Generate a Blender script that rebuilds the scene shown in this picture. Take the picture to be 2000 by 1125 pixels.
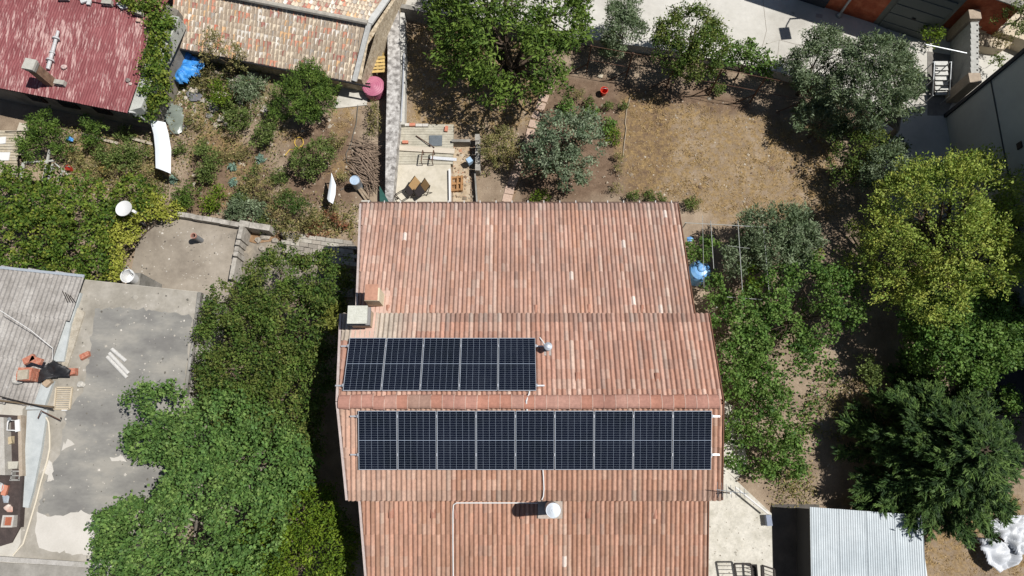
import bpy, math, random, zlib
import numpy as np
from mathutils import Vector, Matrix

random.seed(7)
rng = np.random.default_rng(7)
scene = bpy.context.scene
for o in list(bpy.data.objects):
    bpy.data.objects.remove(o)

# ------------------------------------------------------------------ camera
CAM_H, TILT, FPX = 29.0, math.radians(14.5), 1400.0      # metres, tilt from straight down, focal length in photo pixels
cd = bpy.data.cameras.new('drone_camera')
cd.sensor_width = 36.0
cd.lens = 36.0 * FPX / 2000.0
cd.clip_start, cd.clip_end = 0.1, 2000.0
cam = bpy.data.objects.new('drone_camera', cd)
scene.collection.objects.link(cam)
cam.location = (0, 0, CAM_H)
cam.rotation_euler = (TILT, 0, 0)
scene.camera = cam

# ------------------------------------------------------------------ sky and sun
SUN_EL, SUN_AZ = math.radians(62), math.radians(4)        # azimuth counted from +X (picture right) towards +Y
world = bpy.data.worlds.new('World')
scene.world = world
world.use_nodes = True
wn = world.node_tree
bg = wn.nodes['Background']
sky = wn.nodes.new('ShaderNodeTexSky')
sky.sky_type = 'NISHITA'
sky.sun_disc = False
sky.sun_elevation = SUN_EL
sky.sun_rotation = math.radians(90) - SUN_AZ
sky.altitude = 300
wn.links.new(sky.outputs[0], bg.inputs[0])
bg.inputs[1].default_value = 0.05
sd = bpy.data.lights.new('sun', 'SUN')
sd.energy = 5.0
sd.angle = math.radians(0.5)
sd.color = (1.0, 0.965, 0.92)
sun = bpy.data.objects.new('sun', sd)
scene.collection.objects.link(sun)
sdir = Vector((math.cos(SUN_EL) * math.cos(SUN_AZ), math.cos(SUN_EL) * math.sin(SUN_AZ), math.sin(SUN_EL)))
sun.rotation_euler = sdir.to_track_quat('Z', 'Y').to_euler()
sun.location = (20, 0, 40)
scene.view_settings.view_transform = 'Standard'
scene.view_settings.look = 'None'
scene.view_settings.gamma = 1.0
scene.view_settings.exposure = 0.2
scene.view_settings.use_curve_mapping = False
scene.render.engine = 'CYCLES'
scene.cycles.max_bounces = 5
scene.cycles.transparent_max_bounces = 4

# ------------------------------------------------------------------ helpers
COLL = scene.collection
OFF = {}
CT, ST_ = math.cos(TILT), math.sin(TILT)

def P(u, v, z=0.0):
    """ground plan position of the thing that the survey photo shows at (u, v), at height z"""
    a = (u - 1000) / FPX
    b = (562.5 - v) / FPX
    s = (CAM_H - z) / (CT - b * ST_)
    return Vector((a * s, s * (ST_ + b * CT), z))

def PX(z, v):            # photo pixels per metre there
    b = (562.5 - v) / FPX
    return FPX * (CT - b * ST_) / (CAM_H - z)

def C(r, g, b, k=1.38):  # sunlit colour in the photo -> surface reflectance
    def f(c):
        c /= 255.0
        return (c / 12.92 if c <= 0.04045 else ((c + 0.055) / 1.055) ** 2.4) / k
    return (f(r), f(g), f(b))

def tag(o, label=None, cat=None, group=None, kind=None):
    if label: o['label'] = label
    if cat: o['category'] = cat
    if group: o['group'] = group
    if kind: o['kind'] = kind
    return o

def thing(name, label, cat, loc=(0, 0, 0), group=None):
    o = bpy.data.objects.new(name, None)
    o.empty_display_size = 0.2
    COLL.objects.link(o)
    o.location = loc
    OFF[o.name] = np.array(loc, float)
    return tag(o, label, cat, group)

def mesh_of(name, V, F, col=None, smooth=False):
    me = bpy.data.meshes.new(name)
    V = np.asarray(V, np.float32)
    if isinstance(F, np.ndarray):
        n, k = F.shape
        me.vertices.add(len(V)); me.vertices.foreach_set('co', V.ravel())
        me.loops.add(n * k); me.loops.foreach_set('vertex_index', F.astype(np.int32).ravel())
        me.polygons.add(n)
        me.polygons.foreach_set('loop_start', np.arange(0, n * k, k, dtype=np.int32))
        me.update(calc_edges=True)
    else:
        me.from_pydata(V.tolist(), [], [list(f) for f in F])
        me.update()
    if col is not None:
        at = me.attributes.new('col', 'FLOAT_COLOR', 'FACE')
        c = np.asarray(col, np.float32)
        if c.ndim == 1: c = np.tile(c, (len(me.polygons), 1))
        if c.shape[1] == 3: c = np.hstack([c, np.ones((len(c), 1), np.float32)])
        at.data.foreach_set('color', c.ravel())
    if smooth:
        me.polygons.foreach_set('use_smooth', [True] * len(me.polygons))
    return me

def mk(name, V, F, mat, parent=None, col=None, smooth=False, label=None, cat=None, group=None, kind=None, loc=None):
    V = np.asarray(V, float)
    if parent is not None: off = OFF[parent.name]
    elif loc is not None: off = np.array(loc, float)
    else: off = np.array([V[:, 0].mean(), V[:, 1].mean(), V[:, 2].min()])
    me = mesh_of(name, V - off, F, col, smooth)
    if mat is not None: me.materials.append(mat)
    o = bpy.data.objects.new(name, me)
    COLL.objects.link(o)
    if parent is not None: o.parent = parent
    else: o.location = off
    OFF[o.name] = off
    return tag(o, label, cat, group, kind)

def share(src, parent, loc=None, rot=None, mat4=None):
    o = src.copy()
    COLL.objects.link(o)
    o.parent = parent
    OFF[o.name] = OFF.get(parent.name, np.zeros(3)) if parent is not None else np.zeros(3)
    if mat4 is not None: o.matrix_basis = mat4
    if loc is not None: o.location = loc
    if rot is not None: o.rotation_euler = rot
    return o

def copy_tree(root, label=None):
    r = root.copy(); COLL.objects.link(r)
    OFF[r.name] = OFF[root.name]
    if label: r['label'] = label
    for ch in list(root.children):
        c = ch.copy(); COLL.objects.link(c); c.parent = r
        OFF[c.name] = OFF[r.name]
        for g in list(ch.children):
            d = g.copy(); COLL.objects.link(d); d.parent = c
            OFF[d.name] = OFF[r.name]
    return r

def unit(v):
    v = np.asarray(v, float)
    return v / (np.linalg.norm(v) + 1e-9)

class MB:
    def __init__(s): s.v = []; s.f = []; s.c = []
    def add(s, V, F, c=None):
        n = len(s.v)
        s.v += [tuple(map(float, p)) for p in V]
        for f in F:
            s.f.append([i + n for i in f]); s.c.append(c or (0.5, 0.5, 0.5))
        return s
    def box(s, c, size, rz=0.0, col=None, tilt=None):
        hx, hy, hz = [q / 2 for q in size]
        M = Matrix.Rotation(rz, 3, 'Z')
        if tilt is not None: M = M @ tilt
        V = [Vector(c) + M @ Vector((sx * hx, sy * hy, sz * hz)) for sz in (-1, 1) for sx, sy in ((-1, -1), (1, -1), (1, 1), (-1, 1))]
        return s.add(V, [(3, 2, 1, 0), (4, 5, 6, 7), (0, 1, 5, 4), (1, 2, 6, 5), (2, 3, 7, 6), (3, 0, 4, 7)], col)
    def beam(s, p, q, w, h, col=None):
        p, q = Vector(p), Vector(q)
        d = q - p
        L = d.length
        d.normalize()
        up = Vector((0, 0, 1)) if abs(d.z) < 0.95 else Vector((1, 0, 0))
        sd_ = d.cross(up).normalized(); up = sd_.cross(d)
        V = [a + sd_ * (x * w / 2) + up * (y * h / 2) for a in (p, q) for x, y in ((-1, -1), (1, -1), (1, 1), (-1, 1))]
        return s.add(V, [(3, 2, 1, 0), (4, 5, 6, 7), (0, 1, 5, 4), (1, 2, 6, 5), (2, 3, 7, 6), (3, 0, 4, 7)], col)
    def prism(s, poly, z0, z1, col=None):
        n = len(poly)
        ar = sum(poly[i][0] * poly[(i + 1) % n][1] - poly[(i + 1) % n][0] * poly[i][1] for i in range(n))
        if ar < 0: poly = poly[::-1]
        zz0 = z0 if hasattr(z0, '__len__') else [z0] * n
        zz1 = z1 if hasattr(z1, '__len__') else [z1] * n
        if ar < 0 and hasattr(z1, '__len__'): zz1 = zz1[::-1]
        if ar < 0 and hasattr(z0, '__len__'): zz0 = zz0[::-1]
        V = [(p[0], p[1], z) for p, z in zip(poly, zz0)] + [(p[0], p[1], z) for p, z in zip(poly, zz1)]
        F = [list(range(n - 1, -1, -1)), list(range(n, 2 * n))] + [(i, (i + 1) % n, n + (i + 1) % n, n + i) for i in range(n)]
        return s.add(V, F, col)
    def tube(s, pts, r, n=7, col=None, cap=True):
        pts = [Vector(p) for p in pts]
        rr = r if hasattr(r, '__len__') else [r] * len(pts)
        V = []
        for i, p in enumerate(pts):
            d = (pts[min(i + 1, len(pts) - 1)] - pts[max(i - 1, 0)]).normalized()
            up = Vector((0, 0, 1)) if abs(d.z) < 0.9 else Vector((1, 0, 0))
            a = d.cross(up).normalized(); b = a.cross(d)
            for k in range(n):
                t = 2 * math.pi * k / n
                V.append(p + (a * math.cos(t) + b * math.sin(t)) * rr[i])
        F = []
        for i in range(len(pts) - 1):
            for k in range(n):
                F.append((i * n + k, i * n + (k + 1) % n, (i + 1) * n + (k + 1) % n, (i + 1) * n + k))
        if cap: F += [list(range(n - 1, -1, -1)), [(len(pts) - 1) * n + k for k in range(n)]]
        return s.add(V, F, col)
    def lathe(s, c, prof, n=20, col=None):
        V = [(c[0] + r * math.cos(2 * math.pi * k / n), c[1] + r * math.sin(2 * math.pi * k / n), c[2] + z) for r, z in prof for k in range(n)]
        F = [(i * n + k, i * n + (k + 1) % n, (i + 1) * n + (k + 1) % n, (i + 1) * n + k) for i in range(len(prof) - 1) for k in range(n)]
        return s.add(V, F, col)
    def build(s, name, mat, parent=None, **kw):
        return mk(name, s.v, s.f, mat, parent, col=s.c, **kw)

def pbox(c, size, rz=0, col=None):
    return MB().box(c, size, rz, col)

def poly_px(pts, z):
    return [tuple(P(u, v, z)[:2]) for u, v in pts]

# ------------------------------------------------------------------ materials
MATS = {}
def nodes_of(name):
    m = bpy.data.materials.new(name); m.use_nodes = True
    nt = m.node_tree
    return m, nt, nt.nodes['Principled BSDF']

def noise(nt, vec, scale, detail=5, rough=0.6):
    n = nt.nodes.new('ShaderNodeTexNoise')
    n.inputs['Scale'].default_value = scale
    n.inputs['Detail'].default_value = detail
    n.inputs['Roughness'].default_value = rough
    nt.links.new(vec, n.inputs['Vector'])
    return n

def ramp(nt, fac, stops):
    r = nt.nodes.new('ShaderNodeValToRGB')
    e = r.color_ramp.elements
    while len(e) < len(stops): e.new(0.5)
    for k, (p, c) in enumerate(stops):
        e[k].position = p; e[k].color = (*c[:3], 1)
    nt.links.new(fac, r.inputs[0])
    return r

def mixc(nt, a, b, fac, mode='MIX'):
    m = nt.nodes.new('ShaderNodeMix'); m.data_type = 'RGBA'; m.blend_type = mode
    for sock, val in ((m.inputs[0], fac), (m.inputs[6], a), (m.inputs[7], b)):
        if isinstance(val, bpy.types.NodeSocket): nt.links.new(val, sock)
        elif isinstance(val, (int, float)): sock.default_value = val
        else: sock.default_value = (*val[:3], 1)
    return m.outputs[2]

def position(nt, rz=0.0, scale=(1, 1, 1)):
    g = nt.nodes.new('ShaderNodeNewGeometry')
    mp = nt.nodes.new('ShaderNodeMapping')
    mp.vector_type = 'POINT'
    nt.links.new(g.outputs['Position'], mp.inputs['Vector'])
    mp.inputs['Rotation'].default_value = (0, 0, rz)
    mp.inputs['Scale'].default_value = scale
    return mp.outputs[0]

def attr(nt):
    a = nt.nodes.new('ShaderNodeAttribute'); a.attribute_name = 'col'
    return a.outputs['Color']

def mat(name, cols=None, scale=1.5, rough=0.85, bump=0.0, bscale=40, fine=0.25, fscale=25, metal=0.0, rz=0.0, stretch=(1, 1, 1), spots=None, spec=0.3, lo=0.3, hi=0.7, big=None):
    """cols: list of reflectances blended by noise, or None to use the piece's own colour attribute"""
    if name in MATS: return MATS[name]
    m, nt, b = nodes_of(name)
    vec = position(nt, rz, stretch)
    if cols is None: base = attr(nt)
    elif len(cols) == 1: base = cols[0]
    else:
        n = noise(nt, vec, scale)
        k = len(cols)
        base = ramp(nt, n.outputs[0], [(lo + (hi - lo) * i / (k - 1), c) for i, c in enumerate(cols)]).outputs[0]
    if fine:
        f = noise(nt, vec, fscale, 4, 0.7)
        fr = ramp(nt, f.outputs[0], [(0.25, (1 - fine,) * 3), (0.75, (1 + fine * 0.6,) * 3)])
        base = mixc(nt, base, fr.outputs[0], 1.0, 'MULTIPLY')
    if big:                                   # broad stains that run across many pieces
        for (sc, st_, lo_, hi_) in big:
            bn_ = noise(nt, position(nt, 0, st_), sc, 6, 0.65)
            br_ = ramp(nt, bn_.outputs[0], [(0.3, (lo_,) * 3), (0.7, (hi_,) * 3)])
            base = mixc(nt, base, br_.outputs[0], 1.0, 'MULTIPLY')
    if spots:
        for (c, sc, thr, wid) in spots:
            sn = noise(nt, vec, sc, 6, 0.65)
            sr = ramp(nt, sn.outputs[0], [(thr, (0, 0, 0)), (thr + wid, (1, 1, 1))])
            base = mixc(nt, base, c, sr.outputs[0])
    if isinstance(base, bpy.types.NodeSocket): nt.links.new(base, b.inputs['Base Color'])
    else: b.inputs['Base Color'].default_value = (*base, 1)
    b.inputs['Roughness'].default_value = rough
    b.inputs['Metallic'].default_value = metal
    b.inputs['Specular IOR Level'].default_value = spec
    if bump:
        bn = noise(nt, position(nt), bscale, 6, 0.7)
        bp = nt.nodes.new('ShaderNodeBump'); bp.inputs['Strength'].default_value = bump; bp.inputs['Distance'].default_value = 0.03
        nt.links.new(bn.outputs[0], bp.inputs['Height']); nt.links.new(bp.outputs[0], b.inputs['Normal'])
    MATS[name] = m
    return m

def leaf_mat(name, rough=0.6, trans=0.25, spec=0.18):
    if name in MATS: return MATS[name]
    m, nt, b = nodes_of(name)
    a = attr(nt)
    nt.links.new(a, b.inputs['Base Color'])
    b.inputs['Roughness'].default_value = rough
    b.inputs['Specular IOR Level'].default_value = spec
    t = nt.nodes.new('ShaderNodeBsdfTranslucent')
    tc = mixc(nt, a, (1.0, 1.0, 0.45), 1.0, 'MULTIPLY')
    nt.links.new(tc, t.inputs[0])
    mx = nt.nodes.new('ShaderNodeMixShader'); mx.inputs[0].default_value = trans
    nt.links.new(b.outputs[0], mx.inputs[1]); nt.links.new(t.outputs[0], mx.inputs[2])
    nt.links.new(mx.outputs[0], nt.nodes['Material Output'].inputs[0])
    MATS[name] = m
    return m

LEAF = leaf_mat('leaf')
PIECE = mat('weathered_piece', None, fine=0.3, fscale=14, rough=0.85)            # uses the colour of each piece
TILE = mat('terracotta', None, fine=0.22, fscale=11, rough=0.88, spec=0.15, big=[(0.55, (1, 1, 1), 0.86, 1.10), (1.6, (2.2, .5, 1), 0.86, 1.10)], spots=[(C(150, 140, 128), 5.0, 0.70, 0.06)])
GREENPAINT = None
CONC = mat('pale_concrete', [C(176, 172, 160), C(205, 201, 190), C(222, 218, 208)], scale=0.8, fine=0.16, fscale=7, bump=0.15)
GREYCONC = mat('grey_concrete', [C(120, 117, 110), C(150, 147, 140), C(180, 177, 170)], scale=1.2, fine=0.25, fscale=9, bump=0.2)
PLASTER = mat('cream_plaster', [C(205, 190, 165), C(225, 212, 190)], scale=1.0, fine=0.15, fscale=6)
BARK = mat('bark', [C(80, 66, 54), C(120, 104, 88)], scale=6, fine=0.4, fscale=30, bump=0.5)
BRANCH = mat('pale_bark', [C(150, 140, 128), C(185, 176, 164)], scale=6, fine=0.3, fscale=30)
ALU = mat('anodised_aluminium', [C(225, 228, 232)], fine=0.1, rough=0.35, metal=0.6, spec=0.5)
STEEL = mat('stainless_steel', [C(214, 222, 230)], fine=0.1, rough=0.4, metal=0.45)
GALV = mat('galvanised_steel', [C(150, 155, 158), C(190, 194, 196)], scale=5, fine=0.15, rough=0.45, metal=0.5)
DARKIRON = mat('dark_iron', [C(40, 36, 34), C(66, 56, 50)], scale=8, fine=0.3, rough=0.7)
RUST = mat('rusty_iron', [C(92, 62, 48), C(120, 92, 76)], scale=8, fine=0.3, rough=0.8)
WHITE = mat('white_plastic', [C(238, 238, 236)], fine=0.08, rough=0.45)
DARK = mat('dark_soffit', [C(40, 36, 34)], fine=0.2)
WOOD = mat('raw_wood', None, fine=0.35, fscale=30, stretch=(1, 1, 1), rough=0.8)
# ================================================================== ground
def in_poly(X, Y, poly):
    ins = np.zeros(X.shape, bool)
    n = len(poly)
    for i in range(n):
        x0, y0 = poly[i]; x1, y1 = poly[(i + 1) % n]
        c = ((y0 > Y) != (y1 > Y)) & (X < (x1 - x0) * (Y - y0) / (y1 - y0 + 1e-12) + x0)
        ins ^= c
    return ins

_w = rng.normal(size=(4, 8, 3)); _ph = rng.uniform(0, 6.28, (4, 8))
def lump(p, seed=0):
    k = seed % 4
    return np.sin(p @ _w[k].T * 1.3 + _ph[k] + seed).sum(axis=-1) / 4.0

STRAW_PX = [  # patches of dry grass, survey photo outlines
    [(1215, 175), (1330, 200), (1470, 225), (1600, 240), (1640, 330), (1640, 430), (1500, 440), (1400, 420), (1330, 395), (1240, 380), (1200, 300)],
    [(785, 60), (860, 30), (1060, 100), (1060, 200), (1030, 250), (900, 265), (790, 240)],
    [(1640, 960), (2000, 960), (2000, 1125), (1780, 1125)],
    [(640, 205), (690, 200), (690, 250), (650, 255)], [(640, 300), (680, 305), (675, 345), (635, 350)],
    [(130, 270), (200, 260), (260, 300), (330, 330), (250, 370), (150, 390)],
    [(380, 225), (450, 210), (470, 290), (420, 330), (380, 290)], [(540, 250), (590, 255), (580, 285), (545, 280)],
    [(340, 130), (420, 150), (480, 200), (430, 250), (350, 220)], [(440, 300), (500, 310), (480, 350), (430, 340)], [(520, 400), (560, 390), (560, 430), (520, 430)], [(600, 425), (680, 420), (690, 460), (600, 455)], [(400, 380), (440, 360), (450, 400), (410, 410)],
    [(1640, 760), (1780, 760), (1760, 840), (1640, 840)],
]
SOIL_PX = [
    [(1085, 150), (1225, 160), (1215, 390), (1010, 395), (1040, 200)],
    [(1225, 150), (1330, 190), (1300, 390), (1225, 390)],
    [(560, 250), (700, 230), (690, 420), (560, 380)],
    [(380, 280), (520, 280), (540, 420), (360, 410)],
    [(1300, 160), (1480, 190), (1480, 230), (1240, 190)],
]
GREEN_PX = [[(350, 110), (520, 100), (560, 250), (420, 260), (340, 200)], [(120, 260), (300, 300), (300, 390), (160, 390)]]
xs = np.concatenate([[-300, -120, -60, -40], np.arange(-29, 29.01, 0.13), [40, 60, 120, 300]])
ys = np.concatenate([[-300, -120, -60, -25], np.arange(-9, 27.01, 0.13), [40, 60, 120, 300]])
GX, GY = np.meshgrid(xs, ys)
jit = np.stack([GX, GY, GX * 0], -1)
jx = GX + 0.35 * lump(jit * 1.7, 1) + rng.normal(0, 0.12, GX.shape)
jy = GY + 0.35 * lump(jit * 1.9, 2) + rng.normal(0, 0.12, GX.shape)
straw = np.zeros(GX.shape); soil = np.zeros(GX.shape); grn = np.zeros(GX.shape)
for p in STRAW_PX: straw = np.maximum(straw, in_poly(jx, jy, poly_px(p, 0)))
for p in SOIL_PX: soil = np.maximum(soil, in_poly(jx, jy, poly_px(p, 0)))
for p in GREEN_PX: grn = np.maximum(grn, in_poly(jx, jy, poly_px(p, 0)))
def blur(a, n=2):
    for _ in range(n):
        a = (a + np.roll(a, 1, 0) + np.roll(a, -1, 0) + np.roll(a, 1, 1) + np.roll(a, -1, 1)) / 5
    return a
straw, soil, grn = blur(straw), blur(soil), blur(grn)
GZ = 0.025 * lump(jit * 2.3, 3) + rng.normal(0, 0.008, GX.shape)
GZ[(np.abs(GX) > 29) | (GY > 27) | (GY < -9)] = 0
nx, ny = len(xs), len(ys)
idx = np.arange(nx * ny).reshape(ny, nx)
GF = np.stack([idx[:-1, :-1], idx[:-1, 1:], idx[1:, 1:], idx[1:, :-1]], -1).reshape(-1, 4)
gm, nt, b = nodes_of('garden_soil')
ga = nt.nodes.new('ShaderNodeAttribute'); ga.attribute_name = 'mask'
sep = nt.nodes.new('ShaderNodeSeparateColor'); nt.links.new(ga.outputs['Color'], sep.inputs[0])
pos = position(nt)
n1 = noise(nt, pos, 0.9, 6, 0.65); n2 = noise(nt, pos, 9, 6, 0.75); n3 = noise(nt, pos, 3.2, 6, 0.7); n4 = noise(nt, pos, 26, 4, 0.8)
earth = ramp(nt, n1.outputs[0], [(0.3, C(136, 119, 101)), (0.5, C(160, 142, 122)), (0.72, C(186, 168, 146))]).outputs[0]
tilled = ramp(nt, n3.outputs[0], [(0.3, C(108, 89, 73)), (0.55, C(132, 111, 93)), (0.75, C(152, 131, 110))]).outputs[0]
dry = ramp(nt, n2.outputs[0], [(0.28, C(112, 94, 68)), (0.46, C(146, 122, 86)), (0.6, C(178, 150, 104)), (0.78, C(204, 178, 132))]).outputs[0]
weed = ramp(nt, n2.outputs[0], [(0.3, C(92, 92, 58)), (0.6, C(138, 132, 88)), (0.8, C(180, 165, 118))]).outputs[0]
c1 = mixc(nt, earth, tilled, sep.outputs[1])
smk = ramp(nt, n3.outputs[0], [(0.40, (0.1,) * 3), (0.60, (0.95,) * 3)]).outputs[0]
sm = nt.nodes.new('ShaderNodeMath'); sm.operation = 'MULTIPLY'
nt.links.new(sep.outputs[0], sm.inputs[0]); nt.links.new(smk, sm.inputs[1])
c2 = mixc(nt, c1, dry, sm.outputs[0])
gmk = ramp(nt, n3.outputs[0], [(0.42, (0, 0, 0)), (0.6, (0.75,) * 3)]).outputs[0]
gm2 = nt.nodes.new('ShaderNodeMath'); gm2.operation = 'MULTIPLY'
nt.links.new(sep.outputs[2], gm2.inputs[0]); nt.links.new(gmk, gm2.inputs[1])
c3 = mixc(nt, c2, weed, gm2.outputs[0])
gr = ramp(nt, n4.outputs[0], [(0.25, (0.68,) * 3), (0.75, (1.2,) * 3)]).outputs[0]
c4 = mixc(nt, c3, gr, 1.0, 'MULTIPLY')
peb = ramp(nt, n4.outputs[0], [(0.69, (0, 0, 0)), (0.73, (1, 1, 1))]).outputs[0]
c5 = mixc(nt, c4, C(196, 184, 164), peb)
nt.links.new(c5, b.inputs['Base Color']); b.inputs['Roughness'].default_value = 0.95; b.inputs['Specular IOR Level'].default_value = 0.1
bp = nt.nodes.new('ShaderNodeBump'); bp.inputs['Strength'].default_value = 0.6; bp.inputs['Distance'].default_value = 0.05
nt.links.new(n2.outputs[0], bp.inputs['Height']); nt.links.new(bp.outputs[0], b.inputs['Normal'])
go = mk('ground', np.stack([GX, GY, GZ], -1).reshape(-1, 3), GF, gm, loc=(0, 0, 0), kind='structure', smooth=True)
at = go.data.attributes.new('mask', 'FLOAT_COLOR', 'POINT')
mk4 = np.stack([straw, soil, grn, np.ones_like(straw)], -1).reshape(-1, 4).astype(np.float32)
at.data.foreach_set('color', mk4.ravel())
tag(go, 'dry brown earth of the gardens with straw and bare soil')

# straw tufts and stubble standing on the ground
def scatter_poly(poly, n):
    pl = np.array(poly); lo, hi = pl.min(0), pl.max(0)
    q = rng.uniform(lo, hi, (n, 2))
    q = q + 0.0
    return q[in_poly(q[:, 0], q[:, 1], poly)]

def blades(pts, h, w, cols, name, label, lean=0.9, mat_=LEAF, z=0.0, cat='grass'):
    n = len(pts)
    ang = rng.uniform(0, 6.283, n)
    hh = h * rng.uniform(0.5, 1.5, n)
    d = np.stack([np.cos(ang), np.sin(ang)], 1) * (hh * lean * rng.uniform(0.3, 1.3, n))[:, None]
    s = np.stack([-np.sin(ang), np.cos(ang)], 1) * (w * rng.uniform(0.6, 1.4, n))[:, None] / 2
    z0 = np.full((n, 1), z)
    V = np.stack([np.hstack([pts - s, z0]), np.hstack([pts + s, z0]), np.hstack([pts + d, (z0[:, 0] + hh * 0.7)[:, None]])], 1).reshape(-1, 3)
    F = np.arange(n * 3).reshape(n, 3)
    cc = np.array(cols)[rng.integers(0, len(cols), n)] * rng.uniform(0.75, 1.25, (n, 1))
    return mk(name, V, F, mat_, col=cc, kind='stuff', label=label, cat=cat, loc=(0, 0, 0))

def clump(pts, n, s):
    q = np.repeat(pts, n, 0)
    return q + rng.normal(0, s, q.shape)

STRAWC = [C(200, 172, 122), C(180, 150, 102), C(216, 192, 146), C(156, 130, 92)]
allp = []
for p in STRAW_PX:
    pp = poly_px(p, 0); a = np.array(pp); area = np.prod(a.max(0) - a.min(0))
    allp.append(clump(scatter_poly(pp, int(area * 13)), 14, 0.08))
pts = np.vstack(allp)
blades(pts, 0.07, 0.022, STRAWC, 'dry_grass', 'dry straw coloured grass standing on the lawn and garden', 1.2)
# ================================================================== street and paved ground
STZ = 0.5
street = poly_px([(700, -160), (772, 10), (1130, 74), (1300, 97), (1520, 140), (1690, 200), (1725, 300), (1740, 430), (2150, 430), (2250, -160)], STZ)
STREETM = mat('street_concrete', [C(186, 182, 172), C(210, 207, 198), C(224, 221, 213)], scale=0.35, fine=0.1, fscale=5, bump=0.1,
              spots=[(C(150, 145, 136), 1.1, 0.66, 0.08), (C(172, 166, 156), 6.0, 0.68, 0.05)])
MB().prism(street, -0.3, STZ).build('street', STREETM, kind='structure')
# cracks and expansion joints in the street slab
for pts_ in ([(1515, 150), (1522, 78), (1480, 92), (1440, 104)], [(1522, 78), (1575, 92), (1640, 104)], [(1380, 0), (1384, 22), (1386, 60)], [(1300, 10), (1306, 30), (1302, 55)],
             [(1490, 0), (1497, 60), (1488, 95)], [(1700, 20), (1760, 90), (1800, 120)]):
    MB().tube([P(u, v, STZ - 0.004) for u, v in pts_], 0.013, 5).build('street_crack', mat('crack', [C(158, 150, 138)]), kind='structure')
# pavement beside the house, bottom right
PATHM = mat('path_concrete', [C(188, 184, 170), C(212, 208, 196), C(226, 222, 211)], scale=1.6, fine=0.22, fscale=10, bump=0.25,
            spots=[(C(176, 134, 92), 1.0, 0.70, 0.08), (C(150, 145, 134), 5.0, 0.62, 0.08)])
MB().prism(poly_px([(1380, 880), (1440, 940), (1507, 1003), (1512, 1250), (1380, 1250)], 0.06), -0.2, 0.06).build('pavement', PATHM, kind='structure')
MB().prism(poly_px([(1507.5, 985), (1600, 985), (1620, 1250), (1512.5, 1250)], 0.045), -0.2, 0.045).build('shed_shadow_slab', mat('shed_shadow_tone', [C(84, 80, 76), C(104, 100, 94)], scale=2, fine=.2), kind='structure')  # ground toned dark so that the shed's cast shadow reads black
MB().prism(poly_px([(1385, 760), (1440, 800), (1460, 900), (1440, 938), (1380, 884)], 0.05), -0.2, 0.05).build('garden_path', PATHM, kind='structure')

# ================================================================== tile fields
def tile_double_roll(W, L):
    """interlocking clay tile with one roll; x across, y down the slope"""
    prof = [(0.0, 0.0), (0.10, 0.004), (0.20, 0.032), (0.36, 0.058), (0.56, 0.063), (0.76, 0.046), (0.90, 0.015), (1.0, 0.002)]
    n = len(prof)
    V = []
    for (y, dz) in ((0.0, 0.0), (L + 0.006, 0.006), (L + 0.006, 0.006), (L + 0.006, 0.0)):
        V += [(x * W, y, z + dz) for x, z in prof]
    F = [(r * n + i, r * n + i + 1, (r + 1) * n + i + 1, (r + 1) * n + i) for r in (0, 2) for i in range(n - 1)]
    F = [f[::-1] for f in F]
    return np.array(V), np.array(F)

def tile_barrel(W, L):
    """half round clay tile, narrower at the top"""
    n = 7
    V = []
    for (y, r, dz) in ((0.0, W * 0.45, 0.0), (L * 1.08, W * 0.5, 0.016), (L * 1.08, W * 0.5, 0.016), (L * 1.08, W * 0.47, 0.002)):
        for i in range(n):
            t = math.pi * i / (n - 1)
            V.append((W / 2 - r * math.cos(t), y, r * math.sin(t) * 0.5 + dz))
    F = [(r * n + i, r * n + i + 1, (r + 1) * n + i + 1, (r + 1) * n + i) for r in (0, 2) for i in range(n - 1)]
    F = [f[::-1] for f in F]
    return np.array(V), np.array(F)

def frame4(o, ex, ed):
    ex, ed = Vector(ex).normalized(), Vector(ed).normalized()
    en = ex.cross(ed)
    return Matrix(((ex.x, ed.x, en.x, o[0]), (ex.y, ed.y, en.y, o[1]), (ex.z, ed.z, en.z, o[2]), (0, 0, 0, 1)))

def lay_tiles(parent, base, tiles, name, keep, mat_, variants=24):
    """tiles: list of (Matrix4, colour, size_rank). The 'keep' largest become objects of their own, the rest one joined part."""
    BV, BF = base
    tiles = sorted(tiles, key=lambda t: -t[2])
    solo, rest = tiles[:keep], tiles[keep:]
    off = OFF[parent.name]
    cols = np.array([t[1] for t in solo])
    protos = []
    pick = rng.permutation(len(cols))[:variants]
    for k in pick:
        protos.append((cols[k], mesh_of(name, BV, BF, cols[k], False)))
        protos[-1][1].materials.append(mat_)
    pc = np.array([p[0] for p in protos])
    T = Matrix.Translation(-Vector(off))
    for M, c, _ in solo:
        j = int(((pc - np.array(c)) ** 2).sum(1).argmin())
        o = bpy.data.objects.new(name, protos[j][1]); COLL.objects.link(o)
        o.parent = parent; o.matrix_basis = T @ M
        OFF[o.name] = off
    if rest:
        n = len(rest)
        R = np.array([[list(r) for r in M] for M, _, _ in rest])
        H = np.hstack([BV, np.ones((len(BV), 1))])
        V = np.einsum('nij,vj->nvi', R, H)[..., :3].reshape(-1, 3)
        F = (BF[None] + (np.arange(n) * len(BV))[:, None, None]).reshape(-1, BF.shape[1])
        c = np.repeat(np.array([t[1] for t in rest]), len(BF), 0)
        mk(name + '_field', V, F, mat_, parent, col=c, kind='stuff')

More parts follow.
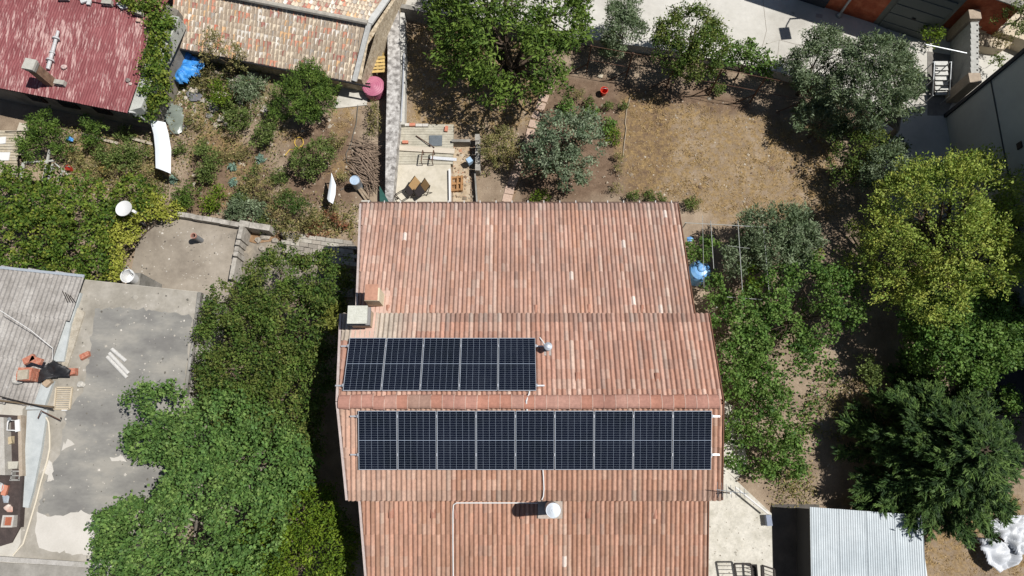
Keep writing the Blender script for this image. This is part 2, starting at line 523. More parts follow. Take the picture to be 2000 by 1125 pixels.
# ================================================================== main house
TH = math.radians(17.0); K = math.tan(TH)
YR, ZR = 2.06, 7.5
def xl_up(y): return -4.91 - 0.093 * (y + 0.7)
def xl_n(y): return -4.99 - 0.085 * (y - 5.18)
def xl_s(y): return -4.56 - 0.074 * (y + 0.82)
XR_UP, XR_N, XR_S = 6.27, 5.86, 5.9
YN1, YN2 = 4.93, 9.24        # north upper eave, north lower eave
YS1, YS2 = -0.78, -6.2
DN = 0.16                    # lower roofs sit this far below the upper ones
def zn(y): return ZR - K * (y - YR)
def zs(y): return ZR - K * (YR - y)
house = thing('tiled_house', 'large house with terracotta tiled double pitched roof carrying fourteen solar panels', 'house', (0.5, 2.0, 0))
HW = mat('house_plaster', [C(214, 200, 176), C(232, 220, 198)], scale=0.8, fine=0.12, fscale=5)
wl = MB()
wl.prism([(xl_n(9.0) + 0.35, YN2 - 0.35), (XR_N - 0.35, YN2 - 0.35), (XR_N - 0.35, YN1 - 0.3), (xl_n(YN1) + 0.35, YN1 - 0.3)], 0, [zn(YN2) - 0.35, zn(YN2) - 0.35, zn(YN1) - 0.4, zn(YN1) - 0.4])
wl.build('wall', HW, house)
wl = MB()
wl.prism([(xl_up(YN1) + 0.4, YN1 - 0.302), (XR_UP - 0.4, YN1 - 0.302), (XR_UP - 0.4, YR), (XR_UP - 0.4, YS1 + 0.302), (xl_up(YS1) + 0.4, YS1 + 0.302), (xl_up(YR) + 0.4, YR)],
         0, [zn(YN1) - 0.22, zn(YN1) - 0.22, ZR - 0.3, zs(YS1) - 0.22, zs(YS1) - 0.22, ZR - 0.3])
wl.build('wall', HW, house)
wl = MB()
wl.prism([(xl_s(YS1) + 0.35, YS1 + 0.3), (XR_S - 0.35, YS1 + 0.3), (XR_S - 0.35, YS2 + 0.35), (xl_s(YS2) + 0.35, YS2 + 0.35)], 0, [zs(YS1) - 0.4, zs(YS1) - 0.4, zs(YS2) - 0.35, zs(YS2) - 0.35])
wl.build('wall', HW, house)

def slope_slab(name, xl, xr, ya, yb, zf, dz, t=0.10):
    V = [(xl(ya), ya, zf(ya) + dz), (xr, ya, zf(ya) + dz), (xr, yb, zf(yb) + dz), (xl(yb), yb, zf(yb) + dz)]
    V = V + [(x, y, z - t) for x, y, z in V]
    F = [(0, 1, 2, 3), (7, 6, 5, 4), (0, 4, 5, 1), (1, 5, 6, 2), (2, 6, 7, 3), (3, 7, 4, 0)]
    if ya < yb: pass
    return mk(name, V, F, mat('roof_deck', [C(150, 104, 84), C(176, 128, 106)], scale=3), house)

roofs = {}
roofs['nu'] = slope_slab('roof', xl_up, XR_UP, YR, YN1 - 0.02, zn, 0.0)
roofs['nl'] = slope_slab('roof', xl_n, XR_N, YN1 - 0.3, YN2 - 0.02, zn, -DN)
roofs['su'] = slope_slab('roof', xl_up, XR_UP, YR, YS1 + 0.02, zs, 0.0)
roofs['sl'] = slope_slab('roof', xl_s, XR_S, YS1 + 0.3, YS2 + 0.02, zs, -DN)

PAL_N = [(C(210, 171, 155), 6), (C(203, 162, 146), 5), (C(215, 181, 167), 4), (C(197, 158, 144), 2), (C(207, 162, 141), 2), (C(224, 200, 187), 1.6), (C(188, 157, 146), 1)]
PAL_U = [(C(208, 163, 145), 6), (C(200, 154, 136), 4), (C(214, 176, 161), 3), (C(193, 151, 137), 2), (C(221, 194, 180), 2.4), (C(182, 153, 142), 1)]
PAL_S = [(C(205, 160, 140), 6), (C(198, 153, 131), 5), (C(210, 170, 150), 3), (C(191, 151, 130), 2), (C(186, 156, 139), 1.2), (C(218, 188, 171), 1.4)]
WHITISH = C(240, 224, 212); DULL = C(160, 132, 120)
def pick(pal, lo=0.87, hi=0.97, tint=(0.99, 0.985, 0.945)):
    w = np.array([p[1] for p in pal]); k = rng.choice(len(pal), p=w / w.sum())
    return np.array(pal[k][0]) * rng.uniform(lo, hi) * np.array(tint)

def panel_cover(x, y):
    return (-4.5 < x < 5.9 and 0.2 < y < 1.75) or (-5.0 < x < 0.7 and 2.45 < y < 4.05)

def house_tiles(key, W, L, xl, xr, ya, yb, zf, dz, sgn, pal, eave_dark=True):
    """courses from ya (top) to yb (eave); sgn +1 north slope, -1 south slope"""
    ct = math.cos(TH); n = int(round(abs(yb - ya) / (L * ct)))
    step = abs(yb - ya) / n / ct
    out = []
    colcol = [pick(pal) for _ in range(97)]
    for r in range(n):
        y0 = ya + sgn * r * step * ct
        ym = y0 + sgn * step * ct * 0.5
        xa = xl(ym); nc = int(round((xr - xa) / W))
        k0 = (xr - nc * W)
        for c in range(nc):
            x0 = k0 + c * W
            sx = 1.0
            if c == 0:                    # first column is cut to the slanting verge
                x0s = xa; sx = (k0 + W - xa) / W
                x0 = x0s
            col = 0.5 * pick(pal) + 0.5 * np.array(colcol[c % len(colcol)])
            col = col * (1.09 if c % 2 else 0.93)
            u = rng.random()
            if u < 0.003: col = np.array(WHITISH)
            elif u < 0.03: col = 0.5 * col + 0.5 * np.array(DULL)
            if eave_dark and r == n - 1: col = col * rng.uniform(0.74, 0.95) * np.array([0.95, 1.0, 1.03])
            xm = x0 + W * 0.5
            if key == 'nu' and xm < -3.0 and ym > 4.0:                     # pale, lime-washed tiles beside the chimney
                m = min(1, (-3.0 - xm) / 0.9); g = np.array(C(206, 192, 176)) * rng.uniform(0.85, 1.08)
                col = col * (1 - m) + g * m
            elif key == 'nu' and xm < -2.3 and ym > 4.2: col = 0.5 * col + 0.5 * np.array(C(200, 184, 168))
            elif key == 'su' and xm < -2.0: col = 0.7 * col + 0.3 * np.array(C(216, 190, 172))
            z0 = zf(y0) + dz + 0.012
            ex, ed = ((sx, 0, 0), (0, ct, -math.sin(TH))) if sgn > 0 else ((-sx, 0, 0), (0, -ct, -math.sin(TH)))
            o = (x0, y0, z0) if sgn > 0 else (x0 + W * sx, y0, z0)
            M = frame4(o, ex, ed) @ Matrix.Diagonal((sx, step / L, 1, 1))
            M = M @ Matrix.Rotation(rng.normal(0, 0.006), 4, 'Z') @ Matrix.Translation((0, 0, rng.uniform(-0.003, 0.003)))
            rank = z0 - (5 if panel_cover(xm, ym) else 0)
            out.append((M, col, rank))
    return out

BU, BL = tile_double_roll(0.15, 0.335), tile_double_roll(0.1415, 0.33)
tu = house_tiles('nu', 0.15, 0.335, xl_up, XR_UP, YR + 0.06, YN1, zn, 0.0, 1, PAL_U)
lay_tiles(roofs['nu'], BU, tu, 'tile', 120, TILE)
tu = house_tiles('su', 0.15, 0.335, xl_up, XR_UP, YR - 0.06, YS1, zs, 0.0, -1, PAL_S)
lay_tiles(roofs['su'], BU, tu, 'tile', 110, TILE)
tu = house_tiles('nl', 0.1415, 0.33, xl_n, XR_N, YN1 - 0.28, YN2, zn, -DN, 1, PAL_N)
lay_tiles(roofs['nl'], BL, tu, 'tile', 40, TILE)
tu = house_tiles('sl', 0.1415, 0.33, xl_s, XR_S, YS1 + 0.28, YS2, zs, -DN, -1, PAL_S)
lay_tiles(roofs['sl'], BL, tu, 'tile', 30, TILE)

# ridge tiles: barrel caps laid end to end along the ridge
RB = MB()
n = 9
rv, rf = [], []
for (x, r) in ((0.0, 0.20), (0.335, 0.215), (0.337, 0.225), (0.365, 0.226), (0.365, 0.19)):
    for i in range(n):
        t = math.pi * i / (n - 1)
        rv.append((x, -r * math.cos(t), 0.55 * r * math.sin(t) - 0.06))
for r_ in range(4):
    for i in range(n - 1): rf.append((r_ * n + i, r_ * n + i + 1, (r_ + 1) * n + i + 1, (r_ + 1) * n + i))
rprot = [mesh_of('ridge_tile', rv, np.array(rf), np.array([c] * (n - 1) + [C(206, 172, 156)] * (2 * (n - 1)) + [c] * (n - 1)), False) for c in (C(190, 142, 126), C(184, 137, 121), C(194, 150, 134), C(178, 144, 128), C(192, 138, 118))]
for m_ in rprot:
    m_.materials.append(TILE); m_.polygons.foreach_set('use_smooth', [False] * len(m_.polygons))
x = xl_up(YR) + 0.02
while x < XR_UP - 0.2:
    o = bpy.data.objects.new('ridge_tile', rprot[rng.integers(0, 5)]); COLL.objects.link(o); o.parent = roofs['nu']
    o.location = Vector((x, YR, ZR + 0.10)) - Vector(OFF['tiled_house']) + Vector((0, rng.normal(0, .008), rng.normal(0, .005))); o.rotation_euler = (rng.normal(0, .03), rng.normal(0, .01), rng.normal(0, 0.02)); OFF[o.name] = OFF['tiled_house']
    x += 0.342
# verges: thin metal trims along the sloping roof edges
VERGE = mat('verge_trim', [C(196, 178, 170), C(214, 200, 194)], scale=4, rough=0.6)
def verge(parent, xf, ya, yb, zf, dz, s):
    MB().beam((xf(ya) + s * 0.03, ya, zf(ya) + dz + 0.02), (xf(yb) + s * 0.03, yb, zf(yb) + dz + 0.02), 0.07, 0.10).build('verge_trim', VERGE, parent)
verge(roofs['nu'], xl_up, YR, YN1 - 0.02, zn, 0.01, -1); verge(roofs['su'], xl_up, YR, YS1 + 0.02, zs, 0.01, -1)
verge(roofs['nl'], xl_n, YN1 - 0.1, YN2 - 0.02, zn, -DN, -1); verge(roofs['sl'], xl_s, YS1 + 0.1, YS2, zs, -DN, -1)
for k_, (ya, yb, zf, dz, xr) in {'nu': (YR, YN1 - 0.02, zn, 0, XR_UP), 'su': (YR, YS1 + 0.02, zs, 0, XR_UP), 'nl': (YN1 - 0.1, YN2 - 0.02, zn, -DN, XR_N), 'sl': (YS1 + 0.1, YS2, zs, -DN, XR_S)}.items():
    MB().beam((xr + 0.02, ya, zf(ya) + dz + 0.0), (xr + 0.02, yb, zf(yb) + dz + 0.0), 0.035, 0.12).build('verge_trim', mat('verge_brown', [C(120, 84, 66)]), roofs[k_])
# north gutter with brackets
gz = zn(YN2) - DN - 0.03
gut = MB()
gut.tube([(xl_n(YN2) - 0.05, YN2 + 0.05, gz), (XR_N + 0.05, YN2 + 0.05, gz)], 0.055, 8)
gutter = gut.build('gutter', mat('copper_gutter', [C(96, 74, 64), C(120, 98, 88)], rough=0.5), house)
x = xl_n(YN2) + 0.25
while x < XR_N:
    MB().box((x, YN2 + 0.05, gz + 0.06), (0.035, 0.15, 0.012)).build('bracket', mat('zinc', [C(210, 206, 200)], rough=0.4), gutter)
    x += 0.565
# raised vent tiles: small hoods standing open on the slope
def vent_tile(key, u, v, zf, dz, s):
    z = 7.0
    for _ in range(30):
        p = P(u, v, z); z = zf(p.y) + dz
    w, l = 0.075, 0.14
    ct = math.cos(TH)
    V = []
    for (t, h) in ((-l, 0.045), (l, 0.11)):
        for q in range(5):
            a = math.pi * q / 4
            V.append((p.x - w * math.cos(a), p.y + s * t * ct, zf(p.y + s * t * ct) + dz + h * math.sin(a) + 0.02))
    F = [(i, i + 1, 6 + i, 5 + i) for i in range(4)] + [(0, 1, 2, 3, 4)]
    mk('vent_tile', V, F, TILE, roofs[key], col=C(186, 138, 118))
for (u, v) in ((758, 604), (842, 604), (1046, 604), (1150, 603), (1254, 604)): vent_tile('nl', u, v, zn, -DN, 1)
for (u, v) in ((1128, 736), (1283, 737)): vent_tile('nu', u, v, zn, 0, 1)
for (u, v) in ((764, 1003), (846, 1003), (890, 1004), (1019, 1004), (1149, 1003), (1279, 1004)): vent_tile('sl', u, v, zs, -DN, -1)

def on_slope(u, v, zf, dz):
    z = 7.0
    for _ in range(40):
        p = P(u, v, z); z = zf(p.y) + dz
    return Vector((p.x, p.y, z))

# plastered chimney with a tile lid, cement skirt round it
MORTAR = mat('pink_mortar', [C(214, 178, 160), C(228, 196, 180)], scale=3, fine=0.12)
def skirt(x0, x1, y0, y1, zf, dz, key, h=0.075):
    V = [(x0, y0, zf(y0) + dz + h), (x1, y0, zf(y0) + dz + h), (x1, y1, zf(y1) + dz + h), (x0, y1, zf(y1) + dz + h)]
    V += [(a, b_, c - 0.08) for a, b_, c in V]
    mk('flashing', V, [(0, 1, 2, 3), (7, 6, 5, 4), (0, 4, 5, 1), (1, 5, 6, 2), (2, 6, 7, 3), (3, 7, 4, 0)], MORTAR, roofs[key])
b0 = on_slope(732, 589, zn, -DN)
cx, cy = b0.x + 0.08, b0.y + 0.02
skirt(cx - 0.3, cx + 0.42, cy - 0.52, cy + 0.36, zn, -DN, 'nl')
ch = MB().box((cx, cy, zn(cy) - 0.10 + 0.25), (0.46, 0.42, 1.2)).build('chimney', mat('chimney_cream', [C(226, 212, 176), C(238, 228, 204)], scale=4), house)
zt = zn(cy) + 0.76
MB().beam((cx - 0.02, cy - 0.2, zt), (cx - 0.02, cy + 0.32, zt - 0.02), 0.40, 0.05).build('chimney_lid', TILE, ch).data.attributes['col']
for f_ in ch.children[0].data.attributes['col'].data: f_.color = (*C(206, 156, 132), 1)
MB().box((cx, cy, zt - 0.10), (0.34, 0.3, 0.14)).build('chimney_mouth', DARK, ch)
# wider chimney with a concrete slab cap
b1 = on_slope(712, 634, zn, 0)
cx, cy = b1.x - 0.02, b1.y + 0.12
skirt(cx - 0.36, cx + 0.42, cy - 0.78, cy + 0.3, zn, 0.0, 'nu')
ch2 = MB().box((cx, cy, zn(cy) + 0.2), (0.58, 0.5, 0.9)).build('chimney', mat('chimney_render', [C(206, 184, 158), C(190, 168, 144)], scale=5), house)
MB().box((cx, cy, zn(cy) + 0.70), (0.66, 0.56, 0.10)).build('chimney_collar', mat('grey_render', [C(150, 148, 146)]), ch2)
for sx in (-1, 1):
    for sy in (-1, 1): MB().box((cx + sx * 0.22, cy + sy * 0.19, zn(cy) + 0.83), (0.07, 0.07, 0.16)).build('cap_post', GREYCONC, ch2)
MB().box((cx - 0.02, cy, zn(cy) + 0.94), (0.60, 0.56, 0.07)).build('cap_slab', mat('cap_concrete', [C(206, 206, 192), C(222, 222, 210)], scale=5), ch2)
# steel flue on the north slope
b2 = on_slope(1069, 682, zn, 0)
fl = MB().tube([(b2.x, b2.y, b2.z - 0.1), (b2.x, b2.y, b2.z + 0.46)], 0.085, 14).build('flue', GALV, house)
MB().box((b2.x, b2.y - 0.02, b2.z + 0.05), (0.34, 0.42, 0.03), tilt=Matrix.Rotation(-TH, 3, 'X')).build('flue_flashing', mat('lead_flashing', [C(170, 160, 154), C(196, 188, 182)], scale=8), fl)
MB().lathe((b2.x, b2.y, b2.z + 0.50), [(0.0, 0.07), (0.05, 0.066), (0.12, 0.03), (0.13, 0.015), (0.13, 0.0), (0.04, -0.005), (0.0, -0.005)], 20).build('flue_cap', STEEL, fl)
# big round steel chimney pot on the south roof
b3 = on_slope(1074, 991, zs, -DN)
pl = MB().box((b3.x, b3.y, b3.z + 0.09), (0.74, 0.64, 0.10), tilt=Matrix.Rotation(TH, 3, 'X')).build('chimney_base', mat('base_cement', [C(176, 164, 152), C(206, 192, 180)], scale=6, fine=0.3), house)
MB().tube([(b3.x + 0.02, b3.y, b3.z), (b3.x + 0.02, b3.y, b3.z + 1.65)], 0.2, 20).build('pipe', GALV, pl)
MB().tube([(b3.x + 0.02, b3.y, b3.z + 1.67), (b3.x + 0.02, b3.y, b3.z + 1.80)], 0.19, 20).build('pipe_neck', DARKIRON, pl)
MB().lathe((b3.x + 0.0, b3.y, b3.z + 1.82), [(0.0, 0.045), (0.035, 0.045), (0.037, 0.03), (0.10, 0.026), (0.102, 0.02), (0.185, 0.012), (0.19, 0.02), (0.205, 0.02), (0.208, -0.03), (0.1, -0.03), (0.0, -0.03)], 28).build('pipe_cowl', STEEL, pl)
# white cable conduits on the roof
CW = mat('white_conduit', [C(240, 240, 238)], fine=0.05, rough=0.5)
def conduit(pts, zf, dz, h=0.09):
    MB().tube([on_slope(u, v, zf, dz) + Vector((0, 0, h)) for u, v in pts], 0.02, 6).build('conduit', CW, house)
conduit([(1059, 905), (1061, 930), (1062, 955), (1061, 969), (1058, 976)], zs, 0)
conduit([(1058, 982), (1000, 982), (940, 982), (892, 982), (886, 986), (885, 1000), (885, 1060), (886, 1180)], zs, -DN)
conduit([(1035, 760), (1033, 770)], zn, 0, 0.10)
MB().tube([on_slope(1033, 770, zn, 0) + Vector((0, 0, .10)), Vector((0.42, YR, ZR + 0.19)), on_slope(1029, 799, zs, 0) + Vector((0, 0, .09)), on_slope(1030, 812, zs, 0) + Vector((0, 0, .08))], 0.026, 6).build('conduit', CW, house)
conduit([(1054, 660), (1060, 668), (1064, 676)], zn, 0, 0.08)

# ================================================================== solar panels
CELLM, nt, b = nodes_of('solar_cell')
ce = ramp(nt, noise(nt, position(nt), 0.9, 5, 0.7).outputs[0], [(0.3, (0.003, 0.005, 0.009)), (0.55, (0.005, 0.007, 0.015)), (0.8, (0.013, 0.016, 0.024))])
nt.links.new(ce.outputs[0], b.inputs['Base Color']); b.inputs['Roughness'].default_value = 0.2; b.inputs['Specular IOR Level'].default_value = 0.22
BACK = mat('cell_gap_backsheet', [C(176, 190, 208)], fine=0.05, rough=0.3)
FRM = mat('panel_frame', [C(206, 210, 214)], fine=0.05, rough=0.35, metal=0.3)
PW, PL = 1.134, 1.762
proot = thing('solar_panel', 'x', 'solar panel', (0, 0, 0), 'solar panels on the tiled roof')
fr = MB(); q = 0.009
for (c, s) in (((0, PL / 2 - q / 2, 0), (PW, q, 0.035)), ((0, -PL / 2 + q / 2, 0), (PW, q, 0.035)), ((PW / 2 - q / 2, 0, 0), (q, PL - 2 * q, 0.035)), ((-PW / 2 + q / 2, 0, 0), (q, PL - 2 * q, 0.035))):
    fr.box(c, s)
fr.build('frame', FRM, proot)
MB().box((0, 0, 0.004), (PW - 2 * q - 0.002, PL - 2 * q - 0.002, 0.012)).build('glass_sheet', BACK, proot)
cv, cf = [], []
gx, gy, mid = 0.0048, 0.0024, 0.012
cw = (PW - 2 * q - 0.016 - 5 * gx) / 6; chh = (PL - 2 * q - 0.020 - mid - 22 * gy) / 24
for r in range(24):
    y = -PL / 2 + q + 0.010 + r * (chh + gy) + (mid - gy if r >= 12 else 0)
    for c in range(6):
        x = -PW / 2 + q + 0.008 + c * (cw + gx)
        k = len(cv); cv += [(x, y, 0.0125), (x + cw, y, 0.0125), (x + cw, y + chh, 0.0125), (x, y + chh, 0.0125)]; cf.append((k, k + 1, k + 2, k + 3))
mk('cell_array', cv, np.array(cf), CELLM, proot, kind='stuff')
ORD = ['first', 'second', 'third', 'fourth', 'fifth', 'sixth', 'seventh', 'eighth', 'ninth']
RAILM = ALU
def panel_row(n, xa, xb, v_top, v_bot, zf, s, rowname, rails_px, first):
    ya, yb = on_slope(1000, v_top, zf, 0.17).y, on_slope(1000, v_bot, zf, 0.17).y
    yc = (ya + yb) / 2
    pitch = (xb - xa) / n
    for i in range(n):
        o = proot if (first and i == 0) else copy_tree(proot)
        o['label'] = 'dark solar panel, %s from the left in the %s' % (ORD[i], rowname)
        o.location = (xa + pitch * (i + 0.5), yc, zf(yc) + 0.17)
        o.rotation_euler = (-TH * s + rng.normal(0, .004), rng.normal(0, .004), rng.normal(0, .0015))
        sc_ = pitch / (PW + 0.022)
        o.scale = (sc_, 1.0, 1.0)
    for j, v in enumerate(rails_px):
        y = on_slope(1000, v, zf, 0.15).y
        z = zf(y) + 0.125
        rl = thing('mounting_rail', 'aluminium mounting rail under the %s, nearer its %s edge' % (rowname, 'upper' if j == 0 else 'lower'), 'rail', (xa - 0.2, y, z), 'rails carrying the solar panels')
        MB().beam((xa - 0.24, y, z), (xb + 0.24, y, z), 0.045, 0.045).build('profile', RAILM, rl)
        for i in range(n + 1):
            MB().box((xa + pitch * i, y, z + 0.068), (0.045 if 0 < i < n else 0.06, 0.085, 0.04), tilt=Matrix.Rotation(-TH * s, 3, 'X')).build('clamp', ALU, rl)
panel_row(5, -5.05, 0.735, 660.5, 763, zn, 1, 'upper row of five', (676, 753), True)
panel_row(9, -4.555, 5.915, 802.5, 917, zs, -1, 'lower row of nine', (813, 888), False)

# ================================================================== aerial on the eave, right
an = thing('tv_aerial', 'thin television aerial reaching out over the lower right roof corner', 'aerial', P(1412, 966, 6.3))
p0 = P(1408, 962, 6.6)
m = MB(); m.tube([(p0.x + 0.1, p0.y, 4.5), (p0.x + 0.1, p0.y, 7.25)], 0.02, 6); m.build('mast', GALV, an)
m = MB(); m.tube([(p0.x - 0.3, p0.y + 0.1, 7.2), (p0.x + 0.62, p0.y - 0.02, 7.2)], 0.012, 5); m.build('boom', GALV, an)
for k in range(7):
    x = p0.x - 0.26 + k * 0.13
    MB().tube([(x, p0.y + 0.1 - 0.017 * k - 0.22 + 0.014 * k, 7.21), (x, p0.y + 0.1 - 0.017 * k + 0.22 - 0.014 * k, 7.21)], 0.007, 4).build('element', GALV, an)
# ================================================================== corrugated sheets
def corr_sheet(w, l, pitch, amp, t=0.008, seg=6):
    """one corrugated sheet; x across the waves, y down the slope"""
    n = int(round(w / pitch)) * seg
    V = []
    for y in (0.0, l):
        for i in range(n + 1):
            x = w * i / n
            V.append((x, y, amp * math.sin(2 * math.pi * x / pitch)))
    F = [(i, n + 1 + i, n + 2 + i, i + 1) for i in range(n)]
    m = len(V)
    V += [(x, y, z - t) for x, y, z in V]
    F += [(m + i, m + i + 1, m + n + 2 + i, m + n + 1 + i) for i in range(n)]
    k = len(V)
    V += [V[n + 1 + i] for i in range(n + 1)] + [V[m + n + 1 + i] for i in range(n + 1)]
    F += [(k + i, k + n + 1 + i, k + n + 2 + i, k + i + 1) for i in range(n)]
    return np.array(V), np.array(F)

def quad_frame(o, ex_pt, ed_pt):
    o, a, b_ = Vector(o), Vector(ex_pt), Vector(ed_pt)
    ex = (a - o).normalized(); en = ex.cross(b_ - o).normalized(); ed = en.cross(ex)
    return frame4(o, ex, ed), (a - o).length, (b_ - o).dot(ed)

def lay_sheets(parent, M, W, L, ncol, nrow, pitch, amp, mat_, name='sheet', lap=0.10, jitter=0.01):
    w, l = W / ncol, L / nrow
    V, F = corr_sheet(w + pitch * 0.6, l + lap, pitch, amp)
    me = mesh_of(name, V, F, None, True); me.materials.append(mat_)
    T = Matrix.Translation(-Vector(OFF[parent.name]))
    for r in range(nrow):
        for c in range(ncol):
            o = bpy.data.objects.new(name, me); COLL.objects.link(o); o.parent = parent; OFF[o.name] = OFF[parent.name]
            off = Matrix.Translation((c * w, r * l, 0.006 * (c % 2) - 0.014 * r + 0.014 * nrow * 0.5))
            tl = Matrix.Rotation(0.012, 4, 'X')
            o.matrix_basis = T @ M @ off @ tl @ Matrix.Rotation(rng.normal(0, jitter * 0.3), 4, 'Z')

def ang_of(M):
    return math.atan2(M[1][1], M[0][1])

# ================================================================== red-roofed outbuilding, top left
E0, E1 = P(-10, 166, 2.3), P(247, 216, 2.3)                     # eave line
R0, R1 = P(-40, -30, 2.45), P(291, 21, 2.45)                        # ridge line
exd = (E1 - E0).normalized()
up = Vector((-exd.y, exd.x, 0))
DEP = (R1 - E1).dot(up)
W0 = 9.0
oT = E1 + up * DEP - exd * W0; oT.z = 2.48
red = thing('red_roof_shed', 'low outbuilding with faded red corrugated roof and grey side wall', 'shed', (E0 + up * 2))
wallp = [E1 - exd * W0 + up * 0.3, E1 + exd * 0.25 + up * 0.3, E1 + exd * 0.55 + up * (DEP + 0.4), E1 - exd * W0 + up * (DEP + 3.4), ]
MB().prism([p[:2] for p in wallp], 0, [2.05, 2.05, 2.25, 1.9]).build('wall', mat('dirty_render', [C(104, 98, 90), C(140, 134, 124), C(160, 154, 144)], scale=1.2, fine=0.3), red)
REDM, nt, b = nodes_of('faded_red_paint')
Mred, WW, LL = quad_frame(oT, oT + exd * W0, E1 - exd * W0 + Vector((0, 0, 0.02)))
ra = -math.atan2(exd.y, exd.x)
st = position(nt, ra, (11.0, 1.3, 1)); st2 = position(nt, ra, (1, 1, 1)); st3 = position(nt, ra, (15.0, 0.5, 1))
w1 = noise(nt, st, 1.0, 5, 0.75); w2 = noise(nt, st2, 0.55, 3); w3 = noise(nt, st3, 1.0, 3, 0.6)
basec = ramp(nt, noise(nt, st2, 1.4, 5).outputs[0], [(0.3, C(130, 73, 75)), (0.55, C(144, 83, 85)), (0.75, C(160, 99, 100))]).outputs[0]
thr = nt.nodes.new('ShaderNodeMath'); thr.operation = 'MULTIPLY_ADD'; thr.inputs[1].default_value = 0.45; thr.inputs[2].default_value = -0.22
nt.links.new(w2.outputs[0], thr.inputs[0])
sm_ = nt.nodes.new('ShaderNodeMath'); sm_.operation = 'ADD'; nt.links.new(w1.outputs[0], sm_.inputs[0]); nt.links.new(thr.outputs[0], sm_.inputs[1])
wear = ramp(nt, sm_.outputs[0], [(0.535, (0, 0, 0)), (0.63, (0.85,) * 3)]).outputs[0]
cc = mixc(nt, basec, C(206, 172, 166), wear)
wear2 = ramp(nt, w3.outputs[0], [(0.60, (0, 0, 0)), (0.70, (0.6,) * 3)]).outputs[0]
cc = mixc(nt, cc, C(190, 140, 138), wear2)
nt.links.new(cc, b.inputs['Base Color']); b.inputs['Roughness'].default_value = 0.7; b.inputs['Specular IOR Level'].default_value = 0.2
rr = MB().prism([tuple((oT + exd * 0.05)[:2]), tuple((oT + exd * (W0 - 0.05))[:2]), tuple((E1 - exd * 0.05 + up * 0.06)[:2]), tuple((E1 - exd * (W0 - 0.05) + up * 0.06)[:2])], [2.31, 2.31, 2.18, 2.18], [2.37, 2.37, 2.24, 2.24]).build('roof', DARK, red)
lay_sheets(rr, Mred, W0, LL, 9, 4, 0.115, 0.016, REDM)
Mback, WB, LB = quad_frame(oT + exd * W0, oT, oT + exd * W0 + up * 3.0 + Vector((0, 0, -0.7)))
lay_sheets(rr, Mback, W0, 3.0, 9, 1, 0.115, 0.016, REDM)
MB().beam(oT + Vector((0, 0, .05)), oT + exd * W0 + Vector((0, 0, .05)), 0.22, 0.05).build('ridge_cap', REDM, red)
MB().tube([E1 - exd * W0 + Vector((0, 0, -0.06)) - up * 0.06, E1 + exd * 0.1 + Vector((0, 0, -0.06)) - up * 0.06], 0.05, 7).build('gutter', mat('dark_gutter', [C(52, 48, 50)]), red)
MB().tube([E1 + exd * 0.1 + Vector((0, 0, -0.06)), E1 + exd * 0.14 + up * 0.15 + Vector((0, 0, -0.4)), E1 + exd * 0.30 + up * 0.24 + Vector((0, 0, -2.2))], 0.045, 7).build('downpipe', WHITE, red)
# cement coping along the right gable
gc = MB(); a0, a1 = E1 + exd * 0.05, E1 + up * DEP + exd * 0.05
gc.prism([tuple((a0 + up * 0.05)[:2]), tuple((a0 + exd * 0.42 + up * 0.3)[:2]), tuple((a1 + exd * 0.75)[:2]), tuple((a1)[:2])], 1.7, [2.22, 2.2, 2.42, 2.44])
gc.build('gable_coping', mat('lime_render', [C(176, 178, 170), C(206, 208, 200)], scale=2), red)
for (u, v, w, h) in ((95, 212, 0.8, 0.9), (165, 232, 0.7, 0.8), (30, 205, 0.7, 0.9)):
    q = E0 + (E1 - E0) * ((u + 10) / 257.0)
    c = Vector((q.x, q.y, 1.25)) + up * 0.27
    wnd = MB().box(c, (w, 0.08, h), math.atan2(exd.y, exd.x)).build('window', mat('shutter_brown', [C(70, 50, 44)]), red)
    MB().box(c - up * 0.05, (w * 0.8, 0.02, h * 0.8), math.atan2(exd.y, exd.x)).build('pane', mat('dark_glass', [(0.01, 0.012, 0.015)], fine=0, rough=0.1), wnd)

def on_red(u, v):
    z = 2.8
    for _ in range(30):
        p = P(u, v, z); t = (p - E1).dot(up) / DEP; z = 2.34 + 0.16 * t
    return Vector((p.x, p.y, z))
# its brick chimney
q = on_red(98, 160)
chm = MB().box((q.x, q.y, q.z + 0.5), (0.36, 0.36, 1.5), math.atan2(exd.y, exd.x)).build('chimney', mat('old_brick_stack', [C(120, 96, 82), C(150, 120, 98), C(168, 150, 128)], scale=4, fine=0.35, fscale=12), red)
MB().box((q.x, q.y, q.z + 1.30), (0.46, 0.46, 0.12), math.atan2(exd.y, exd.x)).build('chimney_cap', mat('cap_grey', [C(190, 188, 178), C(206, 204, 194)], scale=6), chm)
MB().box((q.x, q.y, q.z + 1.17), (0.42, 0.42, 0.12), math.atan2(exd.y, exd.x)).build('chimney_band', GREYCONC, chm)
# flue pipe lying up the roof
fp = thing('flue_pipe', 'white metal flue pipe with collars lying on the red roof', 'pipe', on_red(98, 136))
A, B = on_red(97, 138) + Vector((0, 0, .12)), on_red(117, 64) + Vector((0, 0, .12))
MB().tube([A, A.lerp(B, .5), B], [0.08, 0.075, 0.06], 10).build('tube', mat('pale_zinc', [C(196, 196, 196), C(216, 216, 216)], scale=6, rough=0.5), fp)
for t, rr_ in ((0.25, 0.15), (0.45, 0.10), (0.82, 0.14)):
    a = A.lerp(B, t); d = (B - A).normalized()
    MB().tube([a - d * 0.07, a, a + d * 0.05], [rr_ * 1.15, rr_, rr_ * 0.6], 10).build('collar', MATS['pale_zinc'], fp)
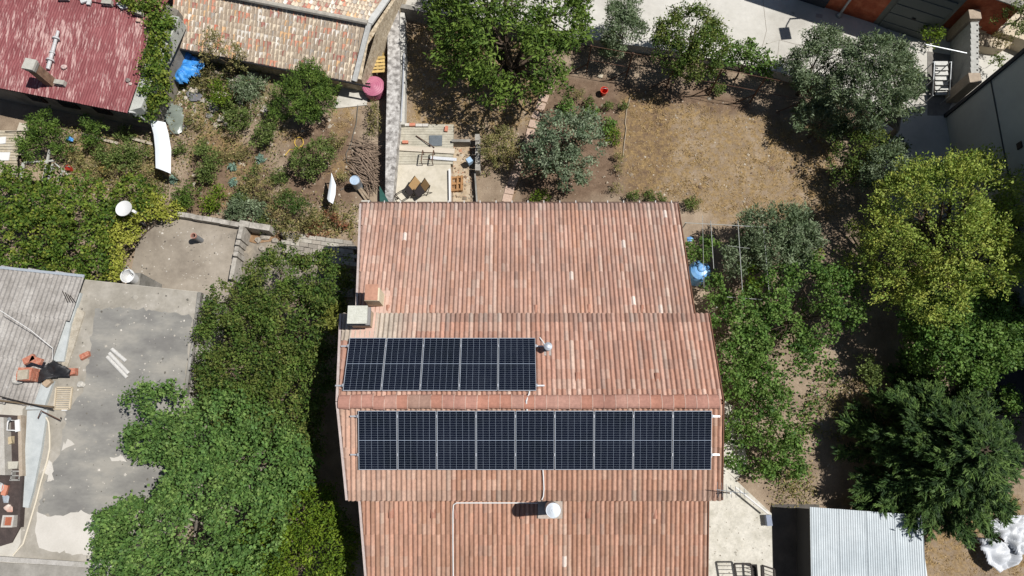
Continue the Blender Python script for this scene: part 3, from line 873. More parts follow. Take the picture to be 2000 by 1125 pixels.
# blocks and stones weighing the red sheets down
BLK = mat('weight_block', [C(168, 164, 154), C(196, 192, 182)], scale=9, fine=0.25)
def hollow_block(u, v, rz, lab, s=(0.42, 0.2, 0.2), fz=on_red):
    q = fz(u, v)
    o = MB()
    a = math.atan2(exd.y, exd.x) + rz
    o.box((0, 0, s[2] * 0.15), (s[0], s[1], s[2] * 0.3)); o.box((0, 0, s[2] * 0.9), (s[0], s[1], s[2] * 0.2))
    for x in (-0.46, -0.02, 0.42): o.box((x * s[0] + 0.01, 0, s[2] * 0.55), (s[0] * 0.1, s[1], s[2] * 0.5))
    R = Matrix.Rotation(a, 3, 'Z')
    V = [Vector((q.x, q.y, q.z + 0.02)) + R @ Vector(p) for p in o.v]
    return mk('concrete_block', V, o.f, BLK, col=o.c, label=lab, cat='block', group='blocks weighing down the red roof')
hollow_block(121, 165, 0.05, 'grey concrete block beside the brick chimney on the red roof')
hollow_block(213, 9, 0.1, 'grey concrete block on the top edge of the red roof')
hollow_block(273, 28, -0.1, 'grey concrete block at the upper right corner of the red roof')
hollow_block(128, -1, 0.2, 'grey concrete block half cut by the top edge of the picture')
def stone(u, v, r, col, lab, fz, grp, name='stone'):
    q = fz(u, v)
    V, F = [], []
    nl, nn = 4, 8
    for i in range(nl + 1):
        t = math.pi * i / nl
        for k in range(nn):
            a = 2 * math.pi * k / nn
            rr_ = r * (1 + rng.normal(0, 0.12))
            V.append((q.x + rr_ * math.sin(t) * math.cos(a) * 1.2, q.y + rr_ * math.sin(t) * math.sin(a), q.z + rr_ * 0.6 * (1 - math.cos(t)) * 0.8))
    F = [(i * nn + k, i * nn + (k + 1) % nn, (i + 1) * nn + (k + 1) % nn, (i + 1) * nn + k) for i in range(nl) for k in range(nn)]
    return mk(name, V, F, PIECE, col=col, label=lab, cat='stone', group=grp)
for (u, v, r, c, lab) in ((126, 132, 0.11, C(216, 190, 184), 'rounded pale stone lying on the red roof below the flue pipe'),
                          (271, 41, 0.09, C(222, 190, 172), 'rounded cream stone near the upper right of the red roof'),
                          (251, 157, 0.09, C(150, 140, 134), 'grey stone on the right edge of the red roof'),
                          (255, 164, 0.07, C(206, 186, 178), 'small pinkish stone at the right edge of the red roof')):
    stone(u, v, r, c, lab, on_red, 'stones on the red roof')
for k, (u, v) in enumerate(((166, 3), (176, 5), (236, 12), (244, 15))):
    q = on_red(u, v)
    MB().box(q + Vector((0, 0, .05)), (0.3, 0.16, 0.07), 0.4 + k).build('tile_shard', PIECE, label=['broken terracotta tile on the red roof ridge, leftmost of four', 'broken terracotta tile on the red roof ridge, second of four', 'broken terracotta tile on the red roof ridge, third of four', 'broken terracotta tile on the red roof ridge, rightmost of four'][k], cat='tile', group='broken tiles on the red roof ridge').data
# ================================================================== old house with mixed barrel tiles, top
EZ, RZ = 1.2, 2.45
SE0, SE1 = P(334, 88, EZ), P(690, 158, EZ)
ed_ = (SE1 - SE0).normalized(); un = Vector((-ed_.y, ed_.x, 0))
RG0, RG1 = P(500, 10, RZ), P(697, 42, RZ)
DP = (RG1 - SE1).dot(un)
old = thing('old_tile_house', 'old stone house with weathered cream and salmon barrel tiles', 'house', (SE0 + SE1) / 2 + un * DP)
WSp = (SE1 - SE0).length
RUB = mat('rubble_render', [C(172, 154, 130), C(204, 188, 162), C(226, 213, 190)], scale=5, fine=0.4, fscale=10, bump=0.4)
NDP = 4.2
def dz_(t): return 2.5 + 1.25 * t
wallpts = [SE0 + ed_ * 0.15 + un * 0.18, SE1 + ed_ * 0.30 + un * 0.18, SE1 + ed_ * 0.75 + un * DP, SE1 + ed_ * 1.2 + un * (DP + NDP), SE0 + ed_ * 0.15 + un * (DP + NDP), SE0 + ed_ * 0.15 + un * DP]
MB().prism([p[:2] for p in wallpts], 0, [EZ - .08, EZ - .08, RZ - .1, EZ - .2, EZ - .2, RZ - .1]).build('wall', RUB, old)
GXV = mat('white_verge', [C(196, 196, 192), C(222, 222, 218)], scale=5, fine=0.2)
oTop = SE0 + un * DP; oTop.z = RZ + .02
def slab4(pts, t, name, m, par):
    V = [tuple(p) for p in pts]; V += [(x, y, z - t) for x, y, z in V]
    return mk(name, V, [(0, 1, 2, 3), (7, 6, 5, 4), (0, 4, 5, 1), (1, 5, 6, 2), (2, 6, 7, 3), (3, 7, 4, 0)], m, par)
def zz(p, z): return Vector((p.x, p.y, z))
orf = slab4([zz(SE0, EZ - .08), zz(SE1, EZ - .08), zz(SE1 + un * DP + ed_ * 0.35, RZ - .06), zz(oTop, RZ - .06)], 0.12, 'roof', mat('tile_bed', [C(176, 158, 138), C(200, 182, 160)], scale=6), old)
onr = slab4([zz(oTop, RZ - .06), zz(SE1 + un * DP + ed_ * 0.35, RZ - .06), zz(SE1 + un * (DP + NDP) + ed_ * 0.9, EZ - .2), zz(SE0 + un * (DP + NDP), EZ - .2)], 0.12, 'roof', MATS['tile_bed'], old)
PALO = [(C(238, 222, 198), 6), (C(224, 208, 186), 5), (C(248, 240, 228), 4.5), (C(210, 194, 174), 3), (C(226, 164, 138), 2.4), (C(186, 132, 120), 2), (C(240, 198, 152), 2), (C(192, 184, 174), 2), (C(218, 130, 106), 1)]
TB = tile_barrel(0.205, 0.27)
tl_ = []
def old_tiles(Mf, W, L, rows, zk):
    nc = int(W / 0.172); l = L / rows
    for r in range(rows):
        for c in range(nc):
            M = Mf @ Matrix.Translation((c * W / nc + rng.normal(0, 0.006), r * l + rng.normal(0, 0.012), 0.02 + rng.uniform(-0.006, 0.008))) @ Matrix.Rotation(rng.normal(0, 0.03), 4, 'Z') @ Matrix.Diagonal((1, l / 0.27, 1, 1))
            tl_.append((M, pick(PALO, .98, 1.12, (1, 1, 1)), zk - 0.001 * r + M.translation.x * 0.01))
    return
Mf, W_, L_ = quad_frame(oTop, oTop + ed_ * 3, zz(SE0, EZ))
old_tiles(Mf, WSp + 0.02, L_ + 0.05, 10, 10)
lay_tiles(orf, TB, tl_, 'tile', 230, TILE, 30)
tl_ = []
tR = SE1 + un * DP + ed_ * 0.35; tR.z = RZ + .02
Mn, W_, L_ = quad_frame(tR, oTop, zz(tR + un * NDP, EZ - .12))
old_tiles(Mn, WSp + 0.3, L_, 15, 5)
lay_tiles(onr, TB, tl_, 'tile', 70, TILE, 20)
MB().tube([oTop + Vector((0, 0, .06)), tR + Vector((0, 0, .06))], 0.11, 8).build('ridge', mat('ridge_mortar', [C(176, 170, 158), C(204, 198, 186)], scale=5, fine=0.3), old)
vb = MB(); vb.beam(zz(SE1 + ed_ * 0.06, EZ + .02), tR + Vector((0, 0, .02)) + ed_ * 0.06, 0.2, 0.1); vb.build('verge', GXV, old)
vb = MB(); vb.beam(tR + ed_ * 0.06, zz(SE1 + un * (DP + NDP) + ed_ * 0.95, EZ - .14), 0.26, 0.1); vb.build('verge', GXV, old)
MB().tube([zz(SE0 - un * 0.06, EZ - .1), zz(SE1 - un * 0.06, EZ - .1), zz(SE1 - un * 0.06 + ed_ * 0.75, EZ - .14)], 0.045, 7).build('gutter', mat('black_gutter', [C(44, 42, 44)]), old)
MB().box(zz(SE0 + ed_ * 2.6 + un * 0.15, .6), (0.9, 0.1, 0.5), math.atan2(ed_.y, ed_.x)).build('window', mat('old_window', [C(90, 96, 100)], rough=0.3), old)
# cables of the left edge: loose stones of the rubble gable
# ================================================================== retaining wall, patio
RW = mat('lichen_concrete', [C(132, 128, 124), C(186, 182, 177), C(220, 217, 212)], scale=5, fine=0.35, fscale=16, bump=0.4, lo=0.35, hi=0.62)
RWZ = 0.95
rwp = poly_px([(757, 12), (779, 12), (781, 120), (780, 240), (766, 398), (752, 398), (754, 240), (757, 120)], RWZ)
MB().prism(rwp, -0.05, RWZ).build('retaining_wall', RW, label='long mottled grey concrete wall dividing the two gardens', cat='wall')
MB().prism(poly_px([(781, 14), (790, 15), (792, 110), (790, 243), (781, 243)], 0.62), 0, 0.62).build('wall_footing', mat('white_render', [C(196, 194, 186), C(218, 216, 208)], scale=3), label='pale rendered ledge along the right side of the dividing wall', cat='ledge')
MB().tube([P(789, 105, 0.75), P(787, 170, .75), P(783, 238, .75)], 0.035, 7).build('drain_pipe', mat('grey_pvc', [C(190, 194, 200)], rough=0.4), label='thin grey plastic pipe running along the dividing wall', cat='pipe')
nw = MB(); nw.prism(poly_px([(770, 5), (1130, 66), (1130, 76), (770, 13)], 0.9), -0.1, 0.9)
nw.build('boundary_wall', GREYCONC, label='grey concrete boundary wall between the street and the garden behind the big tree', cat='wall')
PZ = 0.35
PAT = mat('patio_concrete', [C(196, 188, 168), C(214, 206, 188), C(224, 217, 201)], scale=1.2, fine=0.12, fscale=6, bump=0.1)
MB().prism(poly_px([(757, 321), (880, 321), (879, 420), (752, 420)], PZ), -0.05, PZ).build('patio', PAT, kind='structure')
dk = MB().prism(poly_px([(768, 242), (886, 243), (884, 320.5), (757, 320.5)], PZ - 0.03), -0.05, PZ - 0.03).build('terrace', mat('terrace_bed', [C(180, 174, 156)]), kind='structure')
for k in range(16):                                              # ribbed paving boards of the upper terrace
    v0 = 243.5 + k * 4.82
    x0 = 768 - 11 * k / 16.0
    MB().prism(poly_px([(x0, v0), (886 - k * 0.1, v0), (886 - k * 0.1, v0 + 4.5), (x0, v0 + 4.5)], PZ), PZ - 0.028, PZ + rng.uniform(0, 0.006), col=None).build('paving_board', mat('ribbed_board', [C(178, 172, 154), C(194, 188, 170), C(202, 197, 180)], scale=2.5, fine=0.18, fscale=10), dk)
MB().prism(poly_px([(876, 330), (880, 330), (880, 400), (877, 400)], 0.5), 0, 0.5).build('patio_kerb', WHITE, label='narrow white kerb along the right edge of the patio', cat='kerb')
def place_box(u, v, z, size, rz, name, m, lab, cat, grp=None, col=None):
    p = P(u, v, z)
    o = MB().box((p.x, p.y, z + size[2] / 2), size, rz, col)
    return mk(name, o.v, o.f, m, col=o.c, label=lab, cat=cat, group=grp)
BRK = mat('orange_brick', [C(206, 128, 100), C(222, 156, 130)], scale=9, fine=0.2)
for (u, v, rz, lab) in ((778, 246, 0.03, 'orange brick at the top left corner of the terrace'), (806, 245, 0.05, 'orange brick among white blocks on the terrace edge'),
                        (872, 253, 1.45, 'orange brick standing near the right end of the terrace'), (792, 279, 0, 'orange brick lying above the long plank on the terrace'),
                        (771, 320, 0.05, 'orange brick at the left edge of the patio')):
    place_box(u, v, PZ + 0.012, (0.25, 0.13, 0.11), rz, 'brick', BRK, lab, 'brick', 'bricks on the terrace')
for (u, v, w, lab) in ((795, 245, 0.22, 'white block on the terrace edge, leftmost of three'), (819, 246, 0.3, 'white block on the terrace edge, middle of three'), (831, 246, 0.26, 'white block on the terrace edge, rightmost of three')):
    place_box(u, v, PZ + 0.012, (w, 0.13, 0.09), 0.0, 'white_block', mat('white_stone', [C(206, 200, 190), C(224, 220, 212)], scale=8), lab, 'block', 'white blocks on the terrace edge')
place_box(851, 275, PZ + 0.013, (0.56, 0.5, 0.03), 0, 'slate_slab', mat('slate', [C(104, 112, 118), C(122, 130, 136)], scale=4), 'blue grey square slab lying on the terrace', 'slab')
a, b_ = P(774, 290, PZ), P(888, 297, PZ)
MB().beam((a.x, a.y, PZ + 0.06), (b_.x, b_.y, PZ + 0.06), 0.24, 0.06).build('plank', mat('bleached_plank', [C(206, 194, 174), C(226, 216, 200)], scale=3, fine=0.2, stretch=(0.3, 6, 1)), label='long bleached wooden plank lying across the terrace', cat='plank')
a, b_ = P(813, 266, PZ), P(849, 291, PZ)
MB().tube([(a.x, a.y, PZ + 0.05), (b_.x, b_.y, PZ + 0.14)], 0.022, 6).build('iron_bar', RUST, label='rusty iron bar lying diagonally on the terrace', cat='bar')
fr = thing('metal_trestle', 'small rusty metal frame standing on the terrace', 'trestle', P(838, 313, PZ))
for x in (828, 849):
    a, b_ = P(x, 302, PZ), P(x - 3, 323, PZ)
    MB().beam((a.x, a.y, PZ + 0.45), (b_.x, b_.y, PZ + 0.45), 0.04, 0.04).build('side_rail', RUST, fr)
    for q in (a, b_): MB().beam((q.x, q.y, PZ), (q.x, q.y, PZ + 0.43), 0.03, 0.03).build('leg', RUST, fr)
for v in (306, 319):
    a, b_ = P(828, v, PZ), P(849, v, PZ)
    MB().beam((a.x, a.y, PZ + 0.4), (b_.x, b_.y, PZ + 0.4), 0.02, 0.02).build('cross_bar', RUST, fr)
a, b_ = P(841, 310, PZ), P(892, 313, PZ)
MB().beam((a.x, a.y, PZ + 0.1), (b_.x, b_.y, PZ + 0.06), 0.14, 0.04).build('metal_channel', mat('white_metal', [C(224, 226, 230)], rough=0.3), label='white metal channel lying beside the rusty frame', cat='channel')
# folding chairs on the patio
def lounge(name, lab, pts, w, cols, grp):
    t = thing(name, lab, 'chair', Vector(pts[0]), grp)
    pts = [Vector(p) for p in pts]
    d = (pts[-1] - pts[0]); d.z = 0; d.normalize(); s = Vector((-d.y, d.x, 0)) * w / 2
    for k, c in enumerate(cols):
        if c is None: continue
        a, b_ = pts[k], pts[k + 1]
        V = [a - s, a + s, b_ + s, b_ - s]; V += [v - Vector((0, 0, 0.02)) for v in V]
        mk(['foot_sling', 'seat_sling', 'back_sling'][min(k, 2)], V, [(0, 1, 2, 3), (7, 6, 5, 4), (0, 4, 5, 1), (1, 5, 6, 2), (2, 6, 7, 3), (3, 7, 4, 0)], mat('sling_%d%d' % (int(c[0] * 99), int(c[2] * 99)), [c], fine=0.15), t)
    for sg in (-1, 1):
        MB().tube([p + s * sg * 1.06 for p in pts], 0.018, 5).build('side_tube', DARKIRON, t)
        m1 = pts[1] + s * sg * 1.06; m2 = pts[2] + s * sg * 1.06
        MB().tube([m1, Vector((m2.x, m2.y, PZ + 0.01))], 0.016, 5).build('leg', DARKIRON, t)
        MB().tube([m2, Vector((m1.x, m1.y, PZ + 0.01))], 0.016, 5).build('leg', DARKIRON, t)
    MB().tube([pts[0] - s, pts[0] + s], 0.018, 5).build('cross_tube', DARKIRON, t)
    return t
OC, BKc = C(212, 172, 120), C(52, 46, 46)
lounge('folding_chair', 'reclined folding chair with orange and black cloth on the patio', [P(778, 386, PZ + 0.28), P(795, 376, PZ + .33), P(803, 368, PZ + .36), P(816, 350, PZ + .62)], 0.38, [None, BKc, OC], 'folding chairs on the patio')
lounge('folding_chair', 'upright folding chair with black seat and orange back on the patio', [P(812, 378, PZ + .4), P(826, 368, PZ + .42), P(835, 355, PZ + .8)], 0.38, [BKc, OC], 'folding chairs on the patio')
MB().tube([P(778, 388, PZ + .05), P(770, 383, PZ + .3), P(774, 379, PZ + .32)], 0.03, 6).build('dark_roll', DARKIRON, label='dark rolled cushion at the foot of the reclined chair', cat='cushion')
V = [P(741, 362, 1.5), P(763, 400, 1.3), P(742, 402, 1.2), P(740, 362, 1.45)]
mk('green_tarpaulin', [V[0], V[1] + Vector((0, 0, 0)), V[2], V[0] - Vector((0, 0, .05)), V[1] - Vector((0, 0, .05)), V[2] - Vector((0, 0, .05))], [(0, 2, 1), (3, 4, 5), (0, 1, 4, 3), (1, 2, 5, 4), (2, 0, 3, 5)], mat('green_cloth', [C(46, 92, 84), C(64, 112, 102)], scale=5), label='dark green triangular tarpaulin at the corner of the house', cat='tarpaulin')
# pallet maker
def pallet(name, lab, o, ex, ey, L, W, cols, grp=None, n=6):
    o, ex, ey = Vector(o), Vector(ex).normalized(), Vector(ey).normalized()
    en = ex.cross(ey)
    t = thing(name, lab, 'pallet', o, grp)
    def bx(nm, c, sx, sy, sz, col):
        V = [o + ex * (c[0] + i * sx / 2) + ey * (c[1] + j * sy / 2) + en * (c[2] + k * sz / 2) for k in (-1, 1) for i, j in ((-1, -1), (1, -1), (1, 1), (-1, 1))]
        mk(nm, V, [(3, 2, 1, 0), (4, 5, 6, 7), (0, 1, 5, 4), (1, 2, 6, 5), (2, 3, 7, 6), (3, 0, 4, 7)], WOOD, t, col=np.array(col) * rng.uniform(0.85, 1.1))
    for k in range(n): bx('slat', (L / 2, W * (k + 0.5) / n, 0.115), L, W / n * 0.72, 0.025, cols)
    for x in (0.06, L / 2, L - 0.06): bx('stringer', (x, W / 2, 0.05), 0.09, W, 0.09, np.array(cols) * 0.8)
    for k in (0, n // 2, n - 1): bx('bottom_board', (L / 2, W * (k + 0.5) / n, -0.01), L, W / n * 0.72, 0.022, np.array(cols) * 0.85)
    return t
YW = C(226, 194, 124)
pallet('wooden_pallet', 'yellow wooden pallet leaning between the stone house and the wall, upper one', P(727, 112, 0.25), P(752, 110, .5) - P(727, 112, .3), Vector((0.02, 0.45, 0.62)), 0.62, 1.0, YW, 'pallets between the stone house and the wall', 5)
pallet('wooden_pallet', 'yellow wooden pallet leaning in front of another behind the pink tank', P(724, 144, 0.45), P(751, 142, .5) - P(724, 144, .5), Vector((0.0, 0.72, 0.35)), 0.66, 0.72, YW, 'pallets between the stone house and the wall', 5)
pallet('wooden_pallet', 'small orange brown wooden pallet tipped against the patio edge', P(879, 374, 0.12), Vector((0.02, 1, 0.0)), Vector((-0.62, 0, 0.55)) * -1 + Vector((0, 0, .7)), 0.70, 0.55, C(200, 152, 104), None, 6)
# pink water tank
TKZ = 0.5
tp = P(729, 168, TKZ)
tk = thing('water_tank', 'round pink plastic water tank beside the dividing wall', 'tank', (tp.x, tp.y, 0))
PINK = mat('pink_plastic', [C(186, 104, 132), C(204, 128, 152)], scale=3, fine=0.1, rough=0.5)
MB().lathe((tp.x, tp.y, 0), [(0.0, 0.0), (0.45, 0.0), (0.47, 0.1), (0.47, TKZ - .1), (0.44, TKZ)], 28).build('body', PINK, tk)
MB().lathe((tp.x, tp.y, TKZ), [(0.47, -0.03), (0.49, 0.0), (0.44, 0.03), (0.41, 0.022), (0.35, 0.045), (0.32, 0.037), (0.26, 0.06), (0.23, 0.052), (0.17, 0.075), (0.14, 0.067), (0.08, 0.088), (0.0, 0.09)], 28).build('lid', PINK, tk)
MB().tube([(tp.x - 0.5, tp.y + 0.1, TKZ + .08), (tp.x - 0.12, tp.y + 0.06, TKZ + .1)], 0.03, 6).build('inlet_pipe', DARKIRON, tk)
MB().prism(poly_px([(670, 165), (722, 158), (716, 205), (650, 212)], 0.05), -0.1, 0.05).build('doorstep_slab', CONC, kind='structure')
# plank and dark grating at the top, between house and wall
MB().beam(P(748, 15, 0.5), P(746, 48, 0.25), 0.1, 0.05).build('leaning_board', mat('grey_board', [C(196, 186, 170)]), label='pale narrow board leaning in the dark gap beside the stone house', cat='board')
gt = thing('iron_grating', 'dark iron grating in the gap at the top edge of the picture', 'grating', P(742, 4, 0.6))
for k in range(6): MB().beam(P(731 + k * 0.6, -4 + 3 * k, 0.9), P(755, -4 + 3 * k, 0.9), 0.03, 0.03).build('bar', DARKIRON, gt)
# little block-walled pit beside the terrace
pw = MB(); pw.prism(poly_px([(882, 272), (918, 272), (918, 277), (882, 277)], 0.5), -0.02, 0.5); pw.build('pit_wall', GREYCONC, label='short grey wall closing the pit beside the terrace', cat='wall')
bw = thing('block_wall', 'low wall of pale concrete blocks on the right of the pit', 'wall', P(933, 300, 0))
BLKW = mat('pale_block', [C(150, 146, 138), C(190, 186, 178)], scale=4, fine=0.3)
for k in range(5):
    for r in range(3):
        p = P(933, 268 + k * 14.5, 0.6)
        MB().box((p.x + rng.normal(0, 0.01), p.y, 0.1 + 0.2 * r), (0.2, 0.31, 0.185)).build('block', BLKW, bw)
p = P(917, 314, 0.45)
MB().box((p.x, p.y, 0.42), (0.22, 0.24, 0.26), 0.6).build('blue_box', mat('pale_blue_box', [C(176, 204, 230)]), label='small pale blue box in the shadow of the block wall', cat='box')
MB().prism(poly_px([(885, 280), (918, 280), (918, 400), (885, 400)], 0.02), -0.2, 0.03).build('pit_floor', mat('dusty_floor', [C(176, 154, 126), C(196, 176, 148), C(206, 190, 166)], scale=3, fine=0.25), kind='structure')
MB().prism(poly_px([(926, 336), (929, 336), (933, 396), (930, 396)], 0.28), 0, 0.28).build('garden_kerb', GREYCONC, label='thin upright kerb running from the block wall to the house', cat='kerb')

# ================================================================== things in the upper left garden
def crumpled(name, lab, cat, outline, z, m, amp=0.12, n=16, seed=0, parent=None, grp=None):
    """cloth or plastic sheet thrown on the ground: outline in survey pixels, folds as geometry"""
    poly = poly_px(outline, z)
    a = np.array(poly); lo, hi = a.min(0), a.max(0)
    X, Y = np.meshgrid(np.linspace(lo[0], hi[0], n * 2), np.linspace(lo[1], hi[1], n * 2))
    pp = np.stack([X, Y, X * 0 + seed], -1)
    Z = np.abs(lump(pp * 3.1, seed)) * 0.7 + np.abs(lump(pp * 7.0, seed + 1)) * 0.35
    ins = in_poly(X, Y, poly)
    edge = blur(ins.astype(float), 3)
    Zw = z + 0.03 + amp * Z * edge
    keep = ins
    idx = -np.ones(X.shape, int); idx[keep] = np.arange(keep.sum())
    V = np.stack([X[keep], Y[keep], Zw[keep]], -1)
    F = []
    for j in range(X.shape[0] - 1):
        for i in range(X.shape[1] - 1):
            q = [idx[j, i], idx[j, i + 1], idx[j + 1, i + 1], idx[j + 1, i]]
            if min(q) >= 0: F.append(q)
    V2 = V - np.array([0, 0, 0.012])
    k = len(V)
    F2 = [[i + k for i in f[::-1]] for f in F]
    return mk(name, np.vstack([V, V2]), F + F2, m, parent, label=lab, cat=cat, group=grp, smooth=False)
BLUEM = mat('blue_tarp', [C(36, 120, 214), C(70, 156, 236), C(120, 190, 250)], scale=5, fine=0.15, rough=0.45)
crumpled('blue_tarpaulin', 'bright blue crumpled tarpaulin near the ivy covered gable', 'tarpaulin', [(338, 112), (350, 101), (370, 104), (384, 112), (392, 118), (403, 124), (402, 136), (393, 140), (394, 152), (378, 154), (370, 166), (356, 170), (342, 162), (340, 146), (346, 136), (338, 124)], 0.4, BLUEM, 0.34, 18, 1)
PLAST, nt, b = nodes_of('clear_plastic')
b.inputs['Base Color'].default_value = (*C(150, 160, 150), 1); b.inputs['Roughness'].default_value = 0.25; b.inputs['Alpha'].default_value = 0.75
crumpled('plastic_sheet', 'grey green sheet of clear plastic by the corner of the red roofed shed', 'plastic sheet', [(318, 210), (335, 200), (358, 210), (362, 232), (358, 262), (335, 266), (326, 240), (312, 232)], 0.1, PLAST, 0.14, 12, 2)
WSH = mat('white_sheet', [C(236, 244, 250), C(246, 250, 252)], fine=0.06, rough=0.4)
def curved_panel(name, lab, cat, row_a, row_b, z, sag, posts, grp=None):
    t = thing(name, lab, cat, Vector((P(*row_a[0], 0).x, P(*row_a[0], 0).y, 0)), grp)
    V, F = [], []
    n = len(row_a); m = 6
    for i in range(n):
        a, b_ = P(*row_a[i], z), P(*row_b[i], z)
        for k in range(m + 1):
            s = k / m; p = a.lerp(b_, s); p.z = z + sag * math.sin(math.pi * s)
            V.append(tuple(p))
    F = [(i * (m + 1) + k, (i + 1) * (m + 1) + k, (i + 1) * (m + 1) + k + 1, i * (m + 1) + k + 1) for i in range(n - 1) for k in range(m)]
    k0 = len(V); V2 = [(x, y, zz_ - 0.015) for x, y, zz_ in V]
    mk('sheet', V + V2, F + [tuple(q + k0 for q in f[::-1]) for f in F], WSH, t, smooth=True)
    for (u, v) in posts:
        q = P(u, v, z); MB().tube([(q.x, q.y, 0), (q.x, q.y, z - 0.02)], 0.03, 6).build('post', MATS['raw_pole'] if 'raw_pole' in MATS else mat('raw_pole', [C(150, 130, 104)]), t)
    return t
curved_panel('white_canopy', 'long white metal sheet raised on posts by the shed corner', 'canopy', [(293, 235), (300, 262), (303, 290), (304, 328)], [(323, 239), (329, 262), (334, 292), (333, 339)], 1.1, 0.05, [(298, 240), (320, 243), (307, 326), (331, 334)])
sh = curved_panel('white_cloth', 'white cloth sheet hung in the garden above the tiled house', 'cloth', [(647, 338), (643, 362), (639, 388), (642, 394)], [(648, 339), (656, 361), (655, 380), (650, 398)], 0.9, 0.06, [(647, 341), (646, 393)])
dm = thing('metal_drum', 'round silver topped drum beside the pile of sticks', 'drum', P(693, 352, 0))
q = P(693, 352, 0.8)
MB().lathe((q.x, q.y, 0), [(0.0, 0.0), (0.2, 0.0), (0.2, 0.3), (0.21, 0.31), (0.2, 0.33), (0.2, 0.78), (0.22, 0.8)], 22).build('body', mat('zinc_tub', [C(150, 160, 168), C(180, 188, 196)], scale=4, rough=0.35, metal=0.5), dm)
MB().lathe((q.x, q.y, 0.8), [(0.22, 0.0), (0.215, 0.02), (0.18, -0.02), (0.0, -0.02)], 22).build('lid', mat('pale_blue_metal', [C(176, 200, 224), C(206, 222, 238)], scale=5, rough=0.35), dm)
for k, (a, b_) in enumerate((((694, 360), (716, 392)), ((700, 362), (722, 390)))):
    MB().beam(P(*a, 0.3), P(*b_, 0.1), 0.09, 0.05).build('garden_plank', mat('old_plank', [C(150, 132, 110), C(176, 160, 138)], scale=6, fine=0.3), label=['weathered plank leaning from the silver drum, left of the pair', 'weathered plank leaning from the silver drum, right of the pair'][k], cat='plank', group='planks below the silver drum')
MB().prism(poly_px([(706, 391), (724, 391), (724, 402), (704, 402)], 0.3), 0, 0.3).build('stone_post', CONC, label='pale square concrete pier at the corner of the tiled roof', cat='pier')
# stick pile: each stick its own part
pile = thing('stick_pile', 'long heap of dry grey brown sticks against the dividing wall', 'stick pile', P(720, 320, 0))
smesh = []
for k in range(10):
    L = rng.uniform(0.7, 1.4); m = MB(); pts_ = [(-L / 2, 0, 0), (-L * 0.15, rng.normal(0, .05), rng.normal(0, .03)), (L * 0.2, rng.normal(0, .05), rng.normal(0, .03)), (L / 2, rng.normal(0, .08), 0)]
    m.tube(pts_, [0.022, 0.019, 0.015, 0.008], 5, tuple(np.array(C(156, 136, 118)) * rng.uniform(0.6, 1.15)))
    me = mesh_of('stick', np.array(m.v), m.f, m.c); me.materials.append(WOOD); smesh.append(me)
off = Vector(OFF[pile.name])
for k in range(170):
    t = rng.random(); u = 721 + (rng.random() - .5) * 34 - 4 * t; v = 283 + 82 * t
    p = P(u, v, 0); o = bpy.data.objects.new('stick', smesh[rng.integers(0, 10)]); COLL.objects.link(o); o.parent = pile; OFF[o.name] = OFF[pile.name]
    o.location = Vector((p.x, p.y, 0.06 + 0.35 * rng.random() * (1 - abs(u - 721) / 24))) - off
    o.rotation_euler = (0, rng.normal(0, 0.16), rng.normal(-0.35 if t < .5 else -0.75, 0.35))
# hoses
def hose(pts, r, m, lab, name='hose', z=0.04, cat='hose'):
    MB().tube([P(u, v, z) for u, v in pts], r, 6).build(name, m, label=lab, cat=cat)
YH = mat('yellow_hose', [C(226, 190, 90)], fine=0.1)
GH = mat('grey_hose', [C(112, 108, 100)], fine=0.1)
cp = [P(584 + 8.5 * math.cos(t), 278 + 10 * math.sin(t), 0.05) for t in np.linspace(0.5, 6.6, 22)]
MB().tube(cp + [P(580, 292, .05), P(566, 292, .05), P(556, 304, .05)], 0.02, 6).build('yellow_hose', YH, label='yellow garden hose coiled on the bare soil', cat='hose')
hose([(139, 346), (138, 352), (142, 360), (145, 369)], 0.03, YH, 'short yellow hose near the wooden hutch', 'yellow_hose')
hose([(699, 205), (696, 240), (690, 262), (686, 280), (676, 300), (677, 318), (690, 327)], 0.022, GH, 'dark thin hose running past the stick pile', 'dark_hose')
hose([(665, 371), (675, 366), (690, 367)], 0.022, GH, 'dark hose end curling out from the silver drum', 'dark_hose')
# boards, hutch and deck at the left edge
deck = thing('wooden_deck', 'weathered grey wooden deck at the left edge of the picture', 'deck', P(10, 300, 0))
GW = mat('grey_deck_wood', [C(170, 158, 134), C(196, 184, 160), C(206, 198, 180)], scale=2, fine=0.25, fscale=12)
for k in range(17):
    v = 254 + k * 5.4
    xr_ = 48 if v < 300 else 33
    MB().prism(poly_px([(-60, v), (xr_ + rng.normal(0, 1), v + 1.0), (xr_, v + 5.6), (-60, v + 4.6)], 0.4), 0.34, 0.4 + rng.uniform(0, .01)).build('board', GW, deck)
MB().prism(poly_px([(-40, 256), (30, 258), (30, 342), (-40, 342)], 0.3), 0, 0.335).build('base', DARK, deck)
place_box(3, 275, 0.415, (0.4, 0.32, 0.04), 0.1, 'white_board', WHITE, 'small white board cut by the left edge, upper one on the deck', 'board', 'white boards on the deck')
place_box(8, 306, 0.415, (0.5, 0.38, 0.04), 0.0, 'white_board', WHITE, 'white board lying on the deck, lower one', 'board', 'white boards on the deck')
MB().prism(poly_px([(38, 239), (62, 246), (60, 256), (32, 256)], 0.5), 0.2, 0.5).build('pale_table', PAT, label='pale slab standing in the shadow of the red roofed shed', cat='slab')
hut = thing('wooden_hutch', 'small open wooden hutch with grey posts beside the deck', 'hutch', P(85, 330, 0))
for k in range(6):
    u = 48 + k * 6.6
    MB().prism(poly_px([(u, 322), (u + 6.0, 321), (u + 4.2, 352), (u - 1.8, 353)], 0.6), 0.55, 0.6).build('roof_board', mat('hutch_board', [C(160, 140, 116), C(186, 168, 142)], scale=4, fine=0.3), hut)
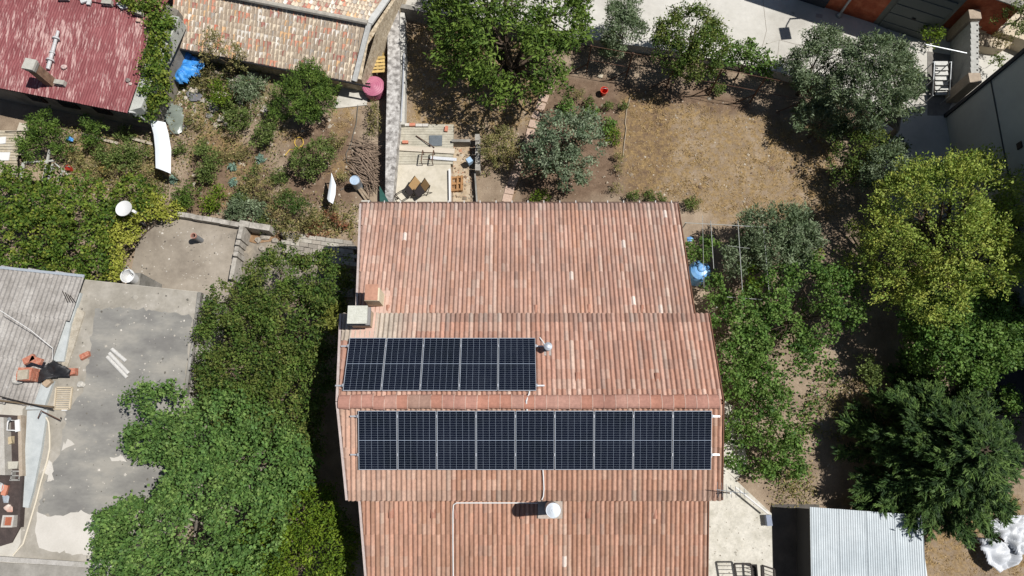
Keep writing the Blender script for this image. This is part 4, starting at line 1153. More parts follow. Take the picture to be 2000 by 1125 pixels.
for (a, b_, w) in (((97, 293), (84, 356), 0.09), ((103, 320), (94, 352), 0.06), ((123, 332), (112, 358), 0.06), ((108, 319), (136, 344), 0.05), ((47, 318), (106, 314), 0.08), ((46, 318), (41, 350), 0.12)):
    MB().beam(P(*a, 0.72), P(*b_, 0.66), w, 0.06).build('rail', mat('grey_rail', [C(176, 176, 168), C(200, 200, 192)], scale=4), hut)
for (u, v) in ((50, 322), (92, 322), (46, 350), (86, 350)):
    q = P(u, v, .5); MB().beam((q.x, q.y, 0), (q.x, q.y, 0.55), 0.06, 0.06).build('leg', MATS['grey_rail'], hut)
bx_ = thing('red_pail', 'small red pail near the wooden hutch', 'pail', P(134, 328, 0))
q = P(134, 328, .2); MB().lathe((q.x, q.y, 0), [(0.0, 0.0), (0.1, 0.0), (0.13, 0.26), (0.12, 0.26), (0.1, 0.03), (0, 0.03)], 16).build('body', mat('red_plastic', [C(206, 70, 56)], rough=0.4), bx_)
MB().tube([(q.x + 0.13 * math.cos(t), q.y, 0.26 + 0.1 * math.sin(t)) for t in np.linspace(0, math.pi, 8)], 0.008, 5).build('handle', GALV, bx_)
crumpled('blue_sack', 'small blue and white sack by the shrub next to the deck', 'sack', [(128, 272), (136, 266), (146, 272), (144, 278), (130, 276)], 0.15, BLUEM, 0.25, 8, 3)
# twisted bare sticks on the deck
MB().tube([P(10, 257, .5), P(50, 256, .6), P(75, 256, .6)], 0.02, 5).build('bare_branch', DARKIRON, label='dark bare branch lying along the top of the deck', cat='branch')
# ================================================================== concrete terrace and walls, left middle
TZ = 0.55
TERM = mat('old_terrace_concrete', [C(132, 122, 110), C(158, 148, 134), C(176, 166, 152)], scale=0.7, fine=0.14, fscale=6, spots=[(C(112, 106, 98), 0.8, 0.6, 0.12), (C(214, 208, 198), 7, 0.72, 0.03)])
MB().prism(poly_px([(250, 560), (268, 470), (300, 425), (345, 418), (466, 440), (460, 545), (440, 590), (300, 590)], TZ), -0.05, TZ).build('concrete_terrace', TERM, kind='structure')
lw = thing('block_parapet', 'low parapet of pale blocks along the top of the concrete terrace', 'wall', P(430, 430, 0))
TW = mat('old_block', [C(150, 144, 134), C(184, 178, 168), C(204, 198, 188)], scale=3, fine=0.3, fscale=9)
def block_run(par, a, b_, z, h, w, n, name='block'):
    a, b_ = Vector(a), Vector(b_); d = (b_ - a); rz = math.atan2(d.y, d.x); L = d.length / n
    for k in range(n):
        c = a + d * ((k + 0.5) / n)
        MB().box((c.x + rng.normal(0, .006), c.y + rng.normal(0, .006), z + h / 2), (L * 0.97, w, h), rz + rng.normal(0, .01)).build(name, TW, par)
block_run(lw, P(343, 417, 0.85), P(467, 438, .85), 0.0, 0.85, 0.2, 7)
block_run(lw, P(468, 436, 0.85), P(528, 446, .85), 0.0, 0.9, 0.25, 3)
rw2 = thing('broken_side_wall', 'broken thin wall with gaps along the right side of the terrace', 'wall', P(465, 490, 0))
for (a, b_, h) in (((472, 441), (466, 466), 1.05), ((466, 466), (463, 478), 0.9), ((463, 480), (461, 490), 0.72), ((461, 491), (459, 500), 0.95), ((459, 502), (457, 512), 0.75), ((457, 512), (451, 545), 0.95)):
    MB().beam(P(*a, h) + Vector((0, 0, -h / 2)), P(*b_, h) + Vector((0, 0, -h / 2)), 0.17, h).build('wall_piece', TW, rw2)
pp = thing('vent_pipe', 'short leaning grey pipe with terracotta rim on the terrace', 'pipe', P(392, 469, TZ))
a, b_ = P(393, 470, TZ), P(374, 457, TZ + 0.75)
b_ = Vector((a.x - 0.02, a.y - 0.02, TZ + 0.72))
MB().tube([a, b_], 0.11, 14, cap=False).build('body', mat('grey_pipe', [C(140, 142, 144)]), pp)
MB().lathe((b_.x, b_.y, b_.z), [(0.09, -0.2), (0.09, 0.0), (0.125, 0.0), (0.125, -0.08)], 14).build('rim', mat('terracotta_rim', [C(186, 140, 124)]), pp)
# raised platform of concrete blocks laid flat
WZ = 0.5
plat = thing('block_platform', 'raised platform of weathered grey concrete blocks beside the house shadow', 'platform', P(605, 475, 0))
for r in range(6):
    v0 = 452 + r * 8.2
    for k in range(8):
        u0 = 548 + k * 17.5 + (8 if r % 2 else 0) + r * 1.0
        if u0 > 690: continue
        if r == 5 and k in (1, 4): continue
        vv = v0 + (u0 - 548) * 0.135
        g = np.array(C(172, 164, 152) if rng.random() < .6 else C(194, 188, 176)) * rng.uniform(.78, 1.12)
        MB().prism(poly_px([(u0, vv), (u0 + 16.8, vv + 2.2), (u0 + 16.8, vv + 9.6), (u0, vv + 7.4)], WZ), 0.0, WZ + rng.uniform(-.03, .035), tuple(g)).build('block', PIECE, plat)
MB().prism(poly_px([(478, 468), (548, 470), (556, 505), (690, 535), (690, 580), (470, 580)], 0.12), -0.05, 0.12).build('yard_floor', mat('dirty_slab', [C(112, 104, 94), C(146, 138, 126), C(176, 164, 146)], scale=1.6, fine=0.3, fscale=8), kind='structure')
MB().prism(poly_px([(478, 450), (545, 455), (548, 470), (500, 476), (478, 470)], 0.10), -0.05, 0.16).build('rubble_bed', mat('brown_rubble', [C(120, 92, 66), C(156, 124, 92), C(176, 150, 122)], scale=4, fine=0.4), kind='structure')
for k, (u, v, r) in enumerate(((505, 470, .14), (520, 462, .18), (538, 470, .12), (567, 507, .1), (575, 525, .16), (512, 486, .12))):
    stone(u, v, r, C(176, 168, 156), ['grey rubble stone at the left of the yard floor', 'largest rubble stone left of the block platform', 'rubble stone at the left end of the block platform', 'small stone on the yard floor below the block platform', 'rubble stone near the tall tree crown', 'rubble stone beside the broken side wall'][k], lambda a, b__: P(a, b__, .14), 'rubble stones in the yard')

# ================================================================== flat-roofed building, lower left
FZ = 2.8
flat = thing('flat_roof_building', 'low building with stained flat concrete roof and grey corrugated side', 'building', P(220, 800, 0))
FRM_ = mat('flat_roof_concrete', [C(146, 140, 128), C(168, 162, 150), C(188, 182, 171)], scale=0.9, fine=0.16, fscale=6, spots=[(C(218, 212, 202), 3.0, 0.66, 0.06)])
outline = [(163, 545), (392, 570), (383, 620), (372, 705), (362, 770), (340, 900), (300, 1010), (216, 1104), (215, 1250), (-60, 1250), (-60, 780), (40, 780), (140, 590)]
fp_ = poly_px(outline, FZ)
MB().prism(fp_, 0, FZ - 0.05).build('wall', mat('pale_wall', [C(196, 190, 178), C(216, 212, 202)], scale=1.5, fine=0.15), flat)
flr = MB().prism(poly_px([(163, 546), (391, 571), (382, 620), (371, 705), (361, 770), (339, 900), (299, 1010), (214, 1103), (26, 1088), (40, 1060), (44, 800), (60, 780), (142, 590)], FZ), FZ - 0.049, FZ).build('roof', FRM_, flat)
COAT = mat('worn_grey_coating', [C(130, 128, 124), C(147, 145, 139), C(166, 162, 153)], scale=0.75, fine=0.1, fscale=5, lo=0.36, hi=0.64, stretch=(0.8, 1.6, 1), spots=[(C(184, 178, 166), 1.3, 0.64, 0.10), (C(210, 204, 194), 6, 0.73, 0.02)])
def rough(poly, amp, step=0.12):
    out = []
    for i in range(len(poly)):
        a, b_ = np.array(poly[i]), np.array(poly[(i + 1) % len(poly)])
        n = max(1, int(np.linalg.norm(b_ - a) / step))
        for k in range(n): out.append(tuple(a + (b_ - a) * k / n + rng.normal(0, amp, 2)))
    return out
def coat(pts, m, z, name, amp=0.035):
    MB().prism(rough(poly_px(pts, z), amp), FZ, z).build(name, m, flr)
coat([(186, 603), (240, 601), (290, 605), (340, 611), (376, 618), (366, 700), (356, 770), (340, 860), (330, 960), (210, 1000), (150, 1012), (72, 1006), (92, 930), (118, 880), (130, 800), (165, 760), (175, 690)], COAT, FZ + 0.004, 'coating')
coat([(74, 1004), (115, 1008), (160, 1000), (205, 1010), (240, 1075), (222, 1092), (150, 1082), (76, 1072), (68, 1040)], mat('white_mortar', [C(204, 199, 189), C(222, 217, 208)], scale=1.2, fine=0.08), FZ + 0.010, 'mortar_patch')
coat([(124, 866), (137, 857), (146, 868), (140, 872), (122, 878)], MATS['white_mortar'], FZ + 0.014, 'mortar_blob', 0.06)
coat([(96, 905), (104, 912), (102, 938), (92, 938)], MATS['white_mortar'], FZ + 0.014, 'mortar_blob', 0.06)
coat([(215, 893), (240, 892), (242, 901), (216, 902)], MATS['white_mortar'], FZ + 0.014, 'mortar_blob', 0.06)
coat([(240, 880), (258, 866), (262, 876), (250, 888)], MATS['white_mortar'], FZ + 0.014, 'mortar_blob', 0.06)
MB().prism(poly_px([(386, 570), (393, 571), (384, 622), (380, 622)], FZ + .12), FZ - .1, FZ + 0.12).build('parapet', GREYCONC, flr)
MB().prism(poly_px([(378, 625), (384, 625), (374, 700), (369, 700), (374, 668)], FZ + .12), FZ - .1, FZ + 0.12).build('parapet', GREYCONC, flr)
MB().prism(poly_px([(374, 700), (369, 700), (358, 772), (364, 772)], FZ + .12), FZ - .1, FZ + 0.12).build('parapet', GREYCONC, flr)
MB().beam(P(-20, 1090, FZ + .03), P(220, 1106, FZ + .03), 0.16, 0.12).build('kerb', mat('kerb_pale', [C(176, 172, 164), C(198, 194, 188)], scale=4), flr)
MB().prism(poly_px([(-60, 1095), (216, 1110), (216, 1250), (-60, 1250)], FZ - .02), FZ - .2, FZ + .006).build('lower_roof', mat('lower_roof_grey', [C(146, 142, 134), C(172, 168, 160)], scale=1.4, fine=0.18, fscale=7), flat)
# flashings
FLM = mat('pale_flashing', [C(184, 190, 190), C(208, 213, 212)], scale=2.5, fine=0.1, rough=0.5)
MB().prism(poly_px([(152, 572), (158, 572), (138, 632), (124, 706), (97, 706), (104, 690)], FZ + .14), FZ + .002, FZ + 0.14).build('flashing', FLM, flr)
MB().prism(poly_px([(66, 750), (104, 744), (84, 800), (50, 800)], FZ + .14), FZ + .002, FZ + 0.14).build('flashing', FLM, flr)
MB().prism(poly_px([(53, 802), (92, 800), (80, 880), (64, 960), (55, 992), (43, 990), (46, 930), (50, 860)], FZ + .12), FZ + .002, FZ + 0.12).build('flashing', FLM, flr)
MB().prism(poly_px([(150, 600), (165, 610), (130, 720), (118, 720), (132, 660)], FZ + .06), FZ + .001, FZ + 0.05).build('mortar_strip', mat('rough_mortar', [C(176, 166, 148), C(206, 198, 182)], scale=5, fine=0.3), flr)
# grey corrugated roof beside it
GA, GB = P(166, 540, FZ + .35), P(-60, 517, FZ + .35)
GD = P(58, 788, FZ + .16)
FIB = mat('fibre_cement', [C(146, 141, 135), C(172, 167, 161), C(196, 192, 186)], scale=1.3, fine=0.35, fscale=14, spots=[(C(206, 204, 200), 2.2, 0.66, 0.05), (C(92, 88, 82), 7, 0.67, 0.04)], rough=0.95)
ex_g = (GB - GA).normalized(); dd = (GD - GA)
grf = thing('corrugated_roof', 'grey fibre cement corrugated roof at the left edge', 'roof', (GA + GD) / 2)
sh_ = dd / dd.length
Vg, Fg = corr_sheet(1.12, dd.length / 3 + 0.1, 0.175, 0.025)
me = mesh_of('sheet', Vg, Fg, None, True); me.materials.append(FIB)
for r in range(3):
    for c in range(6):
        ed2 = sh_; en2 = ex_g.cross(ed2)
        if en2.z < 0: en2 = -en2
        M = Matrix(((ex_g.x, ed2.x, en2.x, 0), (ex_g.y, ed2.y, en2.y, 0), (ex_g.z, ed2.z, en2.z, 0), (0, 0, 0, 1)))
        o_ = GA + ex_g * (c * 1.04) + ed2 * (r * dd.length / 3) + Vector((0, 0, 0.02 * (2 - r) + 0.008 * (c % 2))) - Vector(OFF[grf.name])
        o = bpy.data.objects.new('sheet', me); COLL.objects.link(o); o.parent = grf; OFF[o.name] = OFF[grf.name]
        o.matrix_basis = Matrix.Translation(o_) @ M @ Matrix.Diagonal((1, 1, 1, 1))
MB().beam(GA + Vector((0, 0, .05)), GB + Vector((0, 0, .05)), 0.1, 0.06).build('ridge_strip', mat('lead_strip', [C(176, 184, 192)], rough=0.5), grf)
MB().beam(P(-60, 775, FZ + .25), P(104, 795, FZ + .25), 0.06, 0.1).build('lower_edge', mat('edge_timber', [C(120, 104, 84)]), grf)
# junk slot cut in the roof edge, bottom left
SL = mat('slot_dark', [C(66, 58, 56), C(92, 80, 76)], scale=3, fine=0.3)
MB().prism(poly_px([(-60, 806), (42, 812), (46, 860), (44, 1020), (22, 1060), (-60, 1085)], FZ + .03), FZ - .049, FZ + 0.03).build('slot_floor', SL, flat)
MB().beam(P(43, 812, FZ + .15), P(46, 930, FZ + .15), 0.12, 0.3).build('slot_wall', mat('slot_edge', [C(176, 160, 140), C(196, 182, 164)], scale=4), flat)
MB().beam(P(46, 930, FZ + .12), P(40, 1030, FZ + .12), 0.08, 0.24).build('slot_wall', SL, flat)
MB().prism(poly_px([(-60, 812), (7, 815), (10, 928), (-60, 925)], FZ + .4), FZ, FZ + 0.4).build('slot_bench', mat('bench_pale', [C(186, 180, 170), C(206, 202, 194)], scale=4), flat)
J = FZ + 0.032
ch_ = thing('broken_chair', 'broken white plastic chair in the dark slot at the left edge', 'chair', P(25, 830, J))
MB().beam(P(34, 820, J + .3), P(35, 843, J + .3), 0.16, 0.05).build('seat', WHITE, ch_)
MB().tube([P(18, 820, J + .3), P(15, 825, J + .32), P(14, 840, J + .3), P(32, 841, J + .3)], 0.025, 6).build('frame', WHITE, ch_)
MB().lathe(P(18, 819, J + .3), [(0, .03), (.07, .02), (.08, 0), (0, -.01)], 12).build('knob', GALV, ch_)
for (u, v) in ((16, 823), (16, 840), (34, 822), (35, 841)):
    q = P(u, v, J); MB().tube([(q.x, q.y, J), (q.x, q.y, J + .3)], 0.02, 5).build('leg', WHITE, ch_)
def blobbox(u, v, z, size, rz, name, m, lab, cat, grp=None):
    p = P(u, v, z); o = MB().box((p.x, p.y, z + size[2] * .5), size, rz)
    o.v = [(x + rng.normal(0, .012), y + rng.normal(0, .012), zz_) for x, y, zz_ in o.v]
    return mk(name, o.v, o.f, m, col=o.c, label=lab, cat=cat, group=grp)
blobbox(20, 862, J, (0.3, 0.26, 0.16), 0.3, 'wooden_stump', mat('cut_wood', [C(190, 172, 136), C(206, 190, 160)], scale=6), 'cream block of cut wood in the dark slot', 'wood block')
blobbox(31, 909, J, (0.36, 0.26, 0.2), 0.0, 'cream_cushion', mat('cream_cloth', [C(198, 194, 180)], rough=.9), 'cream cushion above the hollow block in the slot', 'cushion')
hb = MB(); p = P(30, 929, J + .2)
for (x, y, w, h) in ((0, .15, .36, .05), (0, -.15, .36, .05), (-.16, 0, .04, .3), (.16, 0, .04, .3), (0, 0, .32, .04)): hb.box((p.x + x * 0.9, p.y + y, J + .1), (w, h, .2))
hb.build('hollow_block', mat('hollow_grey', [C(150, 148, 142), C(176, 174, 168)], scale=7), label='grey hollow concrete block in the slot', cat='block')
blobbox(13, 957, J, (0.18, 0.34, 0.14), -0.12, 'orange_brick', BRK, 'orange brick lying in the slot', 'brick')
MB().lathe(P(4, 952, J), [(0, 0), (.14, 0), (.17, .16), (.15, .16), (.12, .03), (0, .03)], 14).build('enamel_bowl', mat('enamel', [C(206, 206, 206)], rough=.3), label='pale enamel bowl cut by the left edge of the picture', cat='bowl')
crumpled('grey_bag', 'small grey plastic bag below the orange brick', 'bag', [(6, 966), (20, 966), (19, 982), (8, 982)], J, mat('grey_bag_m', [C(170, 178, 186)], rough=.4), 0.12, 6, 2)
crumpled('torn_sack', 'torn white sack with pink stain in the slot', 'sack', [(8, 992), (20, 983), (29, 990), (27, 1000), (16, 1000)], J, mat('sack_pink', [C(206, 150, 130), C(226, 214, 202)], scale=6), 0.18, 8, 1)
pot = thing('square_planter', 'square white planter with terracotta soil in the slot', 'planter', P(16, 1018, J))
q = P(16, 1018, J + .2)
for (x, y, w, h) in ((0, .17, .4, .06), (0, -.17, .4, .06), (-.17, 0, .06, .28), (.17, 0, .06, .28)): MB().box((q.x + x, q.y + y, J + .12), (w, h, .24)).build('side', mat('planter_white', [C(206, 200, 192)]), pot)
MB().box((q.x, q.y, J + .08), (.28, .28, .14)).build('soil', mat('terra_soil', [C(176, 104, 78)]), pot)
# rusty window-like hole and wires by the chimney
# chimney with orange hollow bricks and black tarpaulin
och = thing('brick_chimney', 'ruined chimney of orange hollow bricks beside a black tarpaulin', 'chimney', P(70, 720, FZ))
q0 = P(70, 735, FZ + .1)
OB = mat('hollow_brick', [C(176, 102, 80), C(200, 132, 108), C(206, 160, 138)], scale=9, fine=0.35)
for r in range(5):
    for (x, y, w, h) in ((0, .17, .5, .12), (0, -.17, .5, .12), (-.2, 0, .12, .22), (.2, 0, .12, .22)):
        MB().box((q0.x + x + rng.normal(0, .01), q0.y + y, FZ + .1 + r * .15), (w, h, .14)).build('brick', OB, och)
MB().box((q0.x + .02, q0.y - .04, FZ + .81), (0.36, 0.34, 0.1), 0.1).build('mortar_cap', mat('cap_mortar', [C(176, 166, 146), C(196, 186, 168)], scale=8), och)
for k, (u, v, rz) in enumerate(((62, 703, 0.5), (76, 705, -0.3))):
    q = P(u, v, FZ + .8); MB().box((q.x, q.y, FZ + .92), (0.4, 0.22, 0.14), rz, None).build('loose_brick', OB, och)
TARP = mat('black_tarp', [C(34, 34, 36), C(58, 58, 60)], scale=4, fine=0.2, rough=0.45)
crumpled('black_tarpaulin', 'black tarpaulin draped beside the orange brick chimney', 'tarpaulin', [(86, 715), (108, 703), (130, 714), (142, 722), (140, 736), (110, 738), (96, 742), (84, 748), (72, 750), (76, 730)], FZ + .28, TARP, 0.16, 14, 2)
blobbox(144, 727, FZ + .01, (0.34, 0.26, 0.22), 0.1, 'hollow_brick', OB, 'orange hollow brick at the right end of the black tarpaulin', 'brick', 'bricks on the flat roof')
blobbox(168, 695, FZ + .01, (0.34, 0.18, 0.12), 0.5, 'hollow_brick', OB, 'orange tile piece lying on the edge of the grey coating', 'brick', 'bricks on the flat roof')
blobbox(96, 748, FZ + .15, (0.26, 0.2, 0.16), 0.9, 'rubble_lump', mat('lump', [C(190, 168, 142)]), 'pale rubble lump below the black tarpaulin', 'rubble')
stone(160, 751, 0.14, C(206, 202, 192), 'pale mortar lump on the flat roof near the wooden frame', lambda a, b__: P(a, b__, FZ), 'lumps on the flat roof')
stone(38, 742, 0.2, C(206, 202, 194), 'white stone on the corrugated roof left of the orange chimney', lambda a, b__: P(a, b__, FZ + .25), 'lumps on the flat roof')
wf = thing('wooden_trellis', 'open wooden trellis with thin slats on the flat roof', 'trellis', P(125, 778, FZ))
for (a, b_) in (((110, 757), (106, 799)), ((141, 757), (136, 799)), ((110, 757), (141, 757)), ((106, 799), (136, 799))):
    MB().beam(P(*a, FZ + .06), P(*b_, FZ + .06), 0.05, 0.06).build('rail', mat('pale_lath', [C(206, 190, 162), C(220, 206, 182)], scale=6), wf)
for k in range(9):
    v = 761 + k * 4.2
    MB().beam(P(110 - k * .45, v, FZ + .035), P(140 - k * .5, v, FZ + .035), 0.03, 0.02).build('slat', MATS['pale_lath'], wf)
# three loose pieces of white corrugated cover
for k, (a, b_) in enumerate((((219, 682), (247, 706)), ((214, 690), (252, 730)), ((210, 697), (249, 738)))):
    A_, B_ = P(*a, FZ), P(*b_, FZ); d_ = (B_ - A_); rz = math.atan2(d_.y, d_.x)
    V, F = corr_sheet(0.16, d_.length, 0.16, 0.0); n_ = 7
    Vh = []; 
    for y in (0, d_.length):
        for i in range(n_):
            t = math.pi * i / (n_ - 1); Vh.append((-0.07 * math.cos(t), y, 0.06 * math.sin(t) + .012))
    Vh += [(x * .86, y, z - .01) for x, y, z in Vh]
    Fh = [(i, i + 1, n_ + i + 1, n_ + i)[::-1] for i in range(n_ - 1)] + [(2 * n_ + i, 2 * n_ + i + 1, 3 * n_ + i + 1, 3 * n_ + i) for i in range(n_ - 1)]
    R = Matrix.Rotation(rz - math.pi / 2, 3, 'Z')
    mk('half_round_gutter', [Vector((A_.x, A_.y, FZ + .005)) + R @ Vector(p) for p in Vh], Fh, mat('white_fibre', [C(206, 204, 198), C(224, 222, 217)], scale=8), label=['white half round channel on the flat roof, shortest and upper one', 'white half round channel on the flat roof, middle of three', 'white half round channel on the flat roof, lowest of three'][k], cat='channel', group='white channels on the flat roof')
MB().tube([P(74, 817, FZ + .3), P(80, 802, FZ + .5), P(117, 820, FZ + .5), P(119, 815, FZ + .3)], 0.02, 5).build('bent_rod', RUST, label='bent rusty rod standing over the pale flashing', cat='rod')
MB().tube([P(90, 815, FZ + .15), P(95, 825, FZ + .14), P(97, 850, FZ + .07), P(97, 875, FZ + .05), P(92, 900, FZ + .05), P(80, 940, FZ + .05), P(70, 980, FZ + .05), P(55, 1030, FZ + .05), P(45, 1062, FZ + .05), P(25, 1085, FZ + .1)], 0.028, 6).build('white_cable', mat('ivory_cable', [C(226, 216, 196)], fine=.05), label='long ivory cable snaking down the flat roof edge', cat='cable')
MB().tube([P(0, 606, FZ + 1.2), P(60, 645, FZ + .9), P(103, 680, FZ + .6), P(103, 702, FZ + .4)], 0.012, 5).build('overhead_wire', WHITE, label='thin white wire crossing the corrugated roof', cat='wire')
MB().tube([P(0, 774, FZ + .6), P(55, 788, FZ + .5), P(104, 800, FZ + .4)], 0.02, 5).build('black_cable', DARKIRON, label='black cable along the lower edge of the corrugated roof', cat='cable')
MB().beam(P(121, 801, FZ + .05), P(131, 801, FZ + .05), 0.05, 0.05).build('white_bracket', WHITE, label='small white bracket below the wooden frame', cat='bracket')
for k in range(4):
    MB().tube([P(122 + 5 * k, 568 + 3 * k, FZ + .4), P(132 + 5 * k, 590, FZ + .45)], 0.014, 5).build('iron_wire', DARKIRON, label='bent dark wire at the upper right of the corrugated roof, %s of four' % ['leftmost', 'second', 'third', 'rightmost'][k], cat='wire', group='tangle of dark wires')
# white bowls and dish in the ivy
ds = thing('satellite_dish', 'white satellite dish half hidden in the ivy', 'dish', P(240, 406, 0.6))
q = P(240, 406, 2.4)
V, F = [], []
for i in range(6):
    r = 0.34 * i / 5
    for k in range(26):
        a = 2 * math.pi * k / 26
        V.append((q.x + r * math.cos(a), q.y + 0.95 * r * math.sin(a), 2.28 + 0.6 * r * r + 0.12 * r * math.cos(a)))
F = [(i * 26 + k, i * 26 + (k + 1) % 26, (i + 1) * 26 + (k + 1) % 26, (i + 1) * 26 + k) for i in range(5) for k in range(26)]
n_ = len(V); V += [(x, y, z - .02) for x, y, z in V]; F += [tuple(i + n_ for i in f[::-1]) for f in F]
mk('reflector', V, F, WHITE, ds, smooth=True)
MB().tube([(q.x - .05, q.y - .05, 0), (q.x - .05, q.y - .05, 2.25)], .03, 6).build('mast', GALV, ds)
MB().tube([(q.x + .3, q.y - .2, 2.3), (q.x + .55, q.y - .22, 2.55)], .015, 5).build('arm', GALV, ds)
MB().box((q.x + .57, q.y - .22, 2.57), (.16, .1, .1), -.5).build('receiver', WHITE, ds)
bk = thing('white_tub', 'round white tub on the corner of the terrace below the ivy', 'tub', P(245, 538, 0.6))
q = P(245, 537, 2.9)
MB().lathe((q.x, q.y, 2.3), [(0, 0), (.2, 0), (.25, .45), (.27, .47), (.24, .47), (.2, .08), (0, .06)], 22).build('body', WHITE, bk)
MB().tube([(q.x - .2, q.y + .1, 2.78), (q.x, q.y + .36, 2.9), (q.x + .2, q.y + .1, 2.78)], .012, 5).build('handle', GALV, bk)
MB().box((q.x, q.y, 1.4), (.5, .5, 1.8)).build('stand', GREYCONC, bk)
# ================================================================== upper right: buildings round the street
S = STZ
BRW = mat('red_brick_wall', [C(150, 74, 50), C(176, 92, 62), C(196, 118, 86)], scale=3, fine=0.3, fscale=10)
gar = thing('brick_garage', 'red brick building with grey doors across the street', 'building', P(1700, 20, S))
def wall_line(par, name, a, b_, z0, z1, t, m):
    a, b_ = Vector(a), Vector(b_); d = (b_ - a).normalized(); nrm = Vector((-d.y, d.x, 0))
    poly = [tuple(a[:2]), tuple(b_[:2]), tuple((b_ + nrm * t)[:2]), tuple((a + nrm * t)[:2])]
    return MB().prism(poly, z0, z1).build(name, m, par)
g0, g1, g2 = P(1548, -6, S), P(1812, 80, S), P(1905, 102, S)
gd = (g1 - g0).normalized(); gn = Vector((-gd.y, gd.x, 0))
L_ = (g1 - g0).length
wall_line(gar, 'wall', g0 + gd * 0.0, g0 + gd * (L_ * 0.60), S, S + 3.6, 5.0, BRW)
wall_line(gar, 'wall', g0 + gd * (L_ * 0.60), g1, S, S + 3.6, 5.0, mat('grey_garage_front', [C(92, 96, 92), C(116, 120, 114)], scale=1, fine=0.12))
for (t0, t1, m) in ((0.02, 0.24, 'a'), (0.64, 0.97, 'b')):
    c0, c1 = g0 + gd * (L_ * t0), g0 + gd * (L_ * t1)
    dr = wall_line(gar, 'garage_door', c0 - gn * 0.06, c1 - gn * 0.06, S, S + 2.6, 0.05, mat('grey_door' + m, [C(104, 110, 108) if m == 'b' else C(66, 70, 80)], fine=0.1))
    for k in range(4):
        zc = S + 0.4 + k * 0.6
        MB().beam(c0 - gn * 0.075 + Vector((0, 0, zc - S)), c1 - gn * 0.075 + Vector((0, 0, zc - S)), 0.03, 0.04).build('panel_rib', MATS['grey_door' + m], dr)
    MB().box((c0.lerp(c1, .5) - gn * 0.09) + Vector((0, 0, 1.1)), (0.16, 0.05, 0.05), math.atan2(gd.y, gd.x)).build('handle', DARKIRON, dr)
wall_line(gar, 'eave_band', g0 - gd * .2 - gn * .12, g1 + gd * .1 - gn * .12, S + 3.6, S + 3.8, 5.2, GREYCONC)
nk = thing('brick_yard_wall', 'dark red brick yard wall beside the garage', 'wall', P(1850, 60, S))
wall_line(nk, 'wall', g1 + gn * 1.0 + gd * 0.01, g1 + gn * 0.9 + gd * 2.4, S, S + 2.4, 0.25, BRW)
wall_line(nk, 'coping', g1 + gn * .95 + gd * 0.01, g1 + gn * .85 + gd * 2.4, S + 2.4, S + 2.46, 0.35, GREYCONC)
# street lamp
lp = P(1638, 31, S)
lamp = thing('street_lamp', 'grey metal street lamp standing by the brick garage', 'street lamp', lp)
MB().lathe(lp, [(0.0, 0), (0.14, 0), (0.12, 0.12), (0.06, 0.2)], 12).build('base', GALV, lamp)
MB().tube([lp, lp + Vector((0, 0, 2.2)), lp + Vector((0, 0, 4.2))], [0.06, 0.05, 0.04], 8).build('pole', GALV, lamp)
MB().tube([lp + Vector((0, 0, 4.2)), lp + Vector((-.1, -.35, 4.4)), lp + Vector((-.15, -.6, 4.42))], 0.03, 7).build('arm', GALV, lamp)
MB().box(lp + Vector((-.18, -.75, 4.42)), (0.4, 0.62, 0.16), 0.1).build('head', GALV, lamp)
MB().box(lp + Vector((-.18, -.75, 4.33)), (0.32, 0.5, 0.03), 0.1).build('lens', WHITE, lamp)
MB().box(P(1600, 31, S + .003), (0.3, 0.2, 0.012), -.2).build('drain_cover', mat('drain', [C(186, 176, 170)]), label='small square drain cover in the street by the lamp', cat='drain cover')
# tall grey building on the right
TBM = mat('grey_tall_wall', [C(178, 182, 178), C(192, 195, 190)], scale=0.6, fine=0.06, fscale=4)
t0 = P(1847, 226, S)
tb = thing('tall_grey_building', 'tall plain grey building at the right edge of the picture', 'building', t0)
TBH = 7.5
y1 = P(1847, 640, S).y
MB().prism([(t0.x, t0.y), (t0.x + 9, t0.y + 2.0), (t0.x + 9, y1), (t0.x, y1)], 0, TBH).build('wall', TBM, tb)
MB().prism([(t0.x - .12, t0.y + .1), (t0.x + 9.2, t0.y + 2.2), (t0.x + 9.2, y1 - .2), (t0.x - .12, y1 - .2)], TBH, TBH + .2).build('roof', GREYCONC, tb)
MB().beam((t0.x - .02, t0.y - .02, S), (t0.x - .02, t0.y - .02, TBH), 0.14, 0.14).build('corner_trim', mat('dark_trim', [C(62, 62, 66)]), tb)
MB().beam((t0.x - .012, t0.y, S + 3.05), (t0.x - .012, y1, S + 3.05), 0.03, 0.05).build('string_course', mat('joint_dark', [C(72, 75, 76)]), tb)
for yy in (t0.y - 3.3, t0.y - 6.2):
    MB().box((t0.x - .02, yy, S + 3.9), (0.06, 0.25, 0.25)).build('vent', DARKIRON, tb)
    w_ = MB().box((t0.x - .01, yy - 1.2, S + 5.4), (0.08, 1.0, 1.2)).build('window', mat('grey_frame', [C(96, 98, 100)]), tb)
    MB().box((t0.x - .06, yy - 1.2, S + 5.4), (0.02, 0.8, 1.0)).build('pane', MATS['dark_glass'], w_)
